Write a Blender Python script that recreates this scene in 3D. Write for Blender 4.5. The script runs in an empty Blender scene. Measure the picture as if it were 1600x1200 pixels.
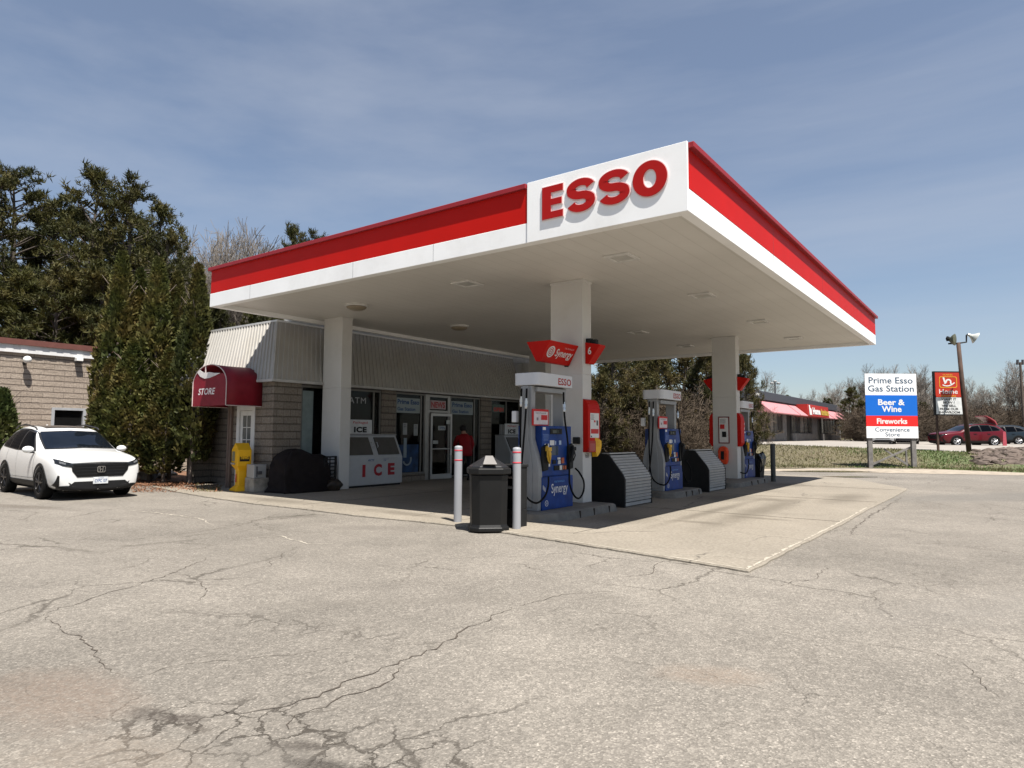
import bpy, bmesh, math, random
from mathutils import Vector, Matrix, noise
from mathutils.bvhtree import BVHTree
R_ = math.radians
random.seed(7)
scene = bpy.context.scene
COL = scene.collection

# ------------------------------------------------------------------ camera
CF, CPITCH, CROLL, CYAW = 1043.2324, 0.0754, 0.0055, -0.6348
CAM = Vector((3.2642, -8.3505, 1.4756))
_F = Vector((math.sin(CYAW)*math.cos(CPITCH), math.cos(CYAW)*math.cos(CPITCH), math.sin(CPITCH)))
_Rt = Vector((math.cos(CYAW), -math.sin(CYAW), 0))
_U = _Rt.cross(_F)
CR = _Rt*math.cos(CROLL)+_U*math.sin(CROLL)
CU = _U*math.cos(CROLL)-_Rt*math.sin(CROLL)
cam = bpy.data.cameras.new('camera')
cam.sensor_width = 36; cam.lens = CF*36/1600
cam.clip_end = 3000; cam.clip_start = .05
co = bpy.data.objects.new('camera', cam); COL.objects.link(co)
m = Matrix((CR, CU, -_F)).transposed().to_4x4(); m.translation = CAM
co.matrix_world = m
scene.camera = co
scene.render.resolution_x = 1024; scene.render.resolution_y = 768
# survey helpers: turn a bearing measured in the 1600 px photo into a place in the world
def ray(u, v): return _F + CR*((u-800)/CF) + CU*((600-v)/CF)
def G(u, v, z=0.0):
    d = ray(u, v); return CAM + d*((z-CAM.z)/d.z)
def GX(u, v, x):
    d = ray(u, v); return CAM + d*((x-CAM.x)/d.x)
def GY(u, v, y):
    d = ray(u, v); return CAM + d*((y-CAM.y)/d.y)
def GD(u, D, v=None):
    p = CAM + (_F + CR*((u-800)/CF))*D
    if v is not None: p = CAM + ray(u, v)*D
    return p

# ------------------------------------------------------------------ light
SUN = Vector((1.85, -0.84, 4.45)).normalized()
w = bpy.data.worlds.new('World'); scene.world = w; w.use_nodes = True
nt = w.node_tree; nt.nodes.clear()
def N(t, **k):
    n = nt.nodes.new(t)
    for a, b in k.items(): setattr(n, a, b)
    return n
sky = N('ShaderNodeTexSky', sky_type='NISHITA', sun_disc=False)
sky.sun_elevation = math.asin(SUN.z); sky.sun_rotation = math.atan2(SUN.x, SUN.y)
sky.altitude = 200; sky.air_density = 1.0; sky.dust_density = .7; sky.ozone_density = 2.2
tc = N('ShaderNodeTexCoord'); mp = N('ShaderNodeMapping')
mp.inputs['Scale'].default_value = (.9, 3.2, 9.0); mp.inputs['Rotation'].default_value = (0.15, 0.1, R_(-25))
ns = N('ShaderNodeTexNoise'); ns.inputs['Scale'].default_value = 1.1; ns.inputs['Detail'].default_value = 6; ns.inputs['Roughness'].default_value = .55
rp = N('ShaderNodeValToRGB'); rp.color_ramp.elements[0].position = .40; rp.color_ramp.elements[0].color = (.17,)*3+(1,)
rp.color_ramp.elements[1].position = .80; rp.color_ramp.elements[1].color = (.50,)*3+(1,)
mx = N('ShaderNodeMixRGB'); mx.inputs[2].default_value = (4.9, 5.25, 6.0, 1)
bg = N('ShaderNodeBackground'); bg.inputs['Strength'].default_value = 0.060
wo = N('ShaderNodeOutputWorld')
L = nt.links.new
L(tc.outputs['Generated'], mp.inputs['Vector']); L(mp.outputs[0], ns.inputs['Vector'])
L(ns.outputs['Fac'], rp.inputs[0]); L(rp.outputs[0], mx.inputs[0]); L(sky.outputs[0], mx.inputs[1])
L(mx.outputs[0], bg.inputs[0]); L(bg.outputs[0], wo.inputs[0])
sl = bpy.data.lights.new('sun', 'SUN'); sl.energy = 5.0; sl.angle = R_(.5); sl.color = (1, .955, .89)
so = bpy.data.objects.new('sun', sl); COL.objects.link(so)
so.rotation_euler = SUN.to_track_quat('Z', 'Y').to_euler(); so.location = (20, -10, 40)
scene.view_settings.view_transform = 'Standard'; scene.view_settings.look = 'None'
scene.view_settings.gamma = 1; scene.view_settings.exposure = 0.97

# ------------------------------------------------------------------ object helpers
def wloc(o):
    v = Vector((0, 0, 0))
    while o is not None:
        v += o.location; o = o.parent
    return v
def tag(o, label=None, cat=None, group=None, kind=None):
    if label: o['label'] = label
    if cat: o['category'] = cat
    if group: o['group'] = group
    if kind: o['kind'] = kind
    return o
def thing(name, label, cat, loc=(0, 0, 0), group=None, rz=0):
    o = bpy.data.objects.new(name, None); COL.objects.link(o)
    o.location = loc; o.rotation_euler = (0, 0, rz); o.empty_display_size = .2
    return tag(o, label, cat, group)
def copy_tree(o, parent=None):
    c = o.copy(); COL.objects.link(c); c.parent = parent
    for ch in list(o.children): copy_tree(ch, c)
    return c
def bake(o):
    """evaluate modifiers into a plain mesh"""
    dg = bpy.context.evaluated_depsgraph_get(); dg.update()
    me = bpy.data.meshes.new_from_object(o.evaluated_get(dg))
    return me

FONTC = {}
def text_geo(s, bold=0.0, spacing=1.0, shear=0.0):
    k = (s, bold, spacing, shear)
    if k in FONTC: return FONTC[k]
    cu = bpy.data.curves.new('txt', 'FONT'); cu.body = s; cu.size = 1; cu.offset = bold
    cu.space_character = spacing; cu.shear = shear; cu.resolution_u = 3; cu.fill_mode = 'BOTH'
    o = bpy.data.objects.new('txt', cu); COL.objects.link(o)
    me = bake(o)
    vs = [Vector(v.co) for v in me.vertices]; fs = [tuple(p.vertices) for p in me.polygons]
    bpy.data.objects.remove(o); bpy.data.curves.remove(cu); bpy.data.meshes.remove(me)
    x0 = min(v.x for v in vs); x1 = max(v.x for v in vs); y0 = min(v.y for v in vs); y1 = max(v.y for v in vs)
    vs = [((v.x-x0)/(x1-x0)-.5, (v.y-y0)/(y1-y0)-.5) for v in vs]
    FONTC[k] = (vs, fs, (x1-x0)/(y1-y0))
    return FONTC[k]

FX = (Vector((0, 1, 0)), Vector((0, 0, 1)), Vector((1, 0, 0)))     # a face that looks towards +X
FY = (Vector((1, 0, 0)), Vector((0, 0, 1)), Vector((0, -1, 0)))    # a face that looks towards -Y
class MB:
    def __init__(s): s.v = []; s.f = []; s.m = []; s.cur = 0
    def mat(s, i): s.cur = i; return s
    def add(s, vs, fs, mi=None):
        b = len(s.v); s.v += [Vector(v) for v in vs]
        for f in fs: s.f.append(tuple(b+i for i in f)); s.m.append(s.cur if mi is None else mi)
        return s
    def box(s, a, b, rot=0, piv=None):
        x0, y0, z0 = a; x1, y1, z1 = b
        if x0 > x1: x0, x1 = x1, x0
        if y0 > y1: y0, y1 = y1, y0
        if z0 > z1: z0, z1 = z1, z0
        vs = [Vector(p) for p in ((x0,y0,z0),(x1,y0,z0),(x1,y1,z0),(x0,y1,z0),(x0,y0,z1),(x1,y0,z1),(x1,y1,z1),(x0,y1,z1))]
        if rot:
            c = Vector(piv) if piv else Vector(((x0+x1)/2, (y0+y1)/2, 0)); M = Matrix.Rotation(rot, 3, 'Z')
            vs = [M@(v-c)+c for v in vs]
        return s.add(vs, [(0,3,2,1),(4,5,6,7),(0,1,5,4),(1,2,6,5),(2,3,7,6),(3,0,4,7)])
    def prism(s, poly, org, ax, t, taper=0):
        """polygon (u,v) on plane ax at org, extruded by t along the normal"""
        u, v, n = ax; org = Vector(org); k = len(poly)
        A = [org+u*p[0]+v*p[1] for p in poly]
        B = [a+n*t for a in A]
        area = sum(poly[i][0]*poly[(i+1) % k][1]-poly[(i+1) % k][0]*poly[i][1] for i in range(k))
        if area < 0: A = A[::-1]; B = B[::-1]
        fs = [tuple(range(k-1, -1, -1)), tuple(range(k, 2*k))]
        for i in range(k): fs.append((i, (i+1) % k, k+(i+1) % k, k+i))
        return s.add(A+B, fs)
    def quad(s, a, b, c, d): return s.add([a, b, c, d], [(0, 1, 2, 3)])
    def tube(s, pts, rad, seg=8, caps=True):
        pts = [Vector(p) for p in pts]
        if not isinstance(rad, (list, tuple)): rad = [rad]*len(pts)
        vs = []; fs = []; prev = None
        for i, p in enumerate(pts):
            d = (pts[min(i+1, len(pts)-1)]-pts[max(i-1, 0)]).normalized()
            if prev is None:
                a = Vector((0, 0, 1)) if abs(d.z) < .9 else Vector((1, 0, 0))
                x = d.cross(a).normalized()
            else:
                x = (prev-d*prev.dot(d)).normalized()
            prev = x; y = d.cross(x)
            for k in range(seg):
                t = 2*math.pi*k/seg; vs.append(p+(x*math.cos(t)+y*math.sin(t))*rad[i])
        for i in range(len(pts)-1):
            for k in range(seg):
                k2 = (k+1) % seg; fs.append((i*seg+k, i*seg+k2, (i+1)*seg+k2, (i+1)*seg+k))
        if caps:
            fs.append(tuple(range(seg-1, -1, -1))); fs.append(tuple((len(pts)-1)*seg+k for k in range(seg)))
        return s.add(vs, fs)
    def lathe(s, prof, c=(0, 0, 0), seg=24, axis='Z', cap=True):
        c = Vector(c); vs = []; fs = []
        for r, h in prof:
            for k in range(seg):
                t = 2*math.pi*k/seg; a, b = r*math.cos(t), r*math.sin(t)
                p = {'Z': (a, b, h), 'X': (h, a, b), 'Y': (b, h, a)}[axis]
                vs.append(c+Vector(p))
        for i in range(len(prof)-1):
            for k in range(seg):
                k2 = (k+1) % seg; fs.append((i*seg+k, i*seg+k2, (i+1)*seg+k2, (i+1)*seg+k))
        if cap:
            fs.append(tuple(range(seg-1, -1, -1))); fs.append(tuple((len(prof)-1)*seg+k for k in range(seg)))
        return s.add(vs, fs)
    def sphere(s, c, r, seg=12, sc=(1, 1, 1)):
        vs = []; fs = []; c = Vector(c); n = seg//2+1
        for i in range(n+1):
            ph = math.pi*i/n
            for k in range(seg):
                t = 2*math.pi*k/seg
                vs.append(c+Vector((math.sin(ph)*math.cos(t)*r*sc[0], math.sin(ph)*math.sin(t)*r*sc[1], -math.cos(ph)*r*sc[2])))
        for i in range(n):
            for k in range(seg):
                k2 = (k+1) % seg; fs.append((i*seg+k, i*seg+k2, (i+1)*seg+k2, (i+1)*seg+k))
        return s.add(vs, fs)
    def text(s, st, w, h, org, ax, bold=0.0, spacing=1.0, d=0.0, keep=False, shear=0.0, solid=0.0):
        """lettering centred on org, w x h metres"""
        vs, fs, asp = text_geo(st, bold, spacing, shear)
        if keep:
            if w/h > asp: w = h*asp
            else: h = w/asp
        u, v, n = ax; org = Vector(org)
        s.add([org+u*(p[0]*w)+v*(p[1]*h)+n*(d+solid) for p in vs], fs)
        return s
    def build(s, name, mats, parent=None, smooth=False, bevel=0, bseg=2, sub=0, weld=False, auto=None):
        me = bpy.data.meshes.new(name)
        base = wloc(parent) if parent is not None else Vector((0, 0, 0))
        org = Vector((0, 0, 0))
        if parent is None and s.v:
            xs = [v.x for v in s.v]; ys = [v.y for v in s.v]; zs = [v.z for v in s.v]
            org = Vector(((min(xs)+max(xs))/2, (min(ys)+max(ys))/2, min(zs)))
        me.from_pydata([tuple(v-base-org) for v in s.v], [], s.f)
        if not isinstance(mats, (list, tuple)): mats = [mats]
        for m_ in mats: me.materials.append(m_)
        if len(mats) > 1: me.polygons.foreach_set('material_index', s.m)
        if weld:
            bm = bmesh.new(); bm.from_mesh(me); bmesh.ops.remove_doubles(bm, verts=bm.verts, dist=1e-4); bm.to_mesh(me); bm.free()
        if smooth: me.polygons.foreach_set('use_smooth', [True]*len(me.polygons))
        me.update()
        o = bpy.data.objects.new(name, me); COL.objects.link(o); o.parent = parent; o.location = org
        if bevel:
            b = o.modifiers.new('Bevel', 'BEVEL'); b.width = bevel; b.segments = bseg; b.limit_method = 'ANGLE'; b.angle_limit = R_(35)
            b.harden_normals = False
            me.polygons.foreach_set('use_smooth', [False]*len(me.polygons))
        if sub:
            b = o.modifiers.new('Subsurf', 'SUBSURF'); b.levels = sub; b.render_levels = sub
        if auto is not None and smooth:
            for e in me.edges: pass
            try: me.set_sharp_from_angle(angle=R_(auto))
            except Exception: pass
        return o
def rrect(x0, y0, x1, y1, r, n=5):
    p = []
    for cx, cy, a0 in ((x1-r, y0+r, -90), (x1-r, y1-r, 0), (x0+r, y1-r, 90), (x0+r, y0+r, 180)):
        for i in range(n+1):
            a = R_(a0+90*i/n); p.append((cx+r*math.cos(a), cy+r*math.sin(a)))
    return p

# ------------------------------------------------------------------ materials
MATS = {}
def mat(name, col, rough=.6, metal=0, var=.12, vs=6.0, bump=0, bs=40, spec=.28, dirt=None, dirts=2.0, coat=0, objvar=0, trans=0):
    if name in MATS: return MATS[name]
    M = bpy.data.materials.new(name); M.use_nodes = True; t = M.node_tree; nd = t.nodes; lk = t.links.new
    b = nd['Principled BSDF']; b.inputs['Roughness'].default_value = rough; b.inputs['Metallic'].default_value = metal
    b.inputs['Specular IOR Level'].default_value = spec
    if coat: b.inputs['Coat Weight'].default_value = coat; b.inputs['Coat Roughness'].default_value = .05
    g = nd.new('ShaderNodeNewGeometry') ; tcn = nd.new('ShaderNodeTexCoord')
    n1 = nd.new('ShaderNodeTexNoise'); n1.inputs['Scale'].default_value = vs; n1.inputs['Detail'].default_value = 5
    lk(tcn.outputs['Object'], n1.inputs['Vector'])
    c0 = [max(0, c*(1-var)) for c in col]; c1 = [min(1, c*(1+var)) for c in col]
    r = nd.new('ShaderNodeValToRGB'); r.color_ramp.elements[0].position = .3; r.color_ramp.elements[1].position = .7
    r.color_ramp.elements[0].color = (*c0, 1); r.color_ramp.elements[1].color = (*c1, 1)
    lk(n1.outputs['Fac'], r.inputs[0]); out = r.outputs[0]
    if dirt:
        n2 = nd.new('ShaderNodeTexNoise'); n2.inputs['Scale'].default_value = dirts; n2.inputs['Detail'].default_value = 8; n2.inputs['Roughness'].default_value = .7
        lk(tcn.outputs['Object'], n2.inputs['Vector'])
        r2 = nd.new('ShaderNodeValToRGB'); r2.color_ramp.elements[0].position = .5; r2.color_ramp.elements[1].position = .75
        r2.color_ramp.elements[0].color = (0, 0, 0, 1); r2.color_ramp.elements[1].color = (dirt[3],)*3+(1,)
        mx = nd.new('ShaderNodeMixRGB'); mx.inputs[2].default_value = (*dirt[:3], 1)
        lk(n2.outputs['Fac'], r2.inputs[0]); lk(r2.outputs[0], mx.inputs[0]); lk(out, mx.inputs[1]); out = mx.outputs[0]
    if objvar:
        oi = nd.new('ShaderNodeObjectInfo'); hs = nd.new('ShaderNodeHueSaturation'); mr = nd.new('ShaderNodeMapRange')
        mr.inputs['To Min'].default_value = 1-objvar; mr.inputs['To Max'].default_value = 1+objvar
        lk(oi.outputs['Random'], mr.inputs[0]); lk(mr.outputs[0], hs.inputs['Value']); lk(out, hs.inputs['Color']); out = hs.outputs[0]
    lk(out, b.inputs['Base Color'])
    if bump:
        n3 = nd.new('ShaderNodeTexNoise'); n3.inputs['Scale'].default_value = bs; n3.inputs['Detail'].default_value = 4
        lk(tcn.outputs['Object'], n3.inputs['Vector'])
        bp = nd.new('ShaderNodeBump'); bp.inputs['Strength'].default_value = bump; bp.inputs['Distance'].default_value = .01
        lk(n3.outputs['Fac'], bp.inputs['Height']); lk(bp.outputs[0], b.inputs['Normal'])
    MATS[name] = M
    return M
class NT:
    """tiny node graph helper"""
    def __init__(s, name):
        s.M = bpy.data.materials.new(name); s.M.use_nodes = True; s.t = s.M.node_tree; s.b = s.t.nodes['Principled BSDF']; MATS[name] = s.M
    def n(s, ty, **k):
        n = s.t.nodes.new(ty)
        for a, b in k.items():
            if a.startswith('i_'): n.inputs[a[2:].replace('_', ' ')].default_value = b
            else: setattr(n, a, b)
        return n
    def l(s, a, b): s.t.links.new(a, b)
    def noise(s, vec, scale, detail=4, rough=.5, dist=0):
        n = s.n('ShaderNodeTexNoise'); n.inputs['Scale'].default_value = scale; n.inputs['Detail'].default_value = detail
        n.inputs['Roughness'].default_value = rough; n.inputs['Distortion'].default_value = dist; s.l(vec, n.inputs['Vector']); return n.outputs['Fac']
    def ramp(s, fac, *st):
        r = s.n('ShaderNodeValToRGB'); e = r.color_ramp.elements
        while len(e) < len(st): e.new(.5)
        for i, (p, c) in enumerate(st):
            e[i].position = p; e[i].color = (*(c if isinstance(c, tuple) else (c,)*3), 1)
        s.l(fac, r.inputs[0]); return r.outputs[0]
    def mix(s, f, a, b, mode='MIX'):
        m = s.n('ShaderNodeMixRGB', blend_type=mode)
        for i, x in enumerate((f, a, b)):
            if hasattr(x, 'links'): s.l(x, m.inputs[i])
            else: m.inputs[i].default_value = x if i == 0 else (*x, 1) if len(x) == 3 else x
        return m.outputs[0]
    def math(s, op, a, b=None, c=None, clamp=False):
        m = s.n('ShaderNodeMath', operation=op); m.use_clamp = clamp
        for i, x in enumerate((a, b, c)):
            if x is None: continue
            if hasattr(x, 'links'): s.l(x, m.inputs[i])
            else: m.inputs[i].default_value = x
        return m.outputs[0]
    def bump(s, h, st=.5, dist=.01, nrm=None):
        b = s.n('ShaderNodeBump'); b.inputs['Strength'].default_value = st; b.inputs['Distance'].default_value = dist
        s.l(h, b.inputs['Height'])
        if nrm is not None: s.l(nrm, b.inputs['Normal'])
        return b.outputs[0]
    def spot(s, pos, c, rx, ry, ang=0, warp=None, soft=.35):
        """soft elliptical mask (0..1) round a place on the ground"""
        mp = s.n('ShaderNodeMapping', vector_type='TEXTURE'); mp.inputs['Location'].default_value = (c[0], c[1], 0)
        mp.inputs['Rotation'].default_value = (0, 0, ang); mp.inputs['Scale'].default_value = (rx, ry, 1)
        s.l(pos, mp.inputs['Vector'])
        sx = s.n('ShaderNodeSeparateXYZ'); s.l(mp.outputs[0], sx.inputs[0])
        d = s.math('SQRT', s.math('ADD', s.math('POWER', s.math('ABSOLUTE', sx.outputs[0]), 2.), s.math('POWER', s.math('ABSOLUTE', sx.outputs[1]), 2.)))
        if warp is not None: d = s.math('ADD', d, warp)
        mr = s.n('ShaderNodeMapRange'); mr.inputs['From Min'].default_value = 1-soft; mr.inputs['From Max'].default_value = 1+soft
        mr.inputs['To Min'].default_value = 1; mr.inputs['To Max'].default_value = 0; mr.clamp = True
        s.l(d, mr.inputs[0]); return mr.outputs[0]

# ------------------------------------------------------------------ ground materials
def asphalt():
    k = NT('asphalt'); g = k.n('ShaderNodeNewGeometry'); P = g.outputs['Position']
    agg = k.n('ShaderNodeTexVoronoi'); agg.inputs['Scale'].default_value = 98; k.l(P, agg.inputs['Vector'])
    stone = k.ramp(agg.outputs['Color'], (.0, .07), (.35, .135), (.62, .185), (.82, .30), (1., .56))
    agg2 = k.n('ShaderNodeTexVoronoi'); agg2.inputs['Scale'].default_value = 34; k.l(P, agg2.inputs['Vector'])
    st2 = k.ramp(agg2.outputs['Color'], (.0, .11), (.5, .16), (1., .34))
    c = k.mix(.35, stone, st2)
    c = k.mix(.25, c, (.185, .185, .185))
    c = k.mix(1., c, (1.0, .90, .765), 'MULTIPLY')
    big = k.ramp(k.noise(P, .22, 6, .6), (.35, .84), (.65, 1.14)); c = k.mix(1., c, big, 'MULTIPLY')
    mid = k.ramp(k.noise(P, 1.7, 7, .7), (.3, .90), (.7, 1.09)); c = k.mix(1., c, mid, 'MULTIPLY')
    # long worn bands along the drive
    mp = k.n('ShaderNodeMapping'); mp.inputs['Rotation'].default_value = (0, 0, R_(28)); mp.inputs['Scale'].default_value = (.05, .55, 1); k.l(P, mp.inputs[0])
    band = k.ramp(k.noise(mp.outputs[0], 1.0, 4, .6), (.35, .93), (.65, 1.06)); c = k.mix(1., c, band, 'MULTIPLY')
    fine = k.math('MULTIPLY', k.math('SUBTRACT', k.noise(P, 3.0, 6, .75), .5), 1.5)
    fine2 = k.math('MULTIPLY', k.math('SUBTRACT', k.noise(P, 9.0, 5, .7), .5), 1.2)
    # crack networks
    wn = k.n('ShaderNodeTexNoise'); wn.inputs['Scale'].default_value = 2.2; wn.inputs['Detail'].default_value = 7; wn.inputs['Roughness'].default_value = .65; k.l(P, wn.inputs['Vector'])
    wsub = k.n('ShaderNodeVectorMath', operation='MULTIPLY_ADD'); k.l(wn.outputs['Color'], wsub.inputs[0]); wsub.inputs[1].default_value = (.55, .55, .0); k.l(P, wsub.inputs[2])
    def cracks(sc, wdt, thr):
        v = k.n('ShaderNodeTexVoronoi', feature='DISTANCE_TO_EDGE'); v.inputs['Scale'].default_value = sc; k.l(wsub.outputs[0], v.inputs['Vector'])
        return k.ramp(v.outputs['Distance'], (0, 1.), (wdt*.35, .9), (wdt, 0.))
    net = cracks(4.2, .045, 0)
    m1 = k.spot(P, (.20, -6.42), .85, .42, R_(20), fine, .35); m2 = k.spot(P, (.85, -6.1), .55, .22, R_(30), fine, .4)
    m3 = k.spot(P, (-1.2, -5.1), 1.2, .18, R_(15), fine, .5)
    nm = k.math('MAXIMUM', k.math('MAXIMUM', m1, m2), k.math('MULTIPLY', m3, .6))
    nm2 = k.math('MULTIPLY', net, nm)
    big_ = cracks(.62, .010, 0); bm = k.ramp(k.noise(P, .35, 2, .5), (.47, 0.), (.58, .75))
    med = cracks(1.55, .012, 0); mm = k.math('MULTIPLY', k.ramp(k.noise(P, .6, 3, .6), (.47, 0.), (.60, .55)), k.ramp(k.noise(P, 5.0, 3, .6), (.40, 0.), (.55, 1.)))
    cr = k.math('MAXIMUM', k.math('MAXIMUM', nm2, k.math('MULTIPLY', big_, bm)), k.math('MULTIPLY', med, mm))
    c = k.mix(k.math('MULTIPLY', cr, .92), c, (.045, .038, .03))
    # brownish dust, damp and dark broken spots
    brk = k.ramp(k.noise(P, 26, 6, .8), (.36, .25), (.60, 1.))
    for ctr, rx, ry, a, col, amt in (((-1.05, -6.75), .55, .30, 0, (.17, .125, .095), .6), ((-.05, -6.9), .5, .22, .4, (.20, .165, .13), .5),
            ((1.75, -4.2), .30, .16, .5, (.22, .17, .13), .55), ((-.42, -6.55), .12, .08, .3, (.055, .045, .037), .85), ((.80, -6.36), .20, .07, .2, (.014, .012, .010), 1.),
            ((-.22, -6.47), .09, .05, .6, (.05, .04, .033), .9), ((.52, -6.30), .13, .05, .5, (.05, .042, .035), .85), ((-.05, -6.50), .10, .035, .2, (.06, .05, .04), .8), ((.48, -6.48), .38, .12, .3, (.15, .135, .115), .7), ((-12.6, -3.4), 1.3, .22, .3, (.09, .075, .06), .7), ((-4.6, -1.0), .9, .25, .5, (.13, .115, .10), .5),
            ((-.9, -3.9), 1.7, .10, .75, (.14, .125, .105), .35), ((4.5, .5), 3.0, .5, .9, (.15, .14, .125), .5), ((3.3, 12.5), 4.2, .9, .9, (.12, .115, .105), .6)):
        c = k.mix(k.math('MULTIPLY', k.math('MULTIPLY', k.spot(P, ctr, rx, ry, a, fine, .4), brk), amt), c, col)
    k.l(c, k.b.inputs['Base Color'])
    wet = k.spot(P, (.80, -6.36), .17, .055, .2, fine, .25); k.l(k.ramp(wet, (.4, .88), (.8, .12)), k.b.inputs['Roughness']); k.b.inputs['Specular IOR Level'].default_value = .25
    h = k.math('SUBTRACT', agg.outputs['Distance'], k.math('MULTIPLY', cr, 1.6))
    h2 = k.noise(P, 1.2, 6, .6)
    nb = k.bump(h2, .35, .05); k.l(k.bump(h, .55, .006, nb), k.b.inputs['Normal'])
    return k.M
def concrete_slab():
    k = NT('slab'); g = k.n('ShaderNodeNewGeometry'); P = g.outputs['Position']
    n = k.noise(P, 26, 8, .75); c = k.ramp(n, (.25, (.145, .124, .097)), (.5, (.228, .200, .160)), (.75, (.33, .298, .245)))
    c = k.mix(1., c, k.ramp(k.noise(P, .45, 6, .65), (.3, .84), (.7, 1.10)), 'MULTIPLY')
    c = k.mix(k.math('MULTIPLY', k.ramp(k.noise(P, 1.5, 8, .8), (.56, 0.), (.70, 1.)), .35), c, (.20, .17, .135))
    wv = k.n('ShaderNodeTexVoronoi', feature='DISTANCE_TO_EDGE'); wv.inputs['Scale'].default_value = .33
    wn = k.n('ShaderNodeTexNoise'); wn.inputs['Scale'].default_value = 1.5; wn.inputs['Detail'].default_value = 6; k.l(P, wn.inputs['Vector'])
    ws = k.n('ShaderNodeVectorMath', operation='MULTIPLY_ADD'); k.l(wn.outputs['Color'], ws.inputs[0]); ws.inputs[1].default_value = (.7, .7, 0); k.l(P, ws.inputs[2]); k.l(ws.outputs[0], wv.inputs['Vector'])
    ck = k.math('MULTIPLY', k.ramp(wv.outputs['Distance'], (0, 1.), (.006, 0.)), k.ramp(k.noise(P, .5, 2), (.48, 0.), (.55, .8)))
    chips = k.math('MULTIPLY', k.ramp(k.noise(P, 4.2, 5, .7), (.66, 0.), (.70, 1.)), .5)
    c = k.mix(chips, c, (.15, .13, .10)); c = k.mix(ck, c, (.07, .06, .05))
    # drips of old fuel near the pumps
    fine = k.math('MULTIPLY', k.math('SUBTRACT', k.noise(P, 3.0, 6, .75), .5), 1.5)
    for ctr, rx, ry in (((-2.2, 2.2), .5, .6), ((-2.1, 7.2), .5, .8), ((-7.2, 3.5), 1.2, 2.5), ((-.6, 5.2), .25, 2.6), ((-.9, 2.6), .35, .12), ((-.3, 3.8), .5, .10), ((-1.0, 7.5), .4, .3), ((-9.5, .35), 1.2, .25), ((-5.6, .4), .9, .2), ((-1.3, 4.4), .12, 2.2), ((.2, 9.0), .35, 1.4), ((-2.0, 12.6), .5, .8), ((-8.0, 8.5), 1.0, 3.0)):
        c = k.mix(k.math('MULTIPLY', k.spot(P, ctr, rx, ry, 0, fine, .6), .6), c, (.10, .085, .065))
    k.l(c, k.b.inputs['Base Color']); k.b.inputs['Roughness'].default_value = .85; k.b.inputs['Specular IOR Level'].default_value = .3
    k.l(k.bump(k.math('ADD', n, k.math('MULTIPLY', ck, -1.)), .3, .01), k.b.inputs['Normal'])
    return k.M
def grass_ground():
    k = NT('bank_soil'); g = k.n('ShaderNodeNewGeometry'); P = g.outputs['Position']
    n = k.noise(P, 7, 8, .75); c = k.ramp(n, (.25, (.055, .045, .027)), (.5, (.115, .095, .055)), (.75, (.21, .17, .11)))
    gr = k.ramp(k.noise(P, .30, 5, .6), (.42, 0.), (.58, 1.)); sx = k.n('ShaderNodeSeparateXYZ'); k.l(P, sx.inputs[0])
    right = k.ramp(k.math('ADD', k.math('MULTIPLY', sx.outputs[0], .12), .45), (.15, .1), (.55, 1.))
    c = k.mix(k.math('MULTIPLY', k.math('MULTIPLY', gr, right), .75), c, (.07, .115, .030))
    k.l(c, k.b.inputs['Base Color']); k.b.inputs['Roughness'].default_value = .95
    k.l(k.bump(n, .8, .06), k.b.inputs['Normal']); return k.M
A_MAT = asphalt(); S_MAT = concrete_slab(); B_MAT = grass_ground()
LOT = mat('upper_asphalt', (.27, .245, .215), .9, var=.2, vs=.8, bump=.4, bs=20)
GRAVEL = mat('verge_soil', (.30, .255, .20), .95, var=.3, vs=3, bump=.6, bs=18)
MULCH = mat('mulch', (.16, .085, .05), .95, var=.45, vs=30, bump=1, bs=60)

# ------------------------------------------------------------------ ground and roads
def grid(x0, x1, y0, y1, nx, ny, fz):
    mb = MB(); vs = []
    for j in range(ny+1):
        for i in range(nx+1):
            x = x0+(x1-x0)*i/nx; y = y0+(y1-y0)*j/ny; vs.append((x, y, fz(x, y)))
    fs = [(j*(nx+1)+i, j*(nx+1)+i+1, (j+1)*(nx+1)+i+1, (j+1)*(nx+1)+i) for j in range(ny) for i in range(nx)]
    return mb.add(vs, fs)
g = MB().quad((-900, -900, 0), (900, -900, 0), (900, 900, 0), (-900, 900, 0)).build('asphalt_lot', A_MAT); tag(g, kind='structure')

ZS = .030
front = [(-16.2, .75), (-14.6, .42), (-13.2, .13), (-11.4, -.10), (-9.4, -.26), (-7.6, -.22), (-6.1, -.28), (-4.9, -.2), (-3.8, -.13), (-2.6, -.33), (-1.3, -.52), (0, -.75), (.99, -.93)]
right = [(1.0, 1.5), (1.03, 4.), (1.0, 7.), (1.04, 10.), (1.02, 13.1)]
random.seed(3)
def rough(pl, amp, st):
    out = []
    for a, b in zip(pl, pl[1:]):
        n = max(1, int((Vector(b)-Vector(a)).length/st))
        for i in range(n):
            t = i/n; out.append((a[0]+(b[0]-a[0])*t+random.uniform(-amp, amp), a[1]+(b[1]-a[1])*t+random.uniform(-amp, amp)))
    return out+[pl[-1]]
outline = rough(front, .018, .12)+rough([front[-1]]+right, .012, .15)[1:]+[(1.0, 13.4), (-1.2, 17.6), (-11.6, 18.4), (-16.2, 18.4)]
mb = MB(); mb.prism(outline, (0, 0, -.02), (Vector((1, 0, 0)), Vector((0, 1, 0)), Vector((0, 0, 1))), ZS+.02)
tag(mb.build('concrete_forecourt', S_MAT, bevel=.012, bseg=1), kind='structure')
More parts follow.
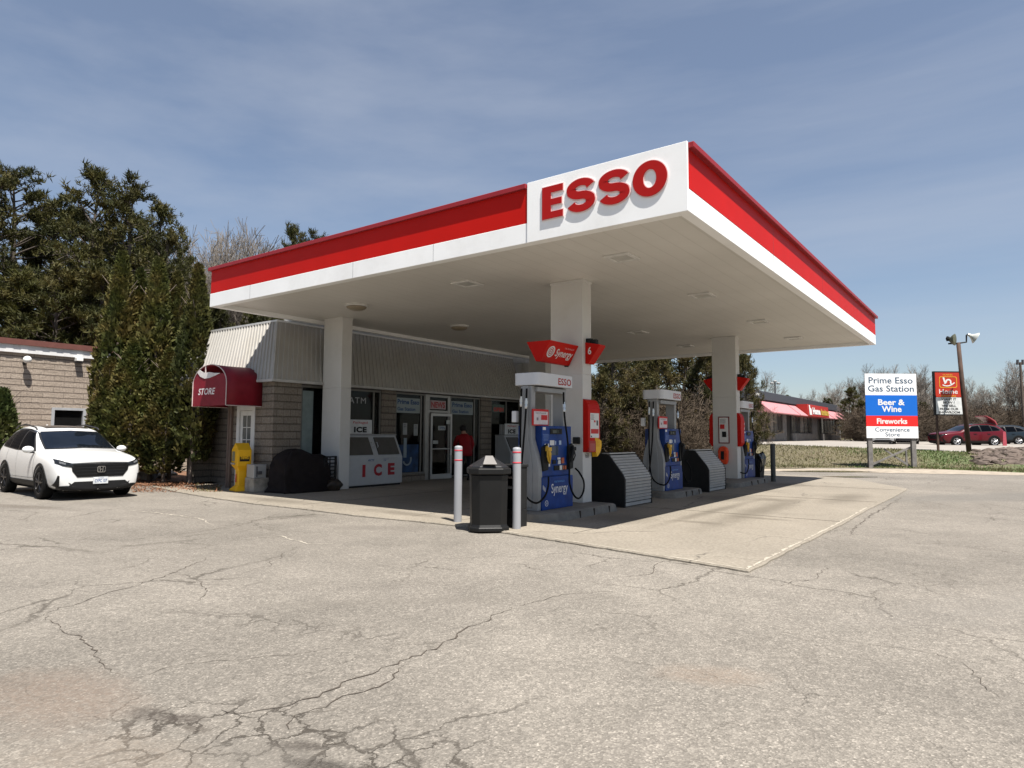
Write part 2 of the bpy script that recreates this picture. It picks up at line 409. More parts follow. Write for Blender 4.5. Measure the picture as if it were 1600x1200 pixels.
# joints sawn in the forecourt
mb = MB()
for x in (-8.3, -5.2, -1.9): mb.box((x-.006, .2, ZS+.001), (x+.006, 17., ZS+.004))
for y in (4.2, 8.4, 12.6): mb.box((-11.4, y-.005, ZS+.001), (.95, y+.005, ZS+.0045))
tag(mb.build('forecourt_joints', mat('slab_joint', (.15, .13, .105), .9)), kind='structure')
# real cracks in the asphalt: ribbons of uneven width
def crack(pts, wd, mb, jit=.03, step=.05, z=.004):
    P = [G(u, v) for u, v in pts]; out = []
    for a, b in zip(P, P[1:]):
        n = max(2, int((b-a).length/step))
        for i in range(n): out.append(a.lerp(b, i/n))
    out.append(P[-1]); off = 0; vs = []
    for i, p in enumerate(out):
        d = (out[min(i+1, len(out)-1)]-out[max(i-1, 0)]).normalized(); nn = Vector((-d.y, d.x, 0))
        off = off*.8+random.uniform(-jit, jit)
        wdt = wd*random.uniform(.15, 1.0)*(1-abs(2*i/len(out)-1)**3*.8)
        q = p+nn*off; vs += [(q+nn*wdt/2)+Vector((0, 0, z)), (q-nn*wdt/2)+Vector((0, 0, z))]
    mb.add([(v.x, v.y, z) for v in vs], [(2*i, 2*i+1, 2*i+3, 2*i+2) for i in range(len(out)-1)])
mb = MB(); random.seed(11)
for pts, wd in (([(800, 949), (770, 965), (745, 978), (700, 1000), (680, 1010), (640, 1025), (600, 1045), (545, 1070), (500, 1090), (430, 1112), (385, 1120), (340, 1112)], .020),
                ([(625, 1040), (600, 1075), (545, 1092), (470, 1120), (450, 1140)], .016),
                ([(800, 949), (835, 938), (880, 930), (960, 925)], .008),
                ([(440, 802), (380, 820), (300, 832), (235, 838)], .014), ([(330, 870), (240, 905), (150, 935), (90, 950), (65, 962)], .016), ([(270, 895), (310, 905), (325, 925), (300, 940)], .010),
                ([(455, 855), (415, 885), (350, 905)], .009), ([(65, 962), (80, 980), (120, 1000), (150, 1025), (190, 1055)], .012),
                ([(515, 1013), (460, 1022), (400, 1030), (350, 1033), (250, 1045), (200, 1060)], .008),
                ([(860, 895), (830, 888), (812, 880)], .012), ([(1040, 876), (1010, 895), (960, 902)], .010),
                ([(1415, 775), (1380, 795), (1345, 815), (1330, 835), (1290, 842)], .022), ([(1600, 800), (1560, 798), (1480, 790), (1440, 783)], .016),
                ([(1345, 822), (1400, 826), (1470, 838)], .012), ([(1170, 905), (1220, 915), (1270, 905), (1290, 885)], .012),
                ([(1330, 1010), (1400, 1010), (1470, 1020), (1530, 1045), (1560, 1090)], .007), ([(1420, 905), (1470, 930), (1560, 940)], .006)):
    crack(pts, wd, mb)
tag(mb.build('asphalt_cracks', mat('crack', (.075, .062, .05), .95)), kind='structure')
# pale chipped arris along the forecourt edge
mb = MB()
def edge_strip(pl, wd, inward):
    q = rough(pl, .006, .07); vs = []
    for i, p_ in enumerate(q):
        a_ = Vector(q[max(i-1, 0)]); b_ = Vector(q[min(i+1, len(q)-1)]); d = (b_-a_).normalized(); n_ = Vector((-d.y, d.x))*inward
        k_ = wd*random.uniform(.25, 1.0)*(1 if random.random() < .85 else .15); p0 = Vector(p_)+n_*.012; p1 = p0+n_*k_; vs += [(p0.x, p0.y, ZS+.003), (p1.x, p1.y, ZS+.003)]
    mb.add(vs, [(2*i, 2*i+1, 2*i+3, 2*i+2) for i in range(len(q)-1)])
edge_strip([(-3.8, -.11), (-2.6, -.31), (-1.3, -.50), (0, -.73), (.96, -.91)], .045, 1); edge_strip([(.97, -.88), (.975, 1.5), (1.0, 4.), (.97, 7.)], .05, 1)
edge_strip([(-.05, -.66), (.25, -.45), (.55, -.28), (.95, -.30)], .03, 1)
tag(mb.build('chipped_edge', mat('chipped_edge', (.36, .325, .265), .9, var=.2, vs=25)), kind='structure')
# worn pale seam marks
mb = MB()
for pts, wd in (([(200, 797), (250, 802), (310, 810), (335, 820)], .05), ([(380, 842), (440, 838), (480, 850), (520, 850)], .04)):
    crack(pts, wd, mb, .02, .05, .0045)
tag(mb.build('pale_seams', mat('pale_seam', (.36, .325, .27), .95, var=.3, vs=30)), kind='structure')
# weathered soil strip where the cedars stand
pl = [(-24, -1.2), (-20.5, -1.0), (-18.3, -.2), (-16.7, .55), (-15.6, .62), (-14.9, .75), (-14.9, 1.58), (-16.0, 4.4), (-24, 4.8)]
tag(MB().prism(rough(pl, .03, .15), (0, 0, -.02), (Vector((1, 0, 0)), Vector((0, 1, 0)), Vector((0, 0, 1))), .05).build('planting_bed', MULCH), kind='structure')

# puddles in the far lot
def blob(cx, cy, rx, ry, a, z, n=48, amp=.25, seed=0):
    pts = []
    for i in range(n):
        t = 2*math.pi*i/n; k = 1+amp*(noise.noise(Vector((math.cos(t)*1.5+seed, math.sin(t)*1.5, seed))))*1.6
        x, y = math.cos(t)*rx*k, math.sin(t)*ry*k
        pts.append((cx+x*math.cos(a)-y*math.sin(a), cy+x*math.sin(a)+y*math.cos(a)))
    return pts
UP = (Vector((1, 0, 0)), Vector((0, 1, 0)), Vector((0, 0, 1)))
WATER = mat('puddle_water', (.045, .04, .03), .04, var=.1, spec=.6)
for (u, v), rx, ry, s in (((1298, 737), 1.9, .55, 1.), ((1322, 745.5), 1.0, .22, 5.), ((1215, 732.5), 1.2, .18, 9.)):
    c = G(u, v); o = MB().prism(blob(c.x, c.y, rx, ry, .62, 0, seed=s), (0, 0, -.01), UP, .024).build('puddle', WATER); tag(o, kind='structure')

# the bank, the upper lot beyond and the land behind it
us = list(range(780, 1741, 20))
def crest(u):
    if u < 1200: return 44, .92
    t = min(1, (u-1200)/140)
    if u <= 1340: return 44+(37-44)*t, .90+(.82-.90)*t
    if u <= 1508: return 37+(35.5-37)*(u-1340)/168, .82+(.68-.82)*(u-1340)/168
    return 35.5+min(1, (u-1508)/92)*4, .68+min(1, (u-1508)/92)*.12
def foot(u):
    v = 730.5 if u < 1330 else (730.5+(u-1330)/110*1.5 if u < 1440 else 732+(u-1440)/160*6.5)
    return (G(u, v)-CAM).dot(_F)
rows = []
for u in us:
    f_, (c_, zc) = foot(u), crest(u)
    row = []
    for k_, t in enumerate((-.12, 0, .12, .3, .5, .7, .85, 1.0)):
        D = f_+(c_-f_)*t; p = GD(u, D); z = -.03 if t < 0 else zc*(t*t*(3-2*t))
        z += .05*noise.noise(Vector((p.x*.5, p.y*.5, 2)))*(1 if .05 < t < .95 else 0)+.012
        row.append((p.x, p.y, z if t >= 0 else -.03))
    rows.append(row)
mb = MB(); nk = 8
mb.add([p for r in rows for p in r], [(i*nk+j, (i+1)*nk+j, (i+1)*nk+j+1, i*nk+j+1) for i in range(len(rows)-1) for j in range(nk-1)])
tag(mb.build('grass_bank', B_MAT, smooth=True), kind='structure')
def lot_z(D, zc, D0): return zc+(.95-zc)*min(1, max(0, (D-D0)/20))
mb = MB(); rr = []
for u in us:
    c_, zc = crest(u); row = []
    for D in (c_-.25, c_+1.5, c_+5, c_+10, c_+20, 95):
        p = GD(u, D); row.append((p.x, p.y, lot_z(D, zc, c_)+(.012 if D > c_ else -.02)))
    rr.append(row)
mb.add([p for r in rr for p in r], [(i*6+j, (i+1)*6+j, (i+1)*6+j+1, i*6+j+1) for i in range(len(rr)-1) for j in range(5)])
tag(mb.build('upper_lot', LOT, smooth=True), kind='structure')
mb = MB(); rr = []
for u in range(-700, 2700, 100):
    row = []
    for D, z in ((93.5, .92), (140, 1.1), (300, 1.3), (800, 1.4)):
        p = GD(u, D); row.append((p.x, p.y, z))
    rr.append(row)
mb.add([p for r in rr for p in r], [(i*4+j, (i+1)*4+j, (i+1)*4+j+1, i*4+j+1) for i in range(len(rr)-1) for j in range(3)])
tag(mb.build('far_fields', mat('field', (.16, .14, .075), .95, var=.3, vs=.1, bump=.3, bs=2)), kind='structure')
# dusty verge between the drive and the bank
mb = MB(); pts = [G(u, 732+((u-1200)/240*1.5 if u > 1200 else 0)) for u in range(900, 1700, 40)]; pts2 = [G(u, 736+((u-1200)/400*7 if u > 1200 else 0)) for u in range(900, 1700, 40)]
n_ = len(pts); mb.add([(p.x, p.y, .008) for p in pts]+[(p.x, p.y, .008) for p in pts2], [(i, i+1, n_+i+1, n_+i) for i in range(n_-1)])
tag(mb.build('dusty_verge', GRAVEL), kind='structure')

# ------------------------------------------------------------------ common materials
WHITE = mat('white_panel', (.86, .86, .845), .42, var=.03, vs=1.2, dirt=(.5, .47, .42, .25), dirts=.8)
RED = mat('red_panel', (.47, .008, .004), .5, spec=.12, var=.05, vs=1.5)
CAPRED = mat('cap_red', (.27, .018, .024), .5, var=.06)
LRED = mat('letter_red', (.36, .010, .008), .4, spec=.15, var=.03)
LEDGE = mat('letter_edge', (.75, .55, .53), .5, var=.02)
COLM = mat('column_paint', (.55, .54, .515), .55, var=.04, vs=1.0, dirt=(.42, .40, .36, .5), dirts=1.2)
GREYP = mat('pump_grey', (.29, .29, .285), .5, metal=.1, var=.05)
BLUE = mat('pump_blue', (.005, .040, .20), .4, var=.3, vs=4, spec=.2)
BLUE2 = mat('pump_blue_dark', (.005, .028, .14), .4, var=.1)
BLACK = mat('black_plastic', (.012, .012, .012), .6, var=.2, spec=.25)
RUB = mat('black_rubber', (.006, .006, .006), .8, var=.2, spec=.15)
DKGREY = mat('dark_grey', (.08, .08, .085), .6, var=.1)
PAPER = mat('paper_white', (.66, .65, .63), .6, var=.04)
SIGNW = mat('sign_white', (.80, .80, .80), .4, var=.01)
PRED = mat('print_red', (.5, .02, .02), .5, var=.05)
PINK = mat('print_pink', (.65, .35, .35), .6, var=.1)
LBLUE = mat('print_light_blue', (.12, .35, .75), .5, var=.05)
NAVY = mat('print_navy', (.02, .06, .16), .5, var=.05)
SBLUE = mat('sign_blue', (.008, .12, .50), .4, var=.02)
SRED = mat('sign_red', (.66, .022, .020), .4, var=.02)
YEL = mat('yellow_paint', (.78, .42, .012), .45, var=.06)
BRASS = mat('brass_yellow', (.55, .32, .03), .4, var=.2)
CURB = mat('curb_concrete', (.18, .168, .148), .85, var=.16, vs=7, bump=.3, bs=60, dirt=(.10, .09, .08, .7), dirts=3)
STEEL = mat('steel', (.55, .55, .54), .3, metal=.9, var=.05)
CHROME = mat('chrome', (.75, .75, .75), .12, metal=1, var=.02)
ALU = mat('aluminium_frame', (.30, .29, .27), .45, metal=.5, var=.08)
def glass_mat(name, tint=(.006, .008, .008), tr=.80, rough=.03):
    k = NT(name); k.b.inputs['Base Color'].default_value = (*tint, 1); k.b.inputs['Roughness'].default_value = rough; k.b.inputs['Specular IOR Level'].default_value = .4
    t = k.n('ShaderNodeBsdfTransparent'); m = k.n('ShaderNodeMixShader'); fr = k.n('ShaderNodeFresnel'); fr.inputs['IOR'].default_value = 1.45
    f = k.math('ADD', k.math('MULTIPLY', fr.outputs[0], .6), 1-tr, clamp=True)
    out = k.t.nodes['Material Output']; k.l(f, m.inputs[0]); k.l(t.outputs[0], m.inputs[1]); k.l(k.b.outputs[0], m.inputs[2]); k.l(m.outputs[0], out.inputs[0])
    return k.M
GLASS = glass_mat('shop_glass'); CGLASS = glass_mat('car_glass', (.015, .02, .028), .35)
def block_wall(name, c1, c2, joint, bw=.40, bh=.19, st=.9):
    k = NT(name); g = k.n('ShaderNodeNewGeometry'); sx = k.n('ShaderNodeSeparateXYZ'); k.l(g.outputs['Position'], sx.inputs[0])
    u = k.math('ADD', sx.outputs[0], sx.outputs[1]); cb = k.n('ShaderNodeCombineXYZ'); k.l(u, cb.inputs[0]); k.l(sx.outputs[2], cb.inputs[1])
    wn = k.noise(g.outputs['Position'], 9, 6, .7)
    wob = k.n('ShaderNodeVectorMath', operation='MULTIPLY_ADD'); wc = k.n('ShaderNodeCombineXYZ'); k.l(wn, wc.inputs[1]); k.l(wc.outputs[0], wob.inputs[0]); wob.inputs[1].default_value = (0, .03, 0); k.l(cb.outputs[0], wob.inputs[2])
    b = k.n('ShaderNodeTexBrick'); b.inputs['Scale'].default_value = 1; b.inputs['Brick Width'].default_value = bw; b.inputs['Row Height'].default_value = bh
    b.inputs['Mortar Size'].default_value = .011; b.inputs['Mortar Smooth'].default_value = .3; b.inputs['Color1'].default_value = (*c1, 1); b.inputs['Color2'].default_value = (*c2, 1); b.inputs['Mortar'].default_value = (*[(p+q*2)/3.2 for p, q in zip(joint, c1)], 1)
    k.l(wob.outputs[0], b.inputs['Vector'])
    # bed joints dark, the upright joints nearly closed
    row = k.math('FRACT', k.math('DIVIDE', sx.outputs[2], bh)); rj = k.math('MAXIMUM', k.ramp(k.math('ADD', row, k.math('MULTIPLY', k.math('SUBTRACT', wn, .5), .12)), (0, 1.), (.09, .0)), k.ramp(row, (.955, 0.), (1., 1.)))
    n = k.noise(g.outputs['Position'], 22, 7, .75)
    c = k.mix(.7, b.outputs['Color'], k.mix(1., b.outputs['Color'], k.ramp(n, (.3, .38), (.7, 1.5)), 'MULTIPLY'))
    c = k.mix(k.math('MULTIPLY', rj, .75), c, joint)
    k.l(c, k.b.inputs['Base Color']); k.b.inputs['Roughness'].default_value = .9
    n2 = k.noise(g.outputs['Position'], 8, 5, .7); h = k.math('SUBTRACT', k.math('ADD', k.math('MULTIPLY', n2, .9), k.math('MULTIPLY', n, .35)), k.math('MULTIPLY', rj, .8))
    k.l(k.bump(h, st, .03), k.b.inputs['Normal']); return k.M
BLOCK = block_wall('split_block', (.175, .147, .118), (.215, .184, .150), (.04, .032, .025))
BLOCK2 = block_wall('split_block_tan', (.30, .245, .195), (.345, .285, .23), (.07, .05, .04), .60, .185, 1.0)

# ------------------------------------------------------------------ canopy
W_, D_, ZB, ZT, ZW, ZSOF = 11.81, 16.06, 4.45, 5.389, 4.766, 4.546
CXC = {'A': (-3.69, 3.077), 'B': (-3.69, 12.357), 'C': (-11.014, 3.17), 'D': (-10.86, 12.6)}
can = thing('fuel_canopy', 'large white petrol station canopy with red stripe and ESSO lettering', 'canopy', (-5.9, 8.0, 0))
mb = MB(); T = .16
mb.box((-W_, 0, ZB), (-2.6, T, ZW)); mb.box((-T, .021, ZB), (0, D_, ZW)); mb.box((-W_, D_-T, ZB), (-T, D_, ZT-.1)); mb.box((-W_, T, ZB), (-W_+T, D_-T, ZT-.1))
mb.box((-W_, .02, ZW), (-W_+.02, T, ZT-.1))
mb.build('white_fascia', WHITE, can, bevel=.006, bseg=1)
mb = MB(); mb.box((-W_+.021, .004, ZW+.002), (-2.61, .10, 5.312)); mb.box((-.10, .021, ZW+.002), (.002, D_-.01, 5.312))
mb.build('red_stripe', RED, can)
mb = MB(); mb.box((-W_-.05, -.05, 5.312), (-2.615, .25, 5.392)); mb.box((-.2, .021, 5.312), (.085, D_+.05, 5.392))
mb.box((-W_-.05, .25, 5.30), (-W_+.2, D_+.05, 5.39)); mb.box((-W_+.2, D_-.2, 5.30), (-.2, D_+.05, 5.39))
mb.build('cap_flashing', CAPRED, can, bevel=.006, bseg=1)
mb = MB(); mb.box((-2.6, -.018, ZB-.003), (0.006, .02, ZT+.012)); mb.box((-2.6, .02, ZW+.01), (-.12, .12, ZT+.012)); mb.box((-2.6, .0205, ZB), (-T-.002, T, ZW)); mb.build('sign_panel', WHITE, can, bevel=.004, bseg=1)
for y in (4.1, 8.2, 12.2): MB().box((-.003, y-.003, ZB+.01), (.0035, y+.003, 5.30)).build('panel_seam', DKGREY, can)
for x in (-10.15, -6.7, -4.6): MB().box((x-.0025, -.0015, ZB+.01), (x+.0025, .003, ZW)).build('panel_seam', DKGREY, can)
k = NT('soffit'); gg = k.n('ShaderNodeNewGeometry'); sx = k.n('ShaderNodeSeparateXYZ'); k.l(gg.outputs['Position'], sx.inputs[0])
fr = k.math('FRACT', k.math('MULTIPLY', sx.outputs[0], 1/.305)); gro = k.math('MAXIMUM', k.ramp(fr, (0, 1.), (.05, 0.)), k.ramp(fr, (.95, 0.), (1., 1.)))
cc = k.ramp(k.noise(gg.outputs['Position'], .5, 6, .6), (.3, (.60, .58, .535)), (.7, (.68, .66, .615))); cc = k.mix(k.math('MULTIPLY', gro, .28), cc, (.35, .33, .3))
k.l(cc, k.b.inputs['Base Color']); k.b.inputs['Roughness'].default_value = .5; k.l(k.bump(k.math('SUBTRACT', 1., gro), .3, .008), k.b.inputs['Normal']); SOF = k.M
MB().box((-W_+T, T, ZSOF), (-T, D_-T, 5.2)).build('soffit', SOF, can)
for key, (cx, cy) in CXC.items():
    z0 = .17 if key in 'AB' else ZS
    mb = MB(); mb.box((cx-.3725, cy-.171, z0), (cx+.3725, cy+.171, 2.66)); mb.box((cx-.3725, cy-.171, 2.668), (cx+.3725, cy+.171, ZSOF-.05)); mb.box((cx-.366, cy-.165, 2.655), (cx+.366, cy+.165, 2.672))
    mb.box((cx-.385, cy-.184, ZSOF-.06), (cx+.385, cy+.184, ZSOF))
    c_ = mb.build('column', COLM, can, bevel=.008, bseg=2)
# heavy extruded ESSO letters
def stroke_poly(pts, wd, aniso=0):
    """outline of a thick pen stroke along pts"""
    Lf, Rt = [], []
    for i, p in enumerate(pts):
        a = Vector(pts[max(i-1, 0)]); b = Vector(pts[min(i+1, len(pts)-1)]); d = (b-a).normalized(); n = Vector((-d.y, d.x))
        wh = (wd(i/(len(pts)-1))/2 if callable(wd) else wd/2)*(1+aniso*abs(d.y)**2)
        Lf.append(Vector(p)+n*wh); Rt.append(Vector(p)-n*wh)
    return Lf, Rt
def solid_strip(mb, A, B, org, ax, t):
    u, v, n = ax; org = Vector(org); k_ = len(A)
    P = [org+u*a[0]+v*a[1] for a in A]+[org+u*b[0]+v*b[1] for b in B]; Q = [p+n*t for p in P]; vs = P+Q; m2 = 2*k_; fs = []
    for i in range(k_-1):
        fs += [(i, i+1, k_+i+1, k_+i), (m2+i, m2+k_+i, m2+k_+i+1, m2+i+1), (i, m2+i, m2+i+1, i+1), (k_+i, k_+i+1, m2+k_+i+1, m2+k_+i)]
    return fs, vs
def letter(ch, x0, wl, h, zb, yf, grow=0.0):
    """heavy letter; returns MB with face (mat 0) ; x0 left edge"""
    mb = MB(); g_ = grow
    if ch == 'E':
        s = .098; st = .150
        pl = [(0, 0), (wl, 0), (wl, s), (st, s), (st, h/2-s*.47), (wl*.94, h/2-s*.47), (wl*.94, h/2+s*.47), (st, h/2+s*.47), (st, h-s), (wl, h-s), (wl, h), (0, h)]
        if g_:
            pl = [(-g_, -g_), (wl+g_, -g_), (wl+g_, s+g_), (st+g_, s+g_), (st+g_, h/2-s*.47-g_), (wl*.94+g_, h/2-s*.47-g_), (wl*.94+g_, h/2+s*.47+g_), (st+g_, h/2+s*.47+g_), (st+g_, h-s-g_), (wl+g_, h-s-g_), (wl+g_, h+g_), (-g_, h+g_)]
        return [('poly', pl)]
    if ch == 'O':
        o, i = [], []
        for k_ in range(49):
            t = 2*math.pi*k_/48
            o.append((wl/2+(wl/2+g_)*math.cos(t), h/2+(h/2+g_)*math.sin(t))); i.append((wl/2+(wl/2-.150-g_)*math.cos(t), h/2+(h/2-.112-g_)*math.sin(t)))
        return [('strip', o, i)]
    if ch == 'S':
        pts = []; th = .100; cx = wl/2; rx = wl/2-th/2*1.42; ry = (h-th)/4
        for a in range(14, 271, 8): t = R_(a); pts.append((cx+rx*math.cos(t), h-th/2-ry+ry*math.sin(t)))
        for a in range(82, -167, -8): t = R_(a); pts.append((cx+rx*math.cos(t), th/2+ry+ry*math.sin(t)))
        A, B = stroke_poly(pts, lambda t: (th*(1.12 if .35 < t < .65 else 1.0))+2*g_, .42)
        return [('strip', A, B)]
def put_letters(parent, zb, hgt, spans, y_face, th):
    for ch, xa, xb in spans:
        wl = xb-xa
        # every letter is drawn .48 m tall, then scaled to fit
        sc = hgt/.48
        for (g_, dy0, dyt, mt, nm) in ((.0, -th, .010, LRED, 'letter'), (.012, -th+.010, th-.012, LEDGE, 'letter_return')):
            mb = MB()
            for sh in letter(ch, 0, wl/sc, .48, 0, 0, g_):
                if sh[0] == 'poly':
                    mb.prism([(p[0]*sc+xa, p[1]*sc+zb) for p in sh[1]], (0, y_face+dy0+dyt, 0), FY, dyt)
                else:
                    A = [(p[0]*sc+xa, p[1]*sc+zb) for p in sh[1]]; B = [(p[0]*sc+xa, p[1]*sc+zb) for p in sh[2]]
                    fs, vs = solid_strip(mb, A, B, (0, y_face+dy0+dyt, 0), FY, dyt); k_ = len(A)
                    fs += [(0, k_, 3*k_, 2*k_), (k_-1, 3*k_-1, 4*k_-1, 2*k_-1)]; mb.add(vs, fs)
            if nm == 'letter': lo = mb.build('letter', mt, parent)
            else: mb.build('letter_return', mt, lo)
put_letters(can, 4.745, .50, (('E', -2.30, -1.93), ('S', -1.86, -1.38), ('S', -1.32, -.83), ('O', -.78, -.27)), -.018, .028)

# ceiling lights
def sq_light(x, y, label):
    t = thing('canopy_light', label, 'ceiling light', (x, y, ZSOF-.002), 'square lights in the canopy ceiling')
    mb = MB(); z = ZSOF
    for a, b in (((-.24, -.24), (.24, -.17)), ((-.24, .17), (.24, .24)), ((-.24, -.17), (-.17, .17)), ((.17, -.17), (.24, .17))): mb.box((x+a[0], y+a[1], z-.035), (x+b[0], y+b[1], z-.001))
    mb.build('frame', mat('light_frame', (.62, .61, .58), .5), t, bevel=.006, bseg=1)
    MB().box((x-.169, y-.169, z-.022), (x+.169, y+.169, z-.001)).build('lens', mat('lens', (.55, .54, .50), .25, var=.1), t)
    return t
for i, (y, wh) in enumerate(zip((1.9, 5.72, 9.85, 13.6), ('nearest the ESSO sign panel', 'second from the ESSO sign panel', 'third from the ESSO sign panel', 'farthest from the ESSO sign panel'))):
    sq_light(-1.94, y, 'square recessed light in the outer row, '+wh)
for i, (y, wh) in enumerate(zip((1.9, 5.8, 9.8, 13.5), ('nearest the front fascia', 'second from the front fascia', 'third from the front fascia', 'farthest from the front fascia'))):
    sq_light(-5.43, y, 'square recessed light in the row behind the pumps, '+wh)
for y, wh in ((2.15, 'nearest the left front column'), (5.9, 'in the middle of its row by the shop'), (12.4, 'at the far end of its row by the shop')):
    t = thing('round_ceiling_light', 'round domed ceiling light '+wh, 'ceiling light', (-9.1, y, ZSOF), 'round lights under the canopy beside the shop')
    MB().lathe([(.27, 0), (.28, -.03), (.25, -.05)], (-9.1, y, ZSOF-.0), 28).build('rim', mat('light_frame', (.62, .61, .58), .5), t, smooth=True, auto=40)
    MB().lathe([(.245, -.045), (.22, -.09), (.14, -.125), (.02, -.135)], (-9.1, y, ZSOF), 28).build('lens', mat('lens_dull', (.26, .22, .16), .3, var=.1), t, smooth=True)

# ------------------------------------------------------------------ islands
def island(x0, x1, y0, y1, label, rn=.55, rf=.08):
    z = .17
    def outl(e):
        p = []
        X0, X1, Y0, Y1 = x0+e, x1-e, y0+e, y1-e
        for cx, cy, a0, r in ((X1-rn, Y0+rn, -90, rn), (X1-rf, Y1-rf, 0, rf), (X0+rf, Y1-rf, 90, rf), (X0+rn, Y0+rn, 180, rn)):
            for i in range(9): a = R_(a0+90*i/8); p.append((cx+r*math.cos(a), cy+r*math.sin(a)))
        return p
    mb = MB(); A = outl(0); B = outl(.03); C = outl(.06); n = len(A)
    vs = [(p[0], p[1], 0.0) for p in A]+[(p[0], p[1], z-.02) for p in B]+[(p[0], p[1], z) for p in C]
    fs = [(i+o*n, (i+1) % n+o*n, (i+1) % n+(o+1)*n, i+(o+1)*n) for o in (0, 1) for i in range(n)]+[tuple(2*n+i for i in range(n))]
    mb.add(vs, fs); t = thing('pump_island', label, 'kerb island', ((x0+x1)/2, (y0+y1)/2, 0), 'raised concrete pump islands')
    mb.build('kerb', CURB, t)
    for f in (.42, .62, .85):
        y = y0+(y1-y0)*f; MB().box((x1-.028, y-.006, 0.02), (x1+.003, y+.006, z-.018)).build('kerb_joint', mat('joint', (.06, .05, .04), .9), t)
island(-4.42, -2.76, .83, 3.32, 'concrete pump island nearest the camera, with one rounded end beside the black waste bin', .5)
island(-4.35, -2.85, 6.15, 8.05, 'short concrete pump island in the middle, between two roller-front cabinets', .35)
island(-4.35, -2.72, 10.35, 13.35, 'farthest concrete pump island, under the far white column', .35)

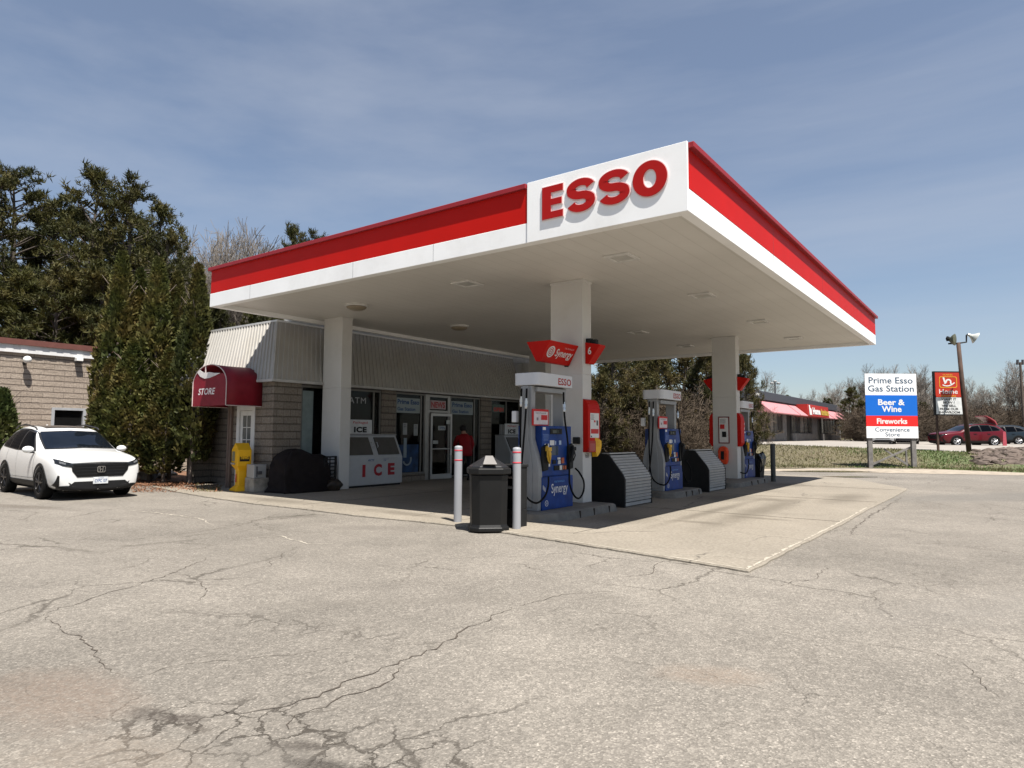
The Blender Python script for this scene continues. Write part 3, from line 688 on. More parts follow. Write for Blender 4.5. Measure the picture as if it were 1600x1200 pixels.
# ------------------------------------------------------------------ fuel pumps
PX0, PY0, PZ0 = -3.46, 1.2, .17
def make_pump():
    t = thing('fuel_pump', 'x', 'petrol pump', (PX0, PY0, PZ0), 'blue and grey petrol pumps')
    X = -3.2
    # bottle shaped end panels
    prof = [(.25, 0), (.262, .3), (.265, .55), (.255, .75), (.225, .92), (.175, 1.06), (.135, 1.18), (.118, 1.32), (.115, 2.16)]
    def sm(pr_):
        out = []
        for i in range(len(pr_)-1):
            for k_ in range(4):
                t_ = k_/4; p0 = pr_[max(i-1, 0)]; p1 = pr_[i]; p2 = pr_[i+1]; p3 = pr_[min(i+2, len(pr_)-1)]
                out.append(tuple(.5*((2*p1[j])+(-p0[j]+p2[j])*t_+(2*p0[j]-5*p1[j]+4*p2[j]-p3[j])*t_*t_+(-p0[j]+3*p1[j]-3*p2[j]+p3[j])*t_**3) for j in (0, 1)))
        return out+[pr_[-1]]
    pr_ = sm(prof)
    for y in (0, 1.03):
        poly = [(a, b) for a, b in pr_]+[(-a, b) for a, b in reversed(pr_)]
        mb = MB().prism(poly, (PX0, PY0+y+.12, PZ0), FY, .12)
        if y == 0:
            poly2 = [(a*.52, b) for a, b in pr_]+[(-a*.52, b) for a, b in reversed(pr_)]
            poly2 = [(a, b) for a, b in poly2 if b > .03]
            mb.prism(poly2, (PX0, PY0+.001, PZ0), FY, .018)
        mb.build('end_panel', GREYP, t, bevel=.012, bseg=3)
    mb = MB(); mb.box((PX0-.235, PY0+.12, PZ0+.02), (PX0+.235, PY0+1.03, PZ0+1.46)); cab = mb.build('cabinet', BLUE2, t)
    for s_, nm in ((1, 'front_panel'), (-1, 'front_panel')):
        mb = MB()
        a = PX0+s_*.235; b = PX0+s_*.26
        mb.box((a, PY0+.12, PZ0+.58), (b-s_*.005, PY0+1.09, PZ0+1.46)); mb.box((a, PY0+.09, PZ0+.0), (b+s_*.015, PY0+1.12, PZ0+.57))
        mb.build(nm, BLUE, t, bevel=.012, bseg=2)
    # fittings on the face that looks towards +X, measured in the photo
    def R(x0, y0, x1, y1, x=X): # crop px -> world (y0,z0,y1,z1)
        a = GX(800+x0/7.5, 640+y1/7.5, x); b = GX(800+x1/7.5, 640+y0/7.5, x); c = GX(800+x1/7.5, 640+y1/7.5, x)
        return a.y, (a.z+c.z)/2, b.y, b.z
    def pl(name, rs, m, x0=-3.206, th=.012, parent=t, bev=0):
        first = None
        for r in rs:
            y0, z0, y1, z1 = R(*r); o_ = MB().box((x0, y0, z0), (x0+th, y1, z1)).build(name, m, parent, bevel=bev); first = first or o_
        return first
    dsp = pl('display', [(447, 225, 583, 288)], BLACK, th=.014, bev=.004); pl('readout', [(470, 240, 540, 275)], mat('lcd', (.05, .06, .055), .15), x0=-3.193, th=.006, parent=dsp)
    sc = pl('screen', [(455, 425, 540, 535)], mat('pump_screen', (.05, .075, .11), .12), th=.012)
    pl('price_card', [(445, 360, 495, 418), (362, 205, 395, 238), (385, 400, 434, 480), (400, 572, 446, 668)], PAPER, th=.008)
    pl('card_print', [(400, 425, 420, 462)], PRED, x0=-3.198, th=.004)
    pl('instruction_print', [(365, 288, 432, 294), (370, 303, 436, 308), (370, 316, 430, 321), (370, 330, 434, 335), (372, 344, 425, 349), (372, 356, 430, 361), (400, 492, 428, 530)], mat('faint_blue_print', (.12, .2, .42), .5), x0=-3.206, th=.004)
    pl('loyalty_sticker', [(552, 362, 576, 412), (505, 368, 516, 412)], mat('pale_blue', (.35, .45, .6), .4), th=.008)
    kp = pl('keypad', [(476, 590, 512, 636), (492, 648, 640, 708)], BLACK, th=.016)
    pl('grade_button', [(528, 560, 560, 585), (535, 592, 562, 638), (553, 652, 580, 706)], PAPER, x0=-3.196, th=.012, parent=kp)
    pl('grade_button', [(574, 562, 604, 628), (590, 655, 605, 700), (614, 655, 628, 700)], mat('button_orange', (.45, .10, .04), .4), x0=-3.196, th=.010, parent=kp)
    # upper poster
    y0, z0, y1, z1 = R(286, 900, 468, 1085)
    a = GX(800+288/7.5, 520+1085/7.5, X); b = GX(800+468/7.5, 520+900/7.5, X)
    ps = MB().box((PX0+.16, a.y, a.z), (PX0+.19, b.y, b.z)).build('poster', PRED, t)
    MB().box((PX0+.190, a.y+.02, a.z+.02), (PX0+.194, b.y-.03, b.z-.04)).build('poster_sheet', mat('poster_sheet', (.62, .55, .55), .5), ps)
    mb = MB(); mb.box((PX0+.194, a.y+.24, a.z+.10), (PX0+.197, b.y-.05, b.z-.10)); mb.build('poster_print', PRED, ps)
    mb = MB(); mb.text('Extra Rewards', .32, .035, (PX0+.196, (a.y+b.y)/2-.01, b.z-.065), FX); mb.box((PX0+.194, a.y+.10, a.z+.09), (PX0+.197, a.y+.15, a.z+.14)); mb.build('poster_text', mat('print_grey', (.22, .18, .2), .6), ps)
    # lettering on the lower panel
    lo = MB()
    lo.text('Synergy', .54, .215, (PX0+.2765, PY0+.66, PZ0+.335), FX, .008); lt = lo.build('lettering', PAPER, t)
    MB().text('FUEL TECHNOLOGY', .34, .030, (PX0+.2765, PY0+.66, PZ0+.475), FX, .006).build('lettering', LBLUE, t)
    c = (PX0+.2765, PY0+.235, PZ0+.115); mb = MB()
    A = [(.052*math.cos(i*.2618), .052*math.sin(i*.2618)) for i in range(25)]; B = [(p[0]*.8, p[1]*.8) for p in A]
    fs, vs = solid_strip(mb, A, B, c, FX, .002); mb.add(vs, fs); mb.text('24', .05, .04, c, FX, .01, d=.001)
    for i in range(3): mb.box((PX0+.275, PY0+.12+i*.03, PZ0+.36-i*.02), (PX0+.2775, PY0+.135+i*.03, PZ0+.43-i*.02))
    mb.build('round_badge', PAPER, t)
    # crown canopy over the pump
    pl_ = rrect(-.265, -.03, .265, 1.18, .10, 6); n = len(pl_); mb = MB()
    zt = 2.385
    def zb(y): f = max(0, min(1, (y+.03)/1.21)); return 2.15-.035*math.sin(math.pi*f)*0+.03*math.cos(math.pi*2*f)*.6
    def zt_(y): f = (y+.03)/1.21; return zt+.018*math.sin(math.pi*f)
    vs = [(PX0+a_, PY0+b_, PZ0+zb(b_)) for a_, b_ in pl_]+[(PX0+a_*1.02, PY0+b_, PZ0+zt_(b_)) for a_, b_ in pl_]
    mb.add(vs, [tuple(range(n-1, -1, -1)), tuple(range(n, 2*n))]+[(i, (i+1) % n, n+(i+1) % n, n+i) for i in range(n)])
    cr = mb.build('crown', mat('crown_white', (.58, .585, .60), .4, var=.02), t, bevel=.008)
    MB().text('ESSO', .44, .125, (PX0+.2705, PY0+.845, PZ0+2.265), FX, .018, 1.05).build('lettering', LRED, cr)
    mb = MB(); mb.box((PX0-.17, PY0+.1, PZ0+2.06), (PX0+.17, PY0+1.05, PZ0+2.14)); mb.build('crown_underside', GREYP, t)
    # hoses
    def hose(P, r=.017):
        # smooth through P
        out = []
        for i in range(len(P)-1):
            p0 = P[max(i-1, 0)]; p1 = P[i]; p2 = P[i+1]; p3 = P[min(i+2, len(P)-1)]
            for k_ in range(8):
                u_ = k_/8; out.append(.5*((2*p1)+(-p0+p2)*u_+(2*p0-5*p1+4*p2-p3)*u_*u_+(-p0+3*p1-3*p2+p3)*u_**3))
        return out+[P[-1]]
    g1 = [GY(815, 607, 1.12), GY(814, 640, 1.12), GY(813, 700, 1.10), GY(815, 755, 1.10), GY(823, 777, 1.12), GX(838, 786, -3.10), GX(851, 776, -3.08), GX(856.5, 760, -3.08), GX(857, 745, -3.1)]
    g2 = [GX(880.5, 613, -3.16), GX(882, 650, -3.12), GX(887, 690, -3.08), GX(889.5, 730, -3.06), GX(890, 755, -3.02), GX(897, 774, -2.98), GX(905, 778.5, -2.98), GX(911.5, 768, -2.98), GX(912, 752, -3.0), GX(905, 738, -3.04), GX(899, 732, -3.06)]
    g3 = [GY(823, 607, 1.14), GY(821.5, 645, 1.12), GY(818, 690, 1.05), GY(814.5, 735, 1.08), GY(812, 775, 1.2), Vector((PX0-.4, PY0+.3, PZ0+.25)), Vector((PX0-.38, PY0+.35, PZ0+.8))]
    for g_ in (g1, g2, g3):
        h_ = MB().tube(hose(g_), .017, 8).build('hose', RUB, t, smooth=True)
        p = g_[0].lerp(g_[1], .62); d = (g_[1]-g_[0]).normalized()
        MB().tube([p-d*.09, p-d*.05, p-d*.049, p+d*.01, p+d*.011, p+d*.05, p+d*.09], [.02, .02, .03, .03, .022, .028, .02], 10).build('breakaway_coupling', STEEL, h_, smooth=True, auto=35)
    # nozzles and their boots
    def nozzle(y, z, m, s=1):
        bt = MB(); bt.prism([(-.10, .16), (.06, .22), (.10, .0), (.08, -.24), (-.08, -.26), (-.11, -.05)], (PX0+.245, y, z), FX, .045).build('nozzle_boot', BLACK, t, bevel=.01)
        nz = MB(); x = PX0+.33
        nz.tube([(x-.02, y-.03*s, z+.17), (x, y-.0*s, z+.13), (x+.01, y+.03*s, z+.04), (x, y+.05*s, z-.06)], [.022, .034, .036, .026], 10)
        nz.tube([(x+.005, y-.035*s, z+.09), (x+.02, y-.05*s, z+.0), (x+.01, y-.0*s, z-.09), (x, y+.045*s, z-.10)], [.012]*4, 8)
        nz.box((x-.03, y-.045, z+.09), (x+.04, y+.055, z+.155))
        nz.tube([(x, y+.05*s, z-.06), (x-.005, y+.055*s, z-.13)], [.02, .016], 8)
        nz.build('nozzle', m, t, smooth=True, auto=40)
    nozzle(PY0+.20, PZ0+.93, BRASS, 1); nozzle(PY0+1.03, PZ0+.93, BLACK, -1)
    # paper towel holder
    MB().box((PX0-.30, PY0-.02, PZ0+1.52), (PX0-.20, PY0+.06, PZ0+1.72)).build('towel_holder', PAPER, t, bevel=.01)
    return t
pump = make_pump(); pump['label'] = 'blue and grey petrol pump nearest the camera, beside the two grey bollards'
p2 = copy_tree(pump); p2.location = (PX0, 6.42, PZ0); p2['label'] = 'middle blue and grey petrol pump, standing between the two roller-front cabinets'
p3 = copy_tree(pump); p3.location = (PX0-.06, 12.58, PZ0); p3['label'] = 'farthest petrol pump, half hidden behind the far white column'

# ------------------------------------------------------------------ red signs and stations on the columns
def FS(a, c):  # sloping face that looks towards +X and down
    v = Vector((a, 0, c)).normalized(); u = Vector((0, 1, 0)); return (u, v, u.cross(v))
sx_, zt_, zb_ = -3.665, 3.215, 2.835
t = thing('lane_sign', 'red wedge-shaped sign with white Synergy lettering above the nearest pump', 'sign', (sx_, 2.9, zb_))
MB().prism([(-.05, 0), (.05, 0), (.265, .38), (-.265, .38)], (sx_, 2.9, zb_), FY, 1.03).build('sign_body', RED, t, bevel=.008)
ax = FS(.215, .38); mid = Vector((sx_+.1575+.003, 2.40, zb_+.19-.0015))
mb = MB(); mb.text('Synergy', .60, .20, mid+ax[0]*.13-ax[1]*.02, ax, .012, d=.002, shear=.1)
mb.build('lettering', PAPER, t)
MB().text('FUEL TECHNOLOGY', .34, .032, mid+ax[0]*.24+ax[1]*.115, ax, .006, d=.002).build('lettering', PINK, t)
mb = MB(); cc_ = mid-ax[0]*.34
for r0, r1 in ((.105, .088), (.072, .055), (.036, .018)):
    A = [((r0+(.012*math.cos(i*2.0944*3) if r0 > .1 else 0))*math.cos(i*.2618), (r0+(.012*math.cos(i*2.0944*3) if r0 > .1 else 0))*math.sin(i*.2618)) for i in range(25)]; B = [(r1*math.cos(i*.2618), r1*math.sin(i*.2618)) for i in range(25)]
    fs, vs = solid_strip(mb, A, B, cc_+ax[2]*.0015, ax, .001); mb.add(vs, fs)
mb.build('round_emblem', PAPER, t)
MB().box((sx_-.03, 2.84, zb_-.02), (sx_+.03, 2.9, zb_+.3)).build('bracket', BLACK, t)
def number_sign(cx, cy, side, num, label):
    x0 = cx+side*.3725
    t = thing('lane_number_sign', label, 'sign', (x0, cy, 2.86), 'red lane number signs on the canopy columns')
    pl = [(0, 0), (side*.07, 0), (side*.32, .33), (side*.32, .36), (0, .42)]
    MB().prism(pl, (x0, cy+.17, 2.87), FY, .24).build('sign_body', RED, t, bevel=.005)
    if num: MB().text(num, .075, .15, (x0+side*.10, cy-.0705, 3.12), FY, .02, d=.003).build('lettering', PAPER, t)
    mb = MB()
    for dx, dz in ((.05, .45), (.17, .42)): mb.box((x0+side*(dx-.05), cy-.05, 2.87+dz-.05), (x0+side*(dx+.06), cy+.06, 2.87+dz+.05))
    mb.build('loudspeaker', BLACK, t, bevel=.012)
number_sign(-3.69, 3.077, 1, '6', 'red lane sign with a white 6 on the right side of the nearest column')
number_sign(-3.69, 12.357, 1, '', 'dark red lane sign on the right side of the far column')
number_sign(-3.69, 12.357, -1, '', 'dark red lane sign on the left side of the far column')
def station(cx, cy, side, label, full=False):
    x0 = cx+side*.3725
    t = thing('service_station_panel', label, 'wall panel', (x0, cy, 1.15), 'red panels on the canopy columns')
    pl = [(0, 0), (side*.05, 0), (side*.12, .10), (side*.12, .84), (side*.10, .93), (side*.055, 1.0), (0, 1.03)]
    MB().prism(pl, (x0, cy+.30 if full else cy+.165, 1.145), FY, .47 if full else .33).build('casing', RED, t, bevel=.01)
    if full:
        x = x0+.12; y0, y1 = cy-.09, cy+.25
        sh = MB().box((x-.002, y0, 1.42), (x+.004, y1, 1.90)).build('notice', PAPER, t)
        mb = MB(); mb.box((x+.003, y0+.02, 1.50), (x+.006, y1-.02, 1.59)); mb.box((x+.003, y0+.14, 1.72), (x+.006, y0+.20, 1.76)); mb.build('notice_print', PRED, sh)
        mb = MB(); mb.box((x+.003, y1-.10, 1.66), (x+.006, y1-.04, 1.76)); mb.box((x+.003, y0+.02, 1.43), (x+.006, y0+.06, 1.46))
        for i in range(5): mb.box((x+.003, y0+.03, 1.86-.022*i), (x+.005, y0+.15-.02*(i % 2), 1.867-.022*i))
        mb.build('notice_print', DKGREY, sh)
        g_ = MB().box((x0, cy-.15, 1.14), (x0+.13, cy+.12, 1.36)).build('glove_dispenser', mat('dispenser_red', (.33, .012, .012), .4), t, bevel=.01)
        mb = MB()
        for i in range(4): mb.box((x0+.13, cy-.09+i*.045, 1.17), (x0+.133, cy-.08+i*.045, 1.31))
        mb.build('slots', mat('pale_red', (.5, .25, .22), .5), g_)
        MB().prism([(0, 0)]+[(.26*math.cos(R_(a)), .26*math.sin(R_(a))) for a in range(-75, 20, 8)]+[(.1, .12), (0, .12)], (x0+.02, cy+.10, 1.30), FX, .10).build('towel_bowl', YEL, t)
        MB().text('68', .13, .095, (x0+.002, cy-.01, 1.075), FX, .012, 1.1).build('number_sticker', BLACK, t)
station(-3.69, 3.077, 1, 'red service panel with white notice and yellow bowl on the nearest column', True)
station(-3.69, 12.357, -1, 'plain red panel on the left side of the far column')
station(-3.69, 12.357, 1, 'plain red panel on the right side of the far column')
cb_ = (-3.69, 12.357); yb = cb_[1]-.171
t = thing('notice_board', 'narrow framed notice on the front of the far column', 'notice', (-3.71, yb, 1.24))
MB().box((-3.885, yb-.02, 1.235), (-3.545, yb, 2.06)).build('frame', mat('maroon', (.16, .02, .02), .5), t)
MB().box((-3.855, yb-.024, 1.265), (-3.575, yb-.0195, 2.03)).build('sheet', PAPER, t)
mb = MB(); mb.box((-3.83, yb-.027, 1.68), (-3.69, yb-.0235, 1.82)); MB
mb.build('print', PRED, t); mb = MB(); mb.box((-3.77, yb-.027, 1.43), (-3.64, yb-.0235, 1.60))
for i in range(5): mb.box((-3.83, yb-.027, 1.98-.03*i), (-3.66+.02*(i % 2), yb-.0235, 1.988-.03*i))
mb.build('print', BLACK, t)
t = thing('extinguisher_box', 'bright orange-red fire extinguisher cover on the far column', 'extinguisher box', (-3.72, yb, .62))
mb = MB(); mb.prism([(-.10, 0), (.10, 0), (.14, .12), (.15, .40), (.11, .50), (.04, .55), (-.04, .55), (-.11, .50), (-.15, .40), (-.14, .12)], (-3.72, yb, .60), FY, .17)
mb.build('cover', mat('safety_orange', (.72, .06, .012), .4), t, bevel=.03, bseg=3); MB().box((-3.77, yb-.175, .74), (-3.67, yb-.171, 1.0)).build('window', BLACK, t)
ya = 3.077-.171
tag(MB().box((-3.52, ya-.05, 1.30), (-3.37, ya, 1.43)).build('intercom_box', BLACK, bevel=.012), 'small black intercom box on the front of the nearest column', 'box')

# ------------------------------------------------------------------ roller-front cabinets
def cabinet(y0, label):
    t = thing('storage_cabinet', label, 'cabinet', (-2.9, y0, ZS), 'black storage cabinets with grey roller fronts')
    x0 = -2.9; ln = 1.30
    side = [(0, 0), (.0, .56), (-.05, .66), (-.36, 1.04), (-.42, 1.06), (-1.15, 1.06), (-1.15, 0)]
    for y in (y0, y0+ln-.05):
        MB().prism([(a, b) for a, b in side], (x0+.02, y+.05, ZS), FY, .05).build('side_panel', BLACK, t, bevel=.01)
    MB().prism([(a-.05, b-.02 if b > .1 else b+.02) for a, b in side], (x0, y0+ln-.05, ZS), FY, ln-.10).build('carcass', BLACK, t)
    path = [(0, .10), (0, .56), (-.05, .66), (-.355, 1.03)]
    pts = []
    for a, b in zip(path, path[1:]):
        L_ = math.dist(a, b); n = max(1, round(L_/.068))
        for i in range(n): pts.append((a[0]+(b[0]-a[0])*i/n, a[1]+(b[1]-a[1])*i/n))
    pts.append(path[-1]); mb = MB()
    for a, b in zip(pts, pts[1:]):
        dx, dz = b[0]-a[0], b[1]-a[1]; L_ = math.hypot(dx, dz); nx, nz = dz/L_, -dx/L_
        pr_ = [(a[0]-.02, a[1]), (a[0]+nx*.001, a[1]+nz*.001), (a[0]+dx*.06+nx*.014, a[1]+dz*.06+nz*.014), (a[0]+dx*.72+nx*.020, a[1]+dz*.72+nz*.020), (b[0]-dx*.10, b[1]-dz*.10), (b[0]-.02, b[1])]
        mb.prism(pr_, (x0, y0+ln-.06, ZS), FY, ln-.12)
    mb.build('roller_shutter', mat('shutter_grey', (.34, .335, .32), .55, var=.08), t)
    MB().box((x0-.1, y0+.05, ZS+.02), (x0+.004, y0+ln-.05, ZS+.085)).build('kick_plate', mat('shutter_grey', (.2, .2, .2)), t)
    mb = MB().box((x0-.52, y0+.06, ZS+1.055), (x0-.345, y0+ln-.06, ZS+1.075)); mb.build('top_rail', mat('rail_grey', (.42, .42, .40), .4), t)
cabinet(3.80, 'roller-front cabinet nearest the camera, between first and middle pump')
cabinet(8.52, 'roller-front cabinet between the middle pump and the far column')

# ------------------------------------------------------------------ bins and bollards
c = GD(764.5, 10.42); c.z = 0
t = thing('waste_bin', 'black eight-sided waste bin with pyramid lid between two grey bollards', 'waste bin', (c.x, c.y, 0))
def oct_(r, z, sq=1.0, a0=22.5): return [(c.x+r*math.cos(R_(a0+45*i+(8 if i % 2 else -8))), c.y+r*sq*math.sin(R_(a0+45*i+(8 if i % 2 else -8))), z) for i in range(8)]
def loft(mb, rings, cap=True):
    n = len(rings[0]); vs = [p for r in rings for p in r]
    fs = [(i+o*n, (i+1) % n+o*n, (i+1) % n+(o+1)*n, i+(o+1)*n) for o in range(len(rings)-1) for i in range(n)]
    if cap: fs += [tuple(range(n-1, -1, -1)), tuple((len(rings)-1)*n+i for i in range(n))]
    return mb.add(vs, fs)
BINM = mat('bin_black', (.006, .0058, .0056), .5, var=.25, vs=3, spec=.3)
loft(MB(), [oct_(.35, .02), oct_(.35, .075), oct_(.325, .09), oct_(.31, .12), oct_(.325, .80), oct_(.33, .86)]).build('body', BINM, t, bevel=.01)
loft(MB(), [oct_(.325, .865), oct_(.375, .875), oct_(.375, .955), oct_(.335, .975)]).build('rim', BINM, t, bevel=.01)
lid = loft(MB(), [oct_(.33, .97), oct_(.325, .99), oct_(.055, 1.145), oct_(.03, 1.15)]).build('lid', mat('lid_black', (.016, .016, .018), .4, spec=.35), t, bevel=.006)
# pale swing flap on the lid, on the side that looks to the right
d = Vector((.62, -.78, 0)); sdv = Vector((.78, .62, 0)); hgt = Vector((0, 0, 1))
a = Vector((c.x, c.y, 1.01))+d*.285; b = Vector((c.x, c.y, 1.13))+d*.085
off = Vector((.22, -.12, .25)).normalized()*.012+d*.012
MB().add([p+off for p in (a-sdv*.09, a+sdv*.12, b+sdv*.055, b-sdv*.055)]+[p+off*2.2 for p in (a-sdv*.09, a+sdv*.12, b+sdv*.055, b-sdv*.055)], [(3, 2, 1, 0), (4, 5, 6, 7), (0, 1, 5, 4), (1, 2, 6, 5), (2, 3, 7, 6), (3, 0, 4, 7)]).build('flap', mat('flap_grey', (.20, .19, .18), .4), t)
c2 = GD(803, 10.75); x, y = c2.x, c2.y
t = thing('squeegee_station', 'narrow black stand with shelves behind the right grey bollard', 'squeegee stand', (x, y, 0))
mb = MB()
mb.box((x-.17, y-.14, .02), (x+.17, y+.14, .30)); mb.box((x-.17, y+.10, .30), (x+.17, y+.14, .98)); mb.box((x-.17, y-.14, .30), (x-.14, y+.10, .98)); mb.box((x+.14, y-.14, .30), (x+.17, y+.10, .98)); mb.box((x-.185, y-.155, .96), (x+.185, y+.155, 1.0))
mb.build('stand', BLACK, t, bevel=.008)
MB().box((x-.14, y-.13, .78), (x+.14, y+.09, .81)).build('shelf', mat('shelf_tan', (.30, .24, .20), .6), t); MB().box((x-.12, y-.12, .62), (x+.12, y+.08, .66)).build('tray', GREYP, t)
BOLG = mat('bollard_grey', (.27, .275, .29), .4, var=.05, vs=3); BOLR = mat('bollard_red', (.55, .05, .07), .5)
def bollard(x, y, h, r, m, label, bands=True, lean=0, grp='bollards guarding the pumps'):
    t = thing('bollard', label, 'bollard', (x, y, 0), grp)
    sec = [(r, 0.0), (r, h-.035), (r*.97, h-.015), (r*.8, h-.004), (r*.4, h+.004), (.002, h+.006)]
    MB().lathe(sec, (x, y, 0), 28, cap=False).build('post', m, t, smooth=True, auto=40)
    if bands:
        for z in (h-.075, h-.235):
            MB().lathe([(r+.0005, z-.011), (r+.0022, z-.010), (r+.0022, z+.010), (r+.0005, z+.011)], (x, y, 0), 28, cap=False).build('reflective_band', BOLR, t, smooth=True)
    return t
p = G(715, 818); bollard(p.x, p.y, 1.28, .066, BOLG, 'grey bollard with two thin red bands, left of the black waste bin')
p = G(807, 829); bollard(p.x, p.y, 1.275, .066, BOLG, 'grey bollard with two thin red bands, right of the black waste bin')
bollard(-2.70, 13.75, 1.22, .075, mat('bollard_dark', (.055, .06, .06), .6), 'plain dark steel bollard at the far end of the islands', False)
cx, cy = -3.42, 14.25
t = thing('waste_tub', 'black tub with a bin bag folded over its rim behind the far pump', 'waste bin', (cx, cy, .17))
random.seed(5)
def rr_(w, d, z, j=0): return [(cx+w*sx+random.uniform(-j, j), cy+d*sy+random.uniform(-j, j), z+random.uniform(-j, j)*1.5) for sx, sy in ((-1, -1), (-.5, -1), (0, -1), (.5, -1), (1, -1), (1, -.5), (1, 0), (1, .5), (1, 1), (.5, 1), (0, 1), (-.5, 1), (-1, 1), (-1, .5), (-1, 0), (-1, -.5))]
loft(MB(), [rr_(.22, .22, .03), rr_(.27, .27, .78)]).build('tub', BLACK, t)
loft(MB(), [rr_(.285, .285, .52, .03), rr_(.30, .30, .72, .025), rr_(.30, .30, .86, .05), rr_(.22, .22, .90, .05), rr_(.18, .18, .7, .02)], False).build('bag', mat('bag_black', (.012, .012, .013), .25), t)

# ------------------------------------------------------------------ shop building
FXX, SY0, YE = -11.50, 1.60, 16.0
shop = thing('shop_building', 'low shop of split-face block with ribbed white mansard roof behind the pumps', 'shop', (-13.7, 8.5, 0))
mb = MB(); tw = .22
def wx(y0, y1, z0=0, z1=2.86): mb.box((FXX-tw, y0, z0), (FXX, y1, z1))
wx(SY0, 2.42); wx(5.22, 5.80); wx(9.86, 10.46); wx(12.25, YE)
wx(2.42, 5.22, 0, .24); wx(5.80, 7.10, 0, .24); wx(10.46, 12.25, 0, .24)
mb.box((-16.0, SY0+.85, 0), (-13.42, SY0+.85+tw, 2.86)); mb.box((-13.42, SY0+.12, 0), (-13.30, SY0+.85+tw, 2.86)); mb.box((-13.42, SY0, 0), (-13.10, SY0+.12, 2.86)); mb.box((-12.28, SY0, 0), (FXX-tw, SY0+tw, 2.86)); mb.box((-13.10, SY0, 2.18), (-12.28, SY0+tw, 2.86))
mb.box((-16.0, SY0+tw, 0), (-16.0+tw, YE, 2.86))
mb.build('block_wall', BLOCK, shop)
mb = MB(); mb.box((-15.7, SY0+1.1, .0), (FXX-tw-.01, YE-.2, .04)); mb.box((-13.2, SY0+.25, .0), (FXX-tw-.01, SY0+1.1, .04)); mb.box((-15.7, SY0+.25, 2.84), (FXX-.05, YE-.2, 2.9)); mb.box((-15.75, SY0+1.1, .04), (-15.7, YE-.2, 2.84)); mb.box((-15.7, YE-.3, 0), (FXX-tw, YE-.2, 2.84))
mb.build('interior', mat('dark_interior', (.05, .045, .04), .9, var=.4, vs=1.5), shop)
# shelves and goods seen dimly through the glass
random.seed(21)
mb = MB()
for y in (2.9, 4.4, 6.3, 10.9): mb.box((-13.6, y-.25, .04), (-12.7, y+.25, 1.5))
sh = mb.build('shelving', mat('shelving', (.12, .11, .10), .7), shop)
mb = MB()
for i in range(70):
    y = random.choice((2.9, 4.4, 6.3, 10.9))+random.uniform(-.24, .24); z = random.choice((.3, .6, .9, 1.2)); mb.cur = random.randrange(4)
    mb.box((-12.7, y-.03, z), (-12.66, y+.03, z+random.uniform(.1, .22)))
mb.build('goods', [PRED, SBLUE, YEL, PAPER], shop)
FR = mat('window_frame', (.16, .15, .135), .45, metal=.4, var=.08)
FRD = mat('door_frame', (.27, .26, .24), .4, metal=.5, var=.08)
def bay(y0, y1, z0, z1, mull=(), fw=.055, fm=FR, tr=()):
    f = MB(); x = FXX-.06
    f.box((x-.05, y0, z0), (x+.03, y1, z0+fw)); f.box((x-.05, y0, z1-fw), (x+.03, y1, z1))
    f.box((x-.05, y0, z0+fw), (x+.03, y0+fw, z1-fw)); f.box((x-.05, y1-fw, z0+fw), (x+.03, y1, z1-fw))
    for m_ in mull: f.box((x-.045, m_-fw/2, z0+fw), (x+.025, m_+fw/2, z1-fw))
    for t_ in tr: f.box((x-.045, y0+fw, t_-fw/2), (x+.025, y1-fw, t_+fw/2))
    o = f.build('window', fm, shop, bevel=.004, bseg=1)
    MB().box((x-.014, y0+fw-.005, z0+fw-.005), (x-.006, y1-fw+.005, z1-fw+.005)).build('pane', GLASS, o)
    return o
b1 = bay(2.42, 5.22, .24, 2.74, (3.3, 4.95)); b2 = bay(5.80, 7.10, .24, 2.74, (6.92,)); b4 = bay(8.28, 9.86, .06, 2.74, (9.55,)); b5 = bay(10.46, 12.25, .24, 2.74, (11.4,))
# transom and door jambs
f = MB(); x = FXX-.06
f.box((x-.05, 7.10, .0), (x+.04, 7.30, 2.74)); f.box((x-.05, 8.16, .0), (x+.04, 8.28, 2.74)); f.box((x-.05, 7.30, 2.66), (x+.04, 8.16, 2.74)); f.box((x-.05, 7.30, 2.16), (x+.04, 8.16, 2.24))
dj = f.build('door_surround', FRD, shop, bevel=.005, bseg=1)
MB().box((x-.014, 7.29, 2.235), (x-.006, 8.17, 2.665)).build('pane', GLASS, dj)
mb = MB(); mb.box((FXX-.3, SY0+.3, 2.74), (FXX-.02, YE-.3, 2.84)); mb.build('lintel', mat('lintel', (.06, .055, .05), .8), shop)
# the door leaf stands open
hinge = Vector((FXX+.01, 7.31, 0)); best = None
for i in range(0, 90):
    a = R_(i); q = hinge+Vector((math.sin(a)*.86, math.cos(a)*.86, 0)); d = q-CAM; u_ = 800+CF*d.dot(CR)/d.dot(_F)
    if best is None or abs(u_-705) < best[0]: best = (abs(u_-705), a)
DA = best[1]; dv = Vector((math.sin(DA), math.cos(DA), 0)); nv = Vector((math.cos(DA), -math.sin(DA), 0)); DAX = (dv, Vector((0, 0, 1)), nv)
dr = MB(); dw, dh, s_ = .86, 2.14, .07
for (a, b, z0, z1) in ((0, s_, .04, dh), (dw-s_, dw, .04, dh), (s_, dw-s_, .04, .20), (s_, dw-s_, dh-.09, dh), (s_, dw-s_, .98, 1.02)):
    dr.prism([(a, z0), (b, z0), (b, z1), (a, z1)], hinge-nv*.02, DAX, .045)
door = dr.build('door', mat('door_alu', (.42, .41, .39), .4, metal=.4, var=.05), shop, bevel=.004, bseg=1)
MB().prism([(s_, .2), (dw-s_, .2), (dw-s_, .98), (s_, .98)], hinge-nv*.002, DAX, .008).build('pane', GLASS, door)
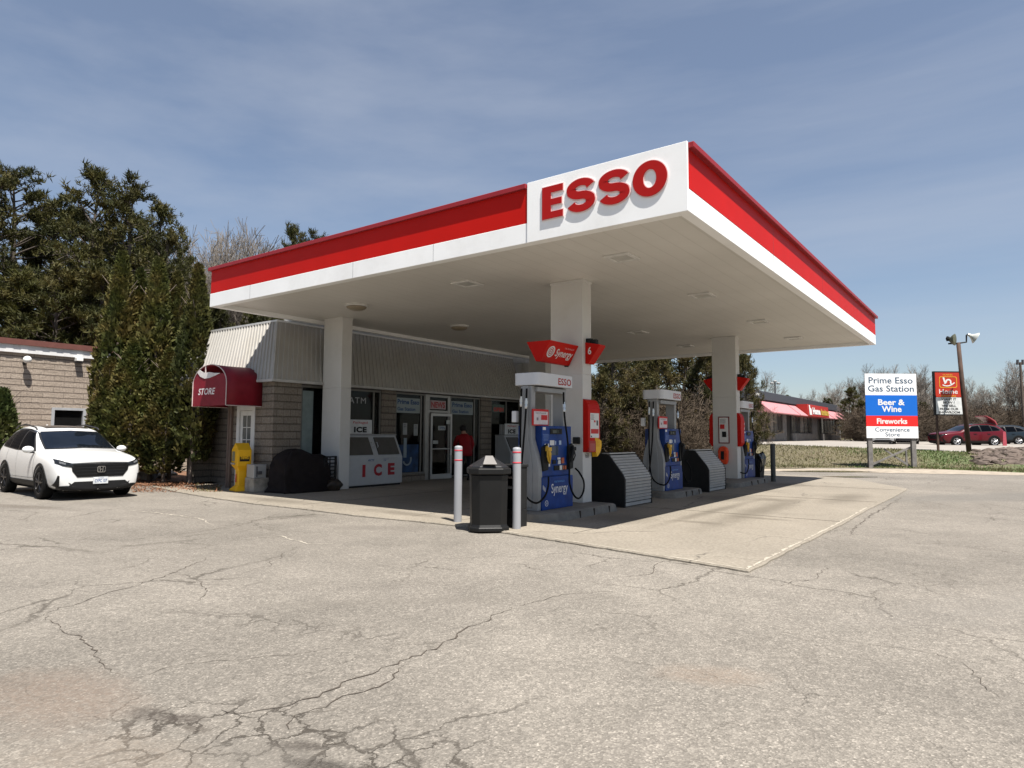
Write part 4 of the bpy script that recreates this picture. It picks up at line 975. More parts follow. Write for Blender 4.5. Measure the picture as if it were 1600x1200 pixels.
MB().prism([(s_, 1.02), (dw-s_, 1.02), (dw-s_, dh-.09), (s_, dh-.09)], hinge-nv*.002, DAX, .008).build('pane', GLASS, door)
mb = MB(); P = lambda a, z, n=.06: hinge+dv*a+Vector((0, 0, z))+nv*n
mb.tube([P(dw-.1, .82, .03), P(dw-.1, .84), P(dw-.1, 1.12), P(dw-.1, 1.14, .03)], .012, 8); mb.prism([(dw-.085, .80), (dw-.02, .80), (dw-.02, 1.0), (dw-.085, 1.0)], hinge+nv*.026, DAX, .008)
mb.build('handle', STEEL, door)
mb = MB()
mb.prism([(.30, 1.60), (.60, 1.60), (.60, 1.74), (.30, 1.74)], hinge+nv*.008, DAX, .002); mb.prism([(.63, 1.80), (.78, 1.80), (.78, 1.93), (.63, 1.93)], hinge+nv*.008, DAX, .002); mb.prism([(.10, 1.16), (.30, 1.16), (.30, 1.27), (.10, 1.27)], hinge+nv*.008, DAX, .002)
st = mb.build('door_sticker', mat('sticker', (.42, .44, .42), .6), door); MB().text('OPEN', .24, .085, hinge+dv*.45+Vector((0, 0, 1.67))+nv*.012, DAX, .02).build('lettering', NAVY, st)
# posters in the windows
xp = FXX-.063
def poster(name, par, y0, y1, z0, z1, m):
    return MB().box((xp, y0, z0), (xp+.003, y1, z1)).build(name, m, par)
PBG = mat('poster_ground', (.26, .30, .30), .6, var=.03)
for par, y0, y1 in ((b2, 5.86, 6.90), (b4, 8.36, 9.50)):
    o = poster('poster', par, y0, y1, 2.12 if par is b2 else 2.14, 2.58, PBG); w_ = y1-y0
    mb = MB(); mb.text('Prime Esso', w_*.90, .15, (xp+.006, (y0+y1)/2, 2.46), FX, .035); mb.text('Gas Station', w_*.74, .11, (xp+.006, y0+w_*.42, 2.24), FX, .03); mb.build('lettering', NAVY, o)
poster('poster', b1, 2.50, 2.84, .35, 2.6, mat('teal_reflection', (.16, .20, .195), .5))  # plain teal sheet, paints the reflection in the left pane
MB().text('ATM', .62, .17, (xp+.006, 4.35, 2.42), FX, .0, 1.15).build('lettering', mat('atm_white', (.42, .42, .42), .5), b1)
o = MB().box((xp, 3.40, .9), (xp+.003, 4.90, 1.75)).build('poster', mat('dark_red_poster', (.10, .012, .016), .6, var=.5, vs=2), b1)
for y, z in ((6.25, 1.45), (6.72, 1.42)):
    o = poster('notice', b2, y-.09, y+.09, z, z+.36, mat('notice_grey', (.30, .31, .30), .6)); MB().text('Now\nHiring', .12, .12, (xp+.006, y, z+.27), FX, .02).build('lettering', DKGREY, o)
o = poster('poster', b2, 5.95, 6.85, .30, 1.15, mat('cola_blue', (.008, .035, .10), .5, var=.7, vs=5)); 
mb = MB(); c0 = Vector((xp+.004, 6.36, .70)); A = [(.20*math.cos(R_(a)), .20*math.sin(R_(a))) for a in range(-160, 30, 10)]; B = [(.13*math.cos(R_(a)), .15*math.sin(R_(a))) for a in range(-160, 30, 10)]
fs, vs = solid_strip(mb, A, B, c0, FX, .002); mb.add(vs, fs); mb.box((xp+.004, 6.2, .75), (xp+.007, 6.33, 1.35)); mb.build('swirl', mat('pale_swirl', (.22, .27, .30), .5), o)
o = MB().box((FXX-.066, 7.36, 2.28), (FXX-.061, 8.10, 2.56)).build('neon_sign', mat('neon_board', (.40, .30, .30), .5), shop); MB().text('NEWS', .66, .20, (FXX-.059, 7.73, 2.42), FX, .04).build('lettering', mat('neon_red', (.35, .05, .05), .5), o)
o = MB().box((FXX-.066, 10.6, 2.28), (FXX-.061, 11.32, 2.56)).build('poster', mat('green_sign', (.08, .12, .10), .5), shop); MB().text('OPEN', .6, .15, (FXX-.059, 10.96, 2.38), FX, .05).build('lettering', mat('neon_red2', (.45, .05, .04), .5), o)
# side door under the awning
f = MB(); y = SY0
f.box((-13.10, y-.02, 0), (-12.98, y+.12, 2.18)); f.box((-12.40, y-.02, 0), (-12.28, y+.12, 2.18)); f.box((-12.98, y-.02, 2.06), (-12.40, y+.12, 2.18))
WD = mat('white_door', (.62, .62, .60), .5, var=.05)
f.build('side_door_frame', WD, shop, bevel=.004, bseg=1)
f = MB()
for a in ((-12.97, 0.03, -12.87, 2.05), (-12.50, .03, -12.41, 2.05), (-12.87, .03, -12.50, .25), (-12.87, 1.93, -12.50, 2.05)): f.box((a[0], y+.02, a[1]), (a[2], y+.06, a[3]))
for z in (.6, .95, 1.3, 1.62): f.box((-12.87, y+.025, z-.01), (-12.50, y+.05, z+.01))
f.box((-12.70, y+.026, .25), (-12.68, y+.051, 1.93))
sd = f.build('side_door', WD, shop); MB().box((-12.88, y+.035, .24), (-12.49, y+.045, 1.94)).build('pane', mat('door_pane', (.10, .11, .11), .1), sd)
mb = MB().tube([(-13.42, y-.04, 0), (-13.42, y-.04, 2.3)], .04, 8); mb.box((-13.36, y-.06, 0), (-13.28, y, 2.3)); mb.build('downpipe', mat('brown_pipe', (.14, .10, .08), .6), shop)
# ribbed mansard: sheet metal with real ribs
MZ0, MZ1 = 2.80, 4.40; MXo, MXi = -11.36, -12.02; MYo, MYi = 1.46, 1.98; YR = 12.42
RIB = mat('ribbed_white', (.36, .345, .315), .45, var=.06, vs=1.5, dirt=(.30, .27, .22, .55), dirts=1.1)
RIBS = mat('ribbed_shadow_groove', (.33, .325, .31), .5)
def ribbed(a0, a1, b0, b1, n, out):
    """sheet between bottom edge a0-a1 and top edge b0-b1 with n upstanding ribs"""
    mb = MB(); a0, a1, b0, b1 = map(Vector, (a0, a1, b0, b1)); nrm = (a1-a0).cross(b0-a0).normalized()
    if nrm.dot(Vector(out)) < 0: nrm = -nrm
    def P_(f, g, h): return a0.lerp(a1, f).lerp(b0.lerp(b1, f), g)+nrm*h
    cols = []
    for i in range(n):
        for f, h in ((0, 0), (.60, 0), (.68, .028), (.92, .028)): cols.append(((i+f)/n, h))
    cols.append((1, 0)); vs = []
    for f, h in cols: vs += [P_(f, 0, h), P_(f, 1, h)]
    mb.add(vs, [(2*i, 2*i+2, 2*i+3, 2*i+1) for i in range(len(cols)-1)])
    return mb
MB_ = ribbed((MXo, MYo, MZ0), (MXo, YR, MZ0), (MXi, MYi, MZ1), (MXi, YR, MZ1), 74, (1, 0, .3)); man = MB_.build('mansard', RIB, shop)
ribbed((-16.2, MYo, MZ0), (MXo, MYo, MZ0), (-16.2, MYi, MZ1), (MXi, MYi, MZ1), 32, (0, -1, .3)).build('mansard', RIB, shop)
mb = MB(); mb.box((-16.2, MYo, MZ0-.03), (MXo, SY0, MZ0)); mb.box((MXo-.16, MYo, MZ0-.03), (MXo, YR, MZ0)); mb.box((-16.2, MYo-.03, MZ0-.035), (MXo+.03, MYo, MZ0+.03)); mb.box((MXo, MYo, MZ0-.035), (MXo+.03, YR, MZ0+.03))
mb.box((-16.2, SY0, MZ0-.03), (-13.3, SY0+.9, MZ0)); mb.build('soffit_trim', mat('trim_grey', (.40, .39, .37), .5), shop)
mb = MB(); mb.box((-16.2, MYi-.03, MZ1), (MXi+.03, MYi+.12, MZ1+.05)); mb.box((MXi-.1, MYi+.12, MZ1), (MXi+.03, YR, MZ1+.05)); mb.build('top_flashing', mat('flashing', (.60, .59, .56), .4, metal=.3), shop)
mb = MB(); mb.tube([(MXi, MYi, MZ1), (MXo+.01, MYo-.005, MZ0)], .02, 6); mb.add([(MXo, YR, MZ0), (MXi, YR, MZ1), (-12.6, YR, MZ1), (-12.6, YR, MZ0)], [(0, 1, 2, 3)]); mb.box((-16.2, MYi+.12, 4.2), (MXi-.1, YE, 4.3)); mb.box((-16.2, YR-.05, 2.86), (-11.5, YE, 4.2)); mb.box((-12.4, 2.45, 4.2), (-12.08, 15.9, 4.85))
mb.build('roof', mat('roof_cap', (.40, .40, .385), .6), shop)
# barrel awning over the side door
AW = mat('awning_red', (.185, .008, .018), .55, var=.12, vs=5, bump=.1, bs=200)
aw = thing('door_awning', 'dark red barrel awning lettered STORE over the side door', 'awning', (-12.78, SY0, 2.15)); 
xa, xb_, yf, zb0, zsh, ztp = -13.56, -12.0, .62, 2.15, 2.70, 3.19
def arch(x0, x1, z_sh, z_top, n=20):
    cx = (x0+x1)/2; rx = (x1-x0)/2
    return [(cx-rx*math.cos(math.pi*i/n), z_sh+(z_top-z_sh)*math.sin(math.pi*i/n)) for i in range(n+1)]
ar = [(xa, zb0)]+arch(xa, xb_, zsh, ztp)+[(xb_, zb0)]
mb = MB(); n = len(ar); vs = []
for yy in (yf, yf+.33, yf+.66, SY0): vs += [(p[0], yy, p[1]-(0.0 if yy in (yf, SY0) else .008)) for p in ar]
mb.add(vs, [(j*n+i, j*n+i+1, (j+1)*n+i+1, (j+1)*n+i) for j in range(3) for i in range(n-1)])
top = mb.build('barrel', AW, aw, smooth=True, auto=50); top.modifiers.new('Solidify', 'SOLIDIFY').thickness = .008
# front cloth sags away from the top of the arch
cut = []
for p in ar:
    if p[1] < 2.93: cut.append(p)
L_ = [p for p in cut if p[0] < -12.78]; R2 = [p for p in cut if p[0] >= -12.78]
sagp = [(-13.36, 3.0), (-13.2, 2.90), (-12.98, 2.845), (-12.75, 2.86), (-12.5, 2.91), (-12.22, 2.95)]
poly = L_+sagp+R2
f = MB().prism(poly, (0, yf+.004, 0), FY, .010); f.build('front_cloth', AW, aw)
fl = [(-13.36, 3.01), (-13.22, 2.905), (-13.0, 2.84), (-12.76, 2.85), (-12.50, 2.90), (-12.28, 2.95), (-12.55, 2.965), (-12.8, 3.0), (-12.99, 2.985), (-13.12, 3.02), (-13.27, 3.09)]
MB().prism(fl, (0, yf-.012, 0), FY, .006).build('torn_flap', mat('canvas_white', (.62, .58, .56), .7), aw)
mb = MB(); mb.tube([(p[0], yf-.01, p[1]) for p in ar], .012, 6); mb.tube([(-12.99, yf, 3.17), (-12.99, yf, 2.98)], .018, 6); mb.tube([(xa, SY0-.02, zb0), (xa, yf, zb0)], .012, 6); mb.tube([(xb_, SY0-.02, zb0), (xb_, yf, zb0)], .012, 6)
mb.build('frame', mat('frame_white', (.55, .45, .43), .5), aw)
MB().text('STORE', .80, .165, (-12.90, yf-.008, 2.515), FY, .02, 1.0, shear=.25).build('lettering', mat('store_white', (.68, .64, .62), .6), aw)

# ------------------------------------------------------------------ things along the shop front
def ice_chest(y0, y1, label, sign=True):
    t = thing('ice_chest', label, 'ice chest', (-11.07, (y0+y1)/2, ZS), 'white ice chests along the shop front')
    ICEW = mat('chest_white', (.38, .39, .40), .4, var=.04, dirt=(.35, .33, .3, .4)); xb, xf = -11.42, -10.72
    pl = [(xb, .05), (xf, .05), (xf, .80), (-11.02, 1.40), (xb, 1.40)]
    MB().prism([(a, b+ZS) for a, b in pl], (0, y1, 0), FY, y1-y0).build('body', ICEW, t, bevel=.015)
    MB().prism([(a, b+ZS) for a, b in ((-11.045, 1.40), (-11.0, 1.40), (-10.99, 1.43), (xb, 1.43), (xb, 1.40))], (0, y1+.01, 0), FY, y1-y0+.02).build('lid_trim', mat('chest_trim', (.32, .32, .32), .4), t)
    MB().box((xb+.05, y0+.03, ZS), (xf-.05, y1-.03, ZS+.05)).build('plinth', BLACK, t)
    v = Vector((-.30, 0, .60)).normalized(); u = Vector((0, 1, 0)); ax = (u, v, u.cross(v)); o_ = Vector((xf, 0, .80+ZS)); w_ = (y1-y0)
    for a, b in ((y0+.06, (y0+y1)/2-.10), ((y0+y1)/2+.10, y1-.10)):
        d_ = MB().prism([(a, .07), (b, .07), (b, .60), (a, .60)], o_+ax[2]*.001, ax, .028).build('door', mat('chest_door', (.075, .07, .062), .5, var=.1), t, bevel=.008)
    for yy in ((y0+y1)/2-.05, (y0+y1)/2+.13):
        MB().tube([o_+u*yy+v*.28+ax[2]*.02, o_+u*yy+v*.30+ax[2]*.06, o_+u*yy+v*.42+ax[2]*.06, o_+u*yy+v*.44+ax[2]*.02], .012, 6).build('handle', STEEL, t)
    ym = (y0+y1)/2
    for ch_, w_c, dy_, dz_, bo_ in (('I', .11, -.44, .44, .02), ('C', .30, .06, .45, .05), ('E', .26, .56, .46, .055)): MB().text(ch_, w_c, .33, (xf+.003, ym+dy_, dz_+ZS), FX, bo_).build('letter', mat('ice_red', (.28, .008, .015), .5), t)
    mb = MB(); mb.text('ARCTIC', .24, .06, (xf+.003, ym-.19, .72+ZS), FX, .03, shear=.3); mb.text('LEASE ICE\n1 800', .20, .07, (xf+.003, ym+.36, .72+ZS), FX, .01); mb.build('maker_lettering', NAVY, t)
    if sign:
        s_ = MB(); s_.box((-11.16, ym-.66, 1.44+ZS), (-11.13, ym+.18, 1.83+ZS)); sg = s_.build('sign_board', mat('sign_board_white', (.52, .53, .53), .4), t)
        MB().text('ICE', .46, .16, (-11.127, ym-.24, 1.555+ZS), FX, .06, 1.1).build('lettering', BLACK, sg); MB().text('Packaged', .52, .085, (-11.127, ym-.24, 1.745+ZS), FX, .012).build('lettering', mat('sign_letter_red', (.4, .03, .03), .5), sg)
        mb = MB()
        for yy in (ym-.95, ym-.86, ym-.77): mb.box((-11.16, yy, 1.44+ZS), (-11.13, yy+.03, 1.80+ZS))
        mb.build('sign_bracket', GREYP, t)
ice_chest(3.36, 5.34, 'white ice chest with red ICE letters, beside the left front column')
ice_chest(10.58, 12.30, 'white ice chest half hidden behind the black waste bin and nearest pump')
# covered barbecue
t0 = (-10.98, 2.08)
t = thing('covered_barbecue', 'barbecue under a dark brown fabric cover by the shop corner', 'barbecue', (t0[0], t0[1], ZS))
random.seed(9); rings = []
for z, sx, sy, jx in ((.0, .46, .72, .02), (.06, .45, .71, .02), (.14, .42, .67, .02), (.22, .43, .67, .01), (.30, .405, .65, .01), (.40, .405, .66, 0), (.50, .395, .64, 0), (.66, .385, .62, -.01), (.78, .36, .58, -.02), (.88, .31, .46, -.05), (.945, .22, .32, -.08), (.97, .09, .14, -.10)):
    r = []
    for i in range(64):
        a = 2*math.pi*i/64; c_, s_ = math.cos(a), math.sin(a); e = .42
        x = sx*abs(c_)**e*(1 if c_ > 0 else -1); y = sy*abs(s_)**e*(1 if s_ > 0 else -1)
        fold = .035*noise.noise(Vector((math.cos(a)*2.2, math.sin(a)*2.2, z*1.6)))+.022*noise.noise(Vector((math.cos(a)*5+z*2, math.sin(a)*5, z*5)))+.014*abs(math.sin(a*4+z*6))
        if .5 < z: fold += .012*math.sin(a*5+z*20)
        k_ = 1+fold*4.2*(1 if z < .9 else .5)
        r.append((t0[0]+x*k_, t0[1]+y*k_+jx, z+ZS+(.13*noise.noise(Vector((x*3.5, y*3, 1))) if z > .6 else 0)+(.06 if z > .75 and y < .15 else 0)))
    rings.append(r)
loft(MB(), rings).build('cover', mat('cover_cloth', (.013, .010, .010), .85, var=.25, vs=6, bump=.8, bs=9, spec=.15), t, smooth=True)
mb = MB()
for y in (1.55, 2.6): mb.lathe([(.05, -.03), (.05, .03)], (t0[0]+.34, y, .05+ZS), 12, 'X')
mb.build('wheel', BLACK, t)
# black slatted plastic crate leaning on the column
t = thing('slatted_rack', 'black slatted plastic rack leaning by the left front column', 'rack', (-10.62, 2.76, ZS))
mb = MB(); y0, y1 = 2.50, 2.86; x = -10.60
for i in range(9): mb.box((x-.02, y0, .06+i*.092), (x+.01, y1, .09+i*.092))
mb.box((x-.03, y0-.02, .0+ZS), (x+.02, y0+.02, .90)); mb.box((x-.03, y1-.02, .0+ZS), (x+.02, y1+.02, .90)); mb.box((x-.03, y0-.02, .86), (x+.02, y1+.02, .90)); mb.box((x-.02, (y0+y1)/2-.01, ZS), (x+.012, (y0+y1)/2+.01, .88))
mb.build('rack', BLACK, t)
random.seed(14); v_ = []
mb = MB().sphere((-10.55, 2.78, .16), .24, 20, (.8, 1.0, .75)); mb.v = [p+Vector((1, 1, 1))*.0+p.normalized()*0+Vector((noise.noise(p*7), noise.noise(p*7+Vector((5, 0, 0))), noise.noise(p*7+Vector((0, 5, 0)))))*.06 for p in mb.v]
mb.v = [Vector((p.x, p.y, max(p.z, ZS))) for p in mb.v]
tag(mb.build('rubbish_bag', mat('bag_brown', (.030, .022, .016), .5, var=.4, vs=12), smooth=True), 'crumpled dark rubbish bag at the foot of the left front column', 'bag')
# electrical box on a concrete block
t = thing('utility_box', 'pale grey metal utility box on top of the concrete block', 'utility box', (-11.72, 1.30, .36))
MB().box((-11.93, 1.18, .375), (-11.55, 1.50, .70), rot=R_(-6)).build('case', mat('box_grey', (.40, .40, .39), .4, metal=.3, var=.06), t, bevel=.008)
MB().box((-11.55, 1.25, .46), (-11.50, 1.34, .54)).build('hasp', DKGREY, t); MB().box((-11.535, 1.20, .40), (-11.52, 1.23, .66)).build('hinge', DKGREY, t)
tag(MB().box((-11.96, 1.16, ZS), (-11.52, 1.56, .372), rot=R_(-4)).build('concrete_block', mat('block_old', (.30, .27, .225), .9, var=.35, vs=5, bump=.5, bs=25), bevel=.015), 'weathered concrete block under the grey utility box', 'concrete block')
# yellow newspaper box
nx, ny = -12.22, 1.22
t = thing('newspaper_box', 'bright yellow newspaper vending box outside the side door', 'newspaper box', (nx, ny, ZS)); rz = R_(-12)
def RB(mb, a, b): return mb.box((nx+a[0], ny+a[1], a[2]+ZS), (nx+b[0], ny+b[1], b[2]+ZS), rot=rz, piv=(nx, ny, 0))
M3 = Matrix.Rotation(rz, 3, 'Z')
mb = MB(); pr_ = [(-.21, .62), (.21, .62), (.23, 1.02), (.0, 1.20), (-.23, 1.02)]
mb.prism([(a, b) for a, b in pr_], (0, .17, 0), FY, .34); mb.v = [M3@p+Vector((nx, ny, ZS)) for p in mb.v]; mb.build('case', YEL, t, bevel=.015)
def fr4(mb, secs):
    rg = [[tuple(M3@Vector((sx*w, sy*d, z))+Vector((nx, ny, ZS))) for sx, sy in ((-1, -1), (1, -1), (1, 1), (-1, 1))] for z, w, d in secs]; return loft(mb, rg)
fr4(MB(), [(0, .235, .20), (.035, .235, .20), (.07, .20, .165), (.14, .125, .10), (.50, .12, .10), (.56, .15, .12), (.62, .205, .165)]).build('pedestal', YEL, t, bevel=.01)
mb = MB(); RB(mb, (-.16, -.178, .74), (.02, -.168, .98)); mb.build('window', mat('news_window', (.20, .19, .13), .3), t)
mb = MB(); RB(mb, (-.19, -.20, .66), (.05, -.17, .70)); mb.build('coin_shelf', GREYP, t)
mb = MB(); RB(mb, (.217, -.12, .74), (.222, .12, .92)); pk = mb.build('name_plate', BLACK, t); u_ = M3@Vector((0, 1, 0)); n_ = M3@Vector((1, 0, 0)); MB().text('news', .19, .075, M3@Vector((.2245, 0, .83))+Vector((nx, ny, ZS)), (u_, Vector((0, 0, 1)), n_), .03).build('lettering', YEL, pk)
mb = MB(); RB(mb, (-.03, -.125, .22), (.02, -.12, .42)); mb.build('sticker', PRED, t)

# ------------------------------------------------------------------ person at the shop door
def skin_body(name, J, E_, mats, parent, sub=2):
    me = bpy.data.meshes.new(name); me.from_pydata([j[0] for j in J], E_, []); o = bpy.data.objects.new(name, me); COL.objects.link(o)
    sk = o.modifiers.new('Skin', 'SKIN'); sk.use_smooth_shade = True; sk.branch_smoothing = .6
    for i, j in enumerate(J):
        r = j[1] if isinstance(j[1], tuple) else (j[1], j[1]); me.skin_vertices[0].data[i].radius = r
    me.skin_vertices[0].data[0].use_root = True
    ss = o.modifiers.new('Sub', 'SUBSURF'); ss.levels = sub; ss.render_levels = sub
    nm = bake(o); bpy.data.objects.remove(o); nm.name = name
    return nm
pp = G(727, 752.5); 
person = thing('person', 'person in a red jacket and dark trousers bending forward at the shop door', 'person', (pp.x, pp.y, 0))
# local frame: +x = right of the picture, facing away to the left-back; metres, standing height about 1.72
fw = Vector((-.86, .50, 0)); rt = Vector((.50, .86, 0))
def L3(f_, r_, z): return tuple(fw*f_+rt*r_+Vector((0, 0, z)))
J = [(L3(-.05, 0, .95), (.15, .13)), (L3(.00, 0, 1.10), (.14, .125)), (L3(.08, 0, 1.28), (.165, .13)), (L3(.14, 0, 1.41), (.15, .11)), (L3(.19, 0, 1.50), .062), (L3(.23, 0, 1.56), .07), (L3(.26, 0, 1.64), (.088, .098)), (L3(.27, 0, 1.70), .08),
     (L3(.13, -.19, 1.40), .068), (L3(.26, -.25, 1.18), .052), (L3(.46, -.22, 1.12), .040), (L3(.53, -.21, 1.11), .032),
     (L3(.12, .19, 1.40), .068), (L3(.10, .26, 1.14), .052), (L3(.22, .25, .95), .040), (L3(.26, .25, .89), .032),
     (L3(-.05, -.10, .86), .105), (L3(-.00, -.13, .50), .066), (L3(-.10, -.14, .12), .045), (L3(.02, -.15, .06), .045), (L3(.12, -.16, .055), .035),
     (L3(-.05, .10, .86), .105), (L3(.03, .12, .50), .066), (L3(.02, .13, .12), .045), (L3(.13, .14, .06), .045), (L3(.22, .15, .055), .035)]
E_ = [(0, 1), (1, 2), (2, 3), (3, 4), (4, 5), (5, 6), (6, 7), (3, 8), (8, 9), (9, 10), (10, 11), (3, 12), (12, 13), (13, 14), (14, 15), (0, 16), (16, 17), (17, 18), (18, 19), (19, 20), (0, 21), (21, 22), (22, 23), (23, 24), (24, 25)]
# fingers: five short chains rooted in each palm
for h, pa in ((11, fw), (15, (fw*.5-Vector((0, 0, .8))).normalized())):
    base = Vector(J[h][0]); sd_ = rt if h == 11 else rt
    for k_, (o_, ln) in enumerate(((-.030, .062), (-.010, .075), (.010, .072), (.028, .058))):
        i0 = len(J); J.append((tuple(base+sd_*o_+pa*.045), .0095)); J.append((tuple(base+sd_*o_*1.1+pa*(.045+ln*.5)-Vector((0, 0, .006))), .0085)); J.append((tuple(base+sd_*o_*1.1+pa*(.045+ln*.85)-Vector((0, 0, .024))), .0075)); E_ += [(h, i0), (i0, i0+1), (i0+1, i0+2)]
    i0 = len(J); J.append((tuple(base-sd_*.04+pa*.01+Vector((0, 0, .01))), .011)); J.append((tuple(base-sd_*.055+pa*.045), .009)); E_ += [(h, i0), (i0, i0+1)]
me = skin_body('body', J, E_, None, person)
JK = mat('jacket_red', (.22, .004, .008), .75, var=.2, vs=8, bump=.3, bs=30); TR = mat('trousers_dark', (.012, .012, .016), .8, var=.2); SK = mat('skin', (.38, .21, .15), .5); HR = mat('hair_black', (.012, .01, .009), .6)
o = bpy.data.objects.new('body', me); COL.objects.link(o); o.parent = person
for m_ in (SK, JK, TR, BLACK): me.materials.append(m_)
for p in me.polygons:
    c = p.center; f_ = c.dot(fw); r_ = c.dot(rt); p.use_smooth = True
    if c.z < .10: p.material_index = 3
    elif c.z < .86 and abs(r_) < .215 and f_ < .16: p.material_index = 2
    elif c.z < 1.49 and not (f_ > .45) and not (c.z < .93 and f_ > .18): p.material_index = 1
    else: p.material_index = 0
# jacket and hair as clothing children, a little larger than the body
mb = MB(); rg = []
for z, f_, w_, d_ in ((.80, -.03, .205, .165), (.90, -.04, .20, .16), (1.05, .0, .185, .15), (1.22, .06, .20, .155), (1.36, .12, .205, .14), (1.44, .155, .15, .11), (1.49, .185, .085, .08)):
    rg.append([tuple(fw*(f_+d_*math.sin(a))+rt*(w_*math.cos(a))*(1+.04*math.sin(a*6+z*9))+Vector((person.location.x, person.location.y, z))) for a in [2*math.pi*i/28 for i in range(28)]])
loft(mb, rg).build('jacket', JK, person, smooth=True)
for s_, pts in ((-1, [(L3(.13, -.17, 1.40), .085), (L3(.20, -.23, 1.28), .075), (L3(.26, -.25, 1.18), .066), (L3(.36, -.235, 1.15), .058), (L3(.47, -.22, 1.12), .048)]), (1, [(L3(.12, .17, 1.40), .085), (L3(.11, .23, 1.27), .075), (L3(.10, .26, 1.14), .066), (L3(.16, .255, 1.04), .058), (L3(.225, .25, .945), .048)])):
    MB().tube([Vector(p[0])+person.location for p in pts], [p[1] for p in pts], 14).build('sleeve', JK, person, smooth=True)
hc = person.location+Vector(L3(.255, 0, 1.655))
mb = MB().sphere(hc, .112, 18, (1, 1, 1.08)); mb.v = [p if (p-hc).dot(fw) < .055 or p.z > hc.z+.05 else hc+(p-hc)*.75 for p in mb.v]
mb.build('hair', HR, person, smooth=True)
mb = MB()
for s_ in (-1, 1): mb.sphere(hc+rt*(.032*s_)+fw*.078+Vector((0, 0, -.005)), .011, 8)
mb.build('eyes', BLACK, person, smooth=True)
mb = MB(); mb.sphere(hc+fw*.093-Vector((0, 0, .03)), .016, 8, (1, 1, 1.5)); mb.sphere(hc+rt*.088-Vector((0, 0, .02)), .022, 8, (.8, .5, 1.2)); mb.sphere(hc-rt*.088-Vector((0, 0, .02)), .022, 8, (.8, .5, 1.2)); mb.build('nose_and_ears', SK, person, smooth=True)

# ------------------------------------------------------------------ cars
def car_cage():
    S = [  # x, [(y,z) x8]
     (2.325, [(0, .24), (.60, .24), (.72, .36), (.76, .54), (.74, .74), (.66, .86), (.38, .90), (0, .91)]),
     (2.25, [(0, .20), (.72, .20), (.83, .36), (.865, .58), (.845, .80), (.755, .925), (.42, .955), (0, .965)]),
     (2.05, [(0, .19), (.80, .19), (.90, .37), (.925, .62), (.905, .85), (.80, .985), (.45, 1.015), (0, 1.03)]),
     (1.70, [(0, .20), (.82, .20), (.905, .38), (.935, .68), (.91, .92), (.78, 1.035), (.46, 1.075), (0, 1.09)]),
     (1.20, [(0, .20), (.83, .20), (.91, .38), (.93, .70), (.905, .985), (.76, 1.085), (.46, 1.125), (0, 1.14)]),
     (1.00, [(0, .20), (.83, .20), (.91, .38), (.93, .70), (.90, 1.01), (.745, 1.13), (.45, 1.165), (0, 1.18)]),
     (.60, [(0, .20), (.83, .20), (.91, .38), (.925, .72), (.90, 1.04), (.735, 1.36), (.42, 1.40), (0, 1.41)]),
     (.20, [(0, .20), (.83, .20), (.91, .38), (.925, .72), (.90, 1.055), (.715, 1.56), (.42, 1.585), (0, 1.595)]),
     (-.10, [(0, .20), (.83, .20), (.91, .38), (.925, .72), (.90, 1.06), (.715, 1.615), (.42, 1.65), (0, 1.66)]),
     (-.80, [(0, .20), (.83, .20), (.91, .38), (.925, .73), (.905, 1.07), (.70, 1.665), (.42, 1.70), (0, 1.71)]),
     (-1.40, [(0, .20), (.83, .20), (.91, .38), (.93, .75), (.905, 1.09), (.68, 1.64), (.42, 1.68), (0, 1.69)]),
     (-1.95, [(0, .22), (.80, .22), (.90, .40), (.925, .78), (.895, 1.11), (.63, 1.54), (.40, 1.60), (0, 1.61)]),
     (-2.20, [(0, .26), (.76, .26), (.86, .42), (.89, .78), (.86, 1.10), (.62, 1.28), (.38, 1.33), (0, 1.35)]),
     (-2.36, [(0, .34), (.68, .34), (.76, .46), (.79, .78), (.76, 1.02), (.60, 1.08), (.36, 1.10), (0, 1.11)])]
    vs = []; fs = []
    for x, p in S:
        ring = p+[(-y, z) for y, z in reversed(p[1:-1])]
        vs += [(x, y, z) for y, z in ring]
    n = 14
    for j in range(len(S)-1):
        for i in range(n): i2 = (i+1) % n; fs.append((j*n+i, j*n+i2, (j+1)*n+i2, (j+1)*n+i))
    # close front and rear with quads across
    for j, fl in ((0, True), (len(S)-1, False)):
        b = j*n
        for k_ in range(7):
            q = (b+k_, b+k_+1, b+(n-k_-1) % n, b+(n-k_) % n)
            q = tuple(dict.fromkeys(q))
            if len(q) >= 3: fs.append(q if fl else q[::-1])
    return vs, fs
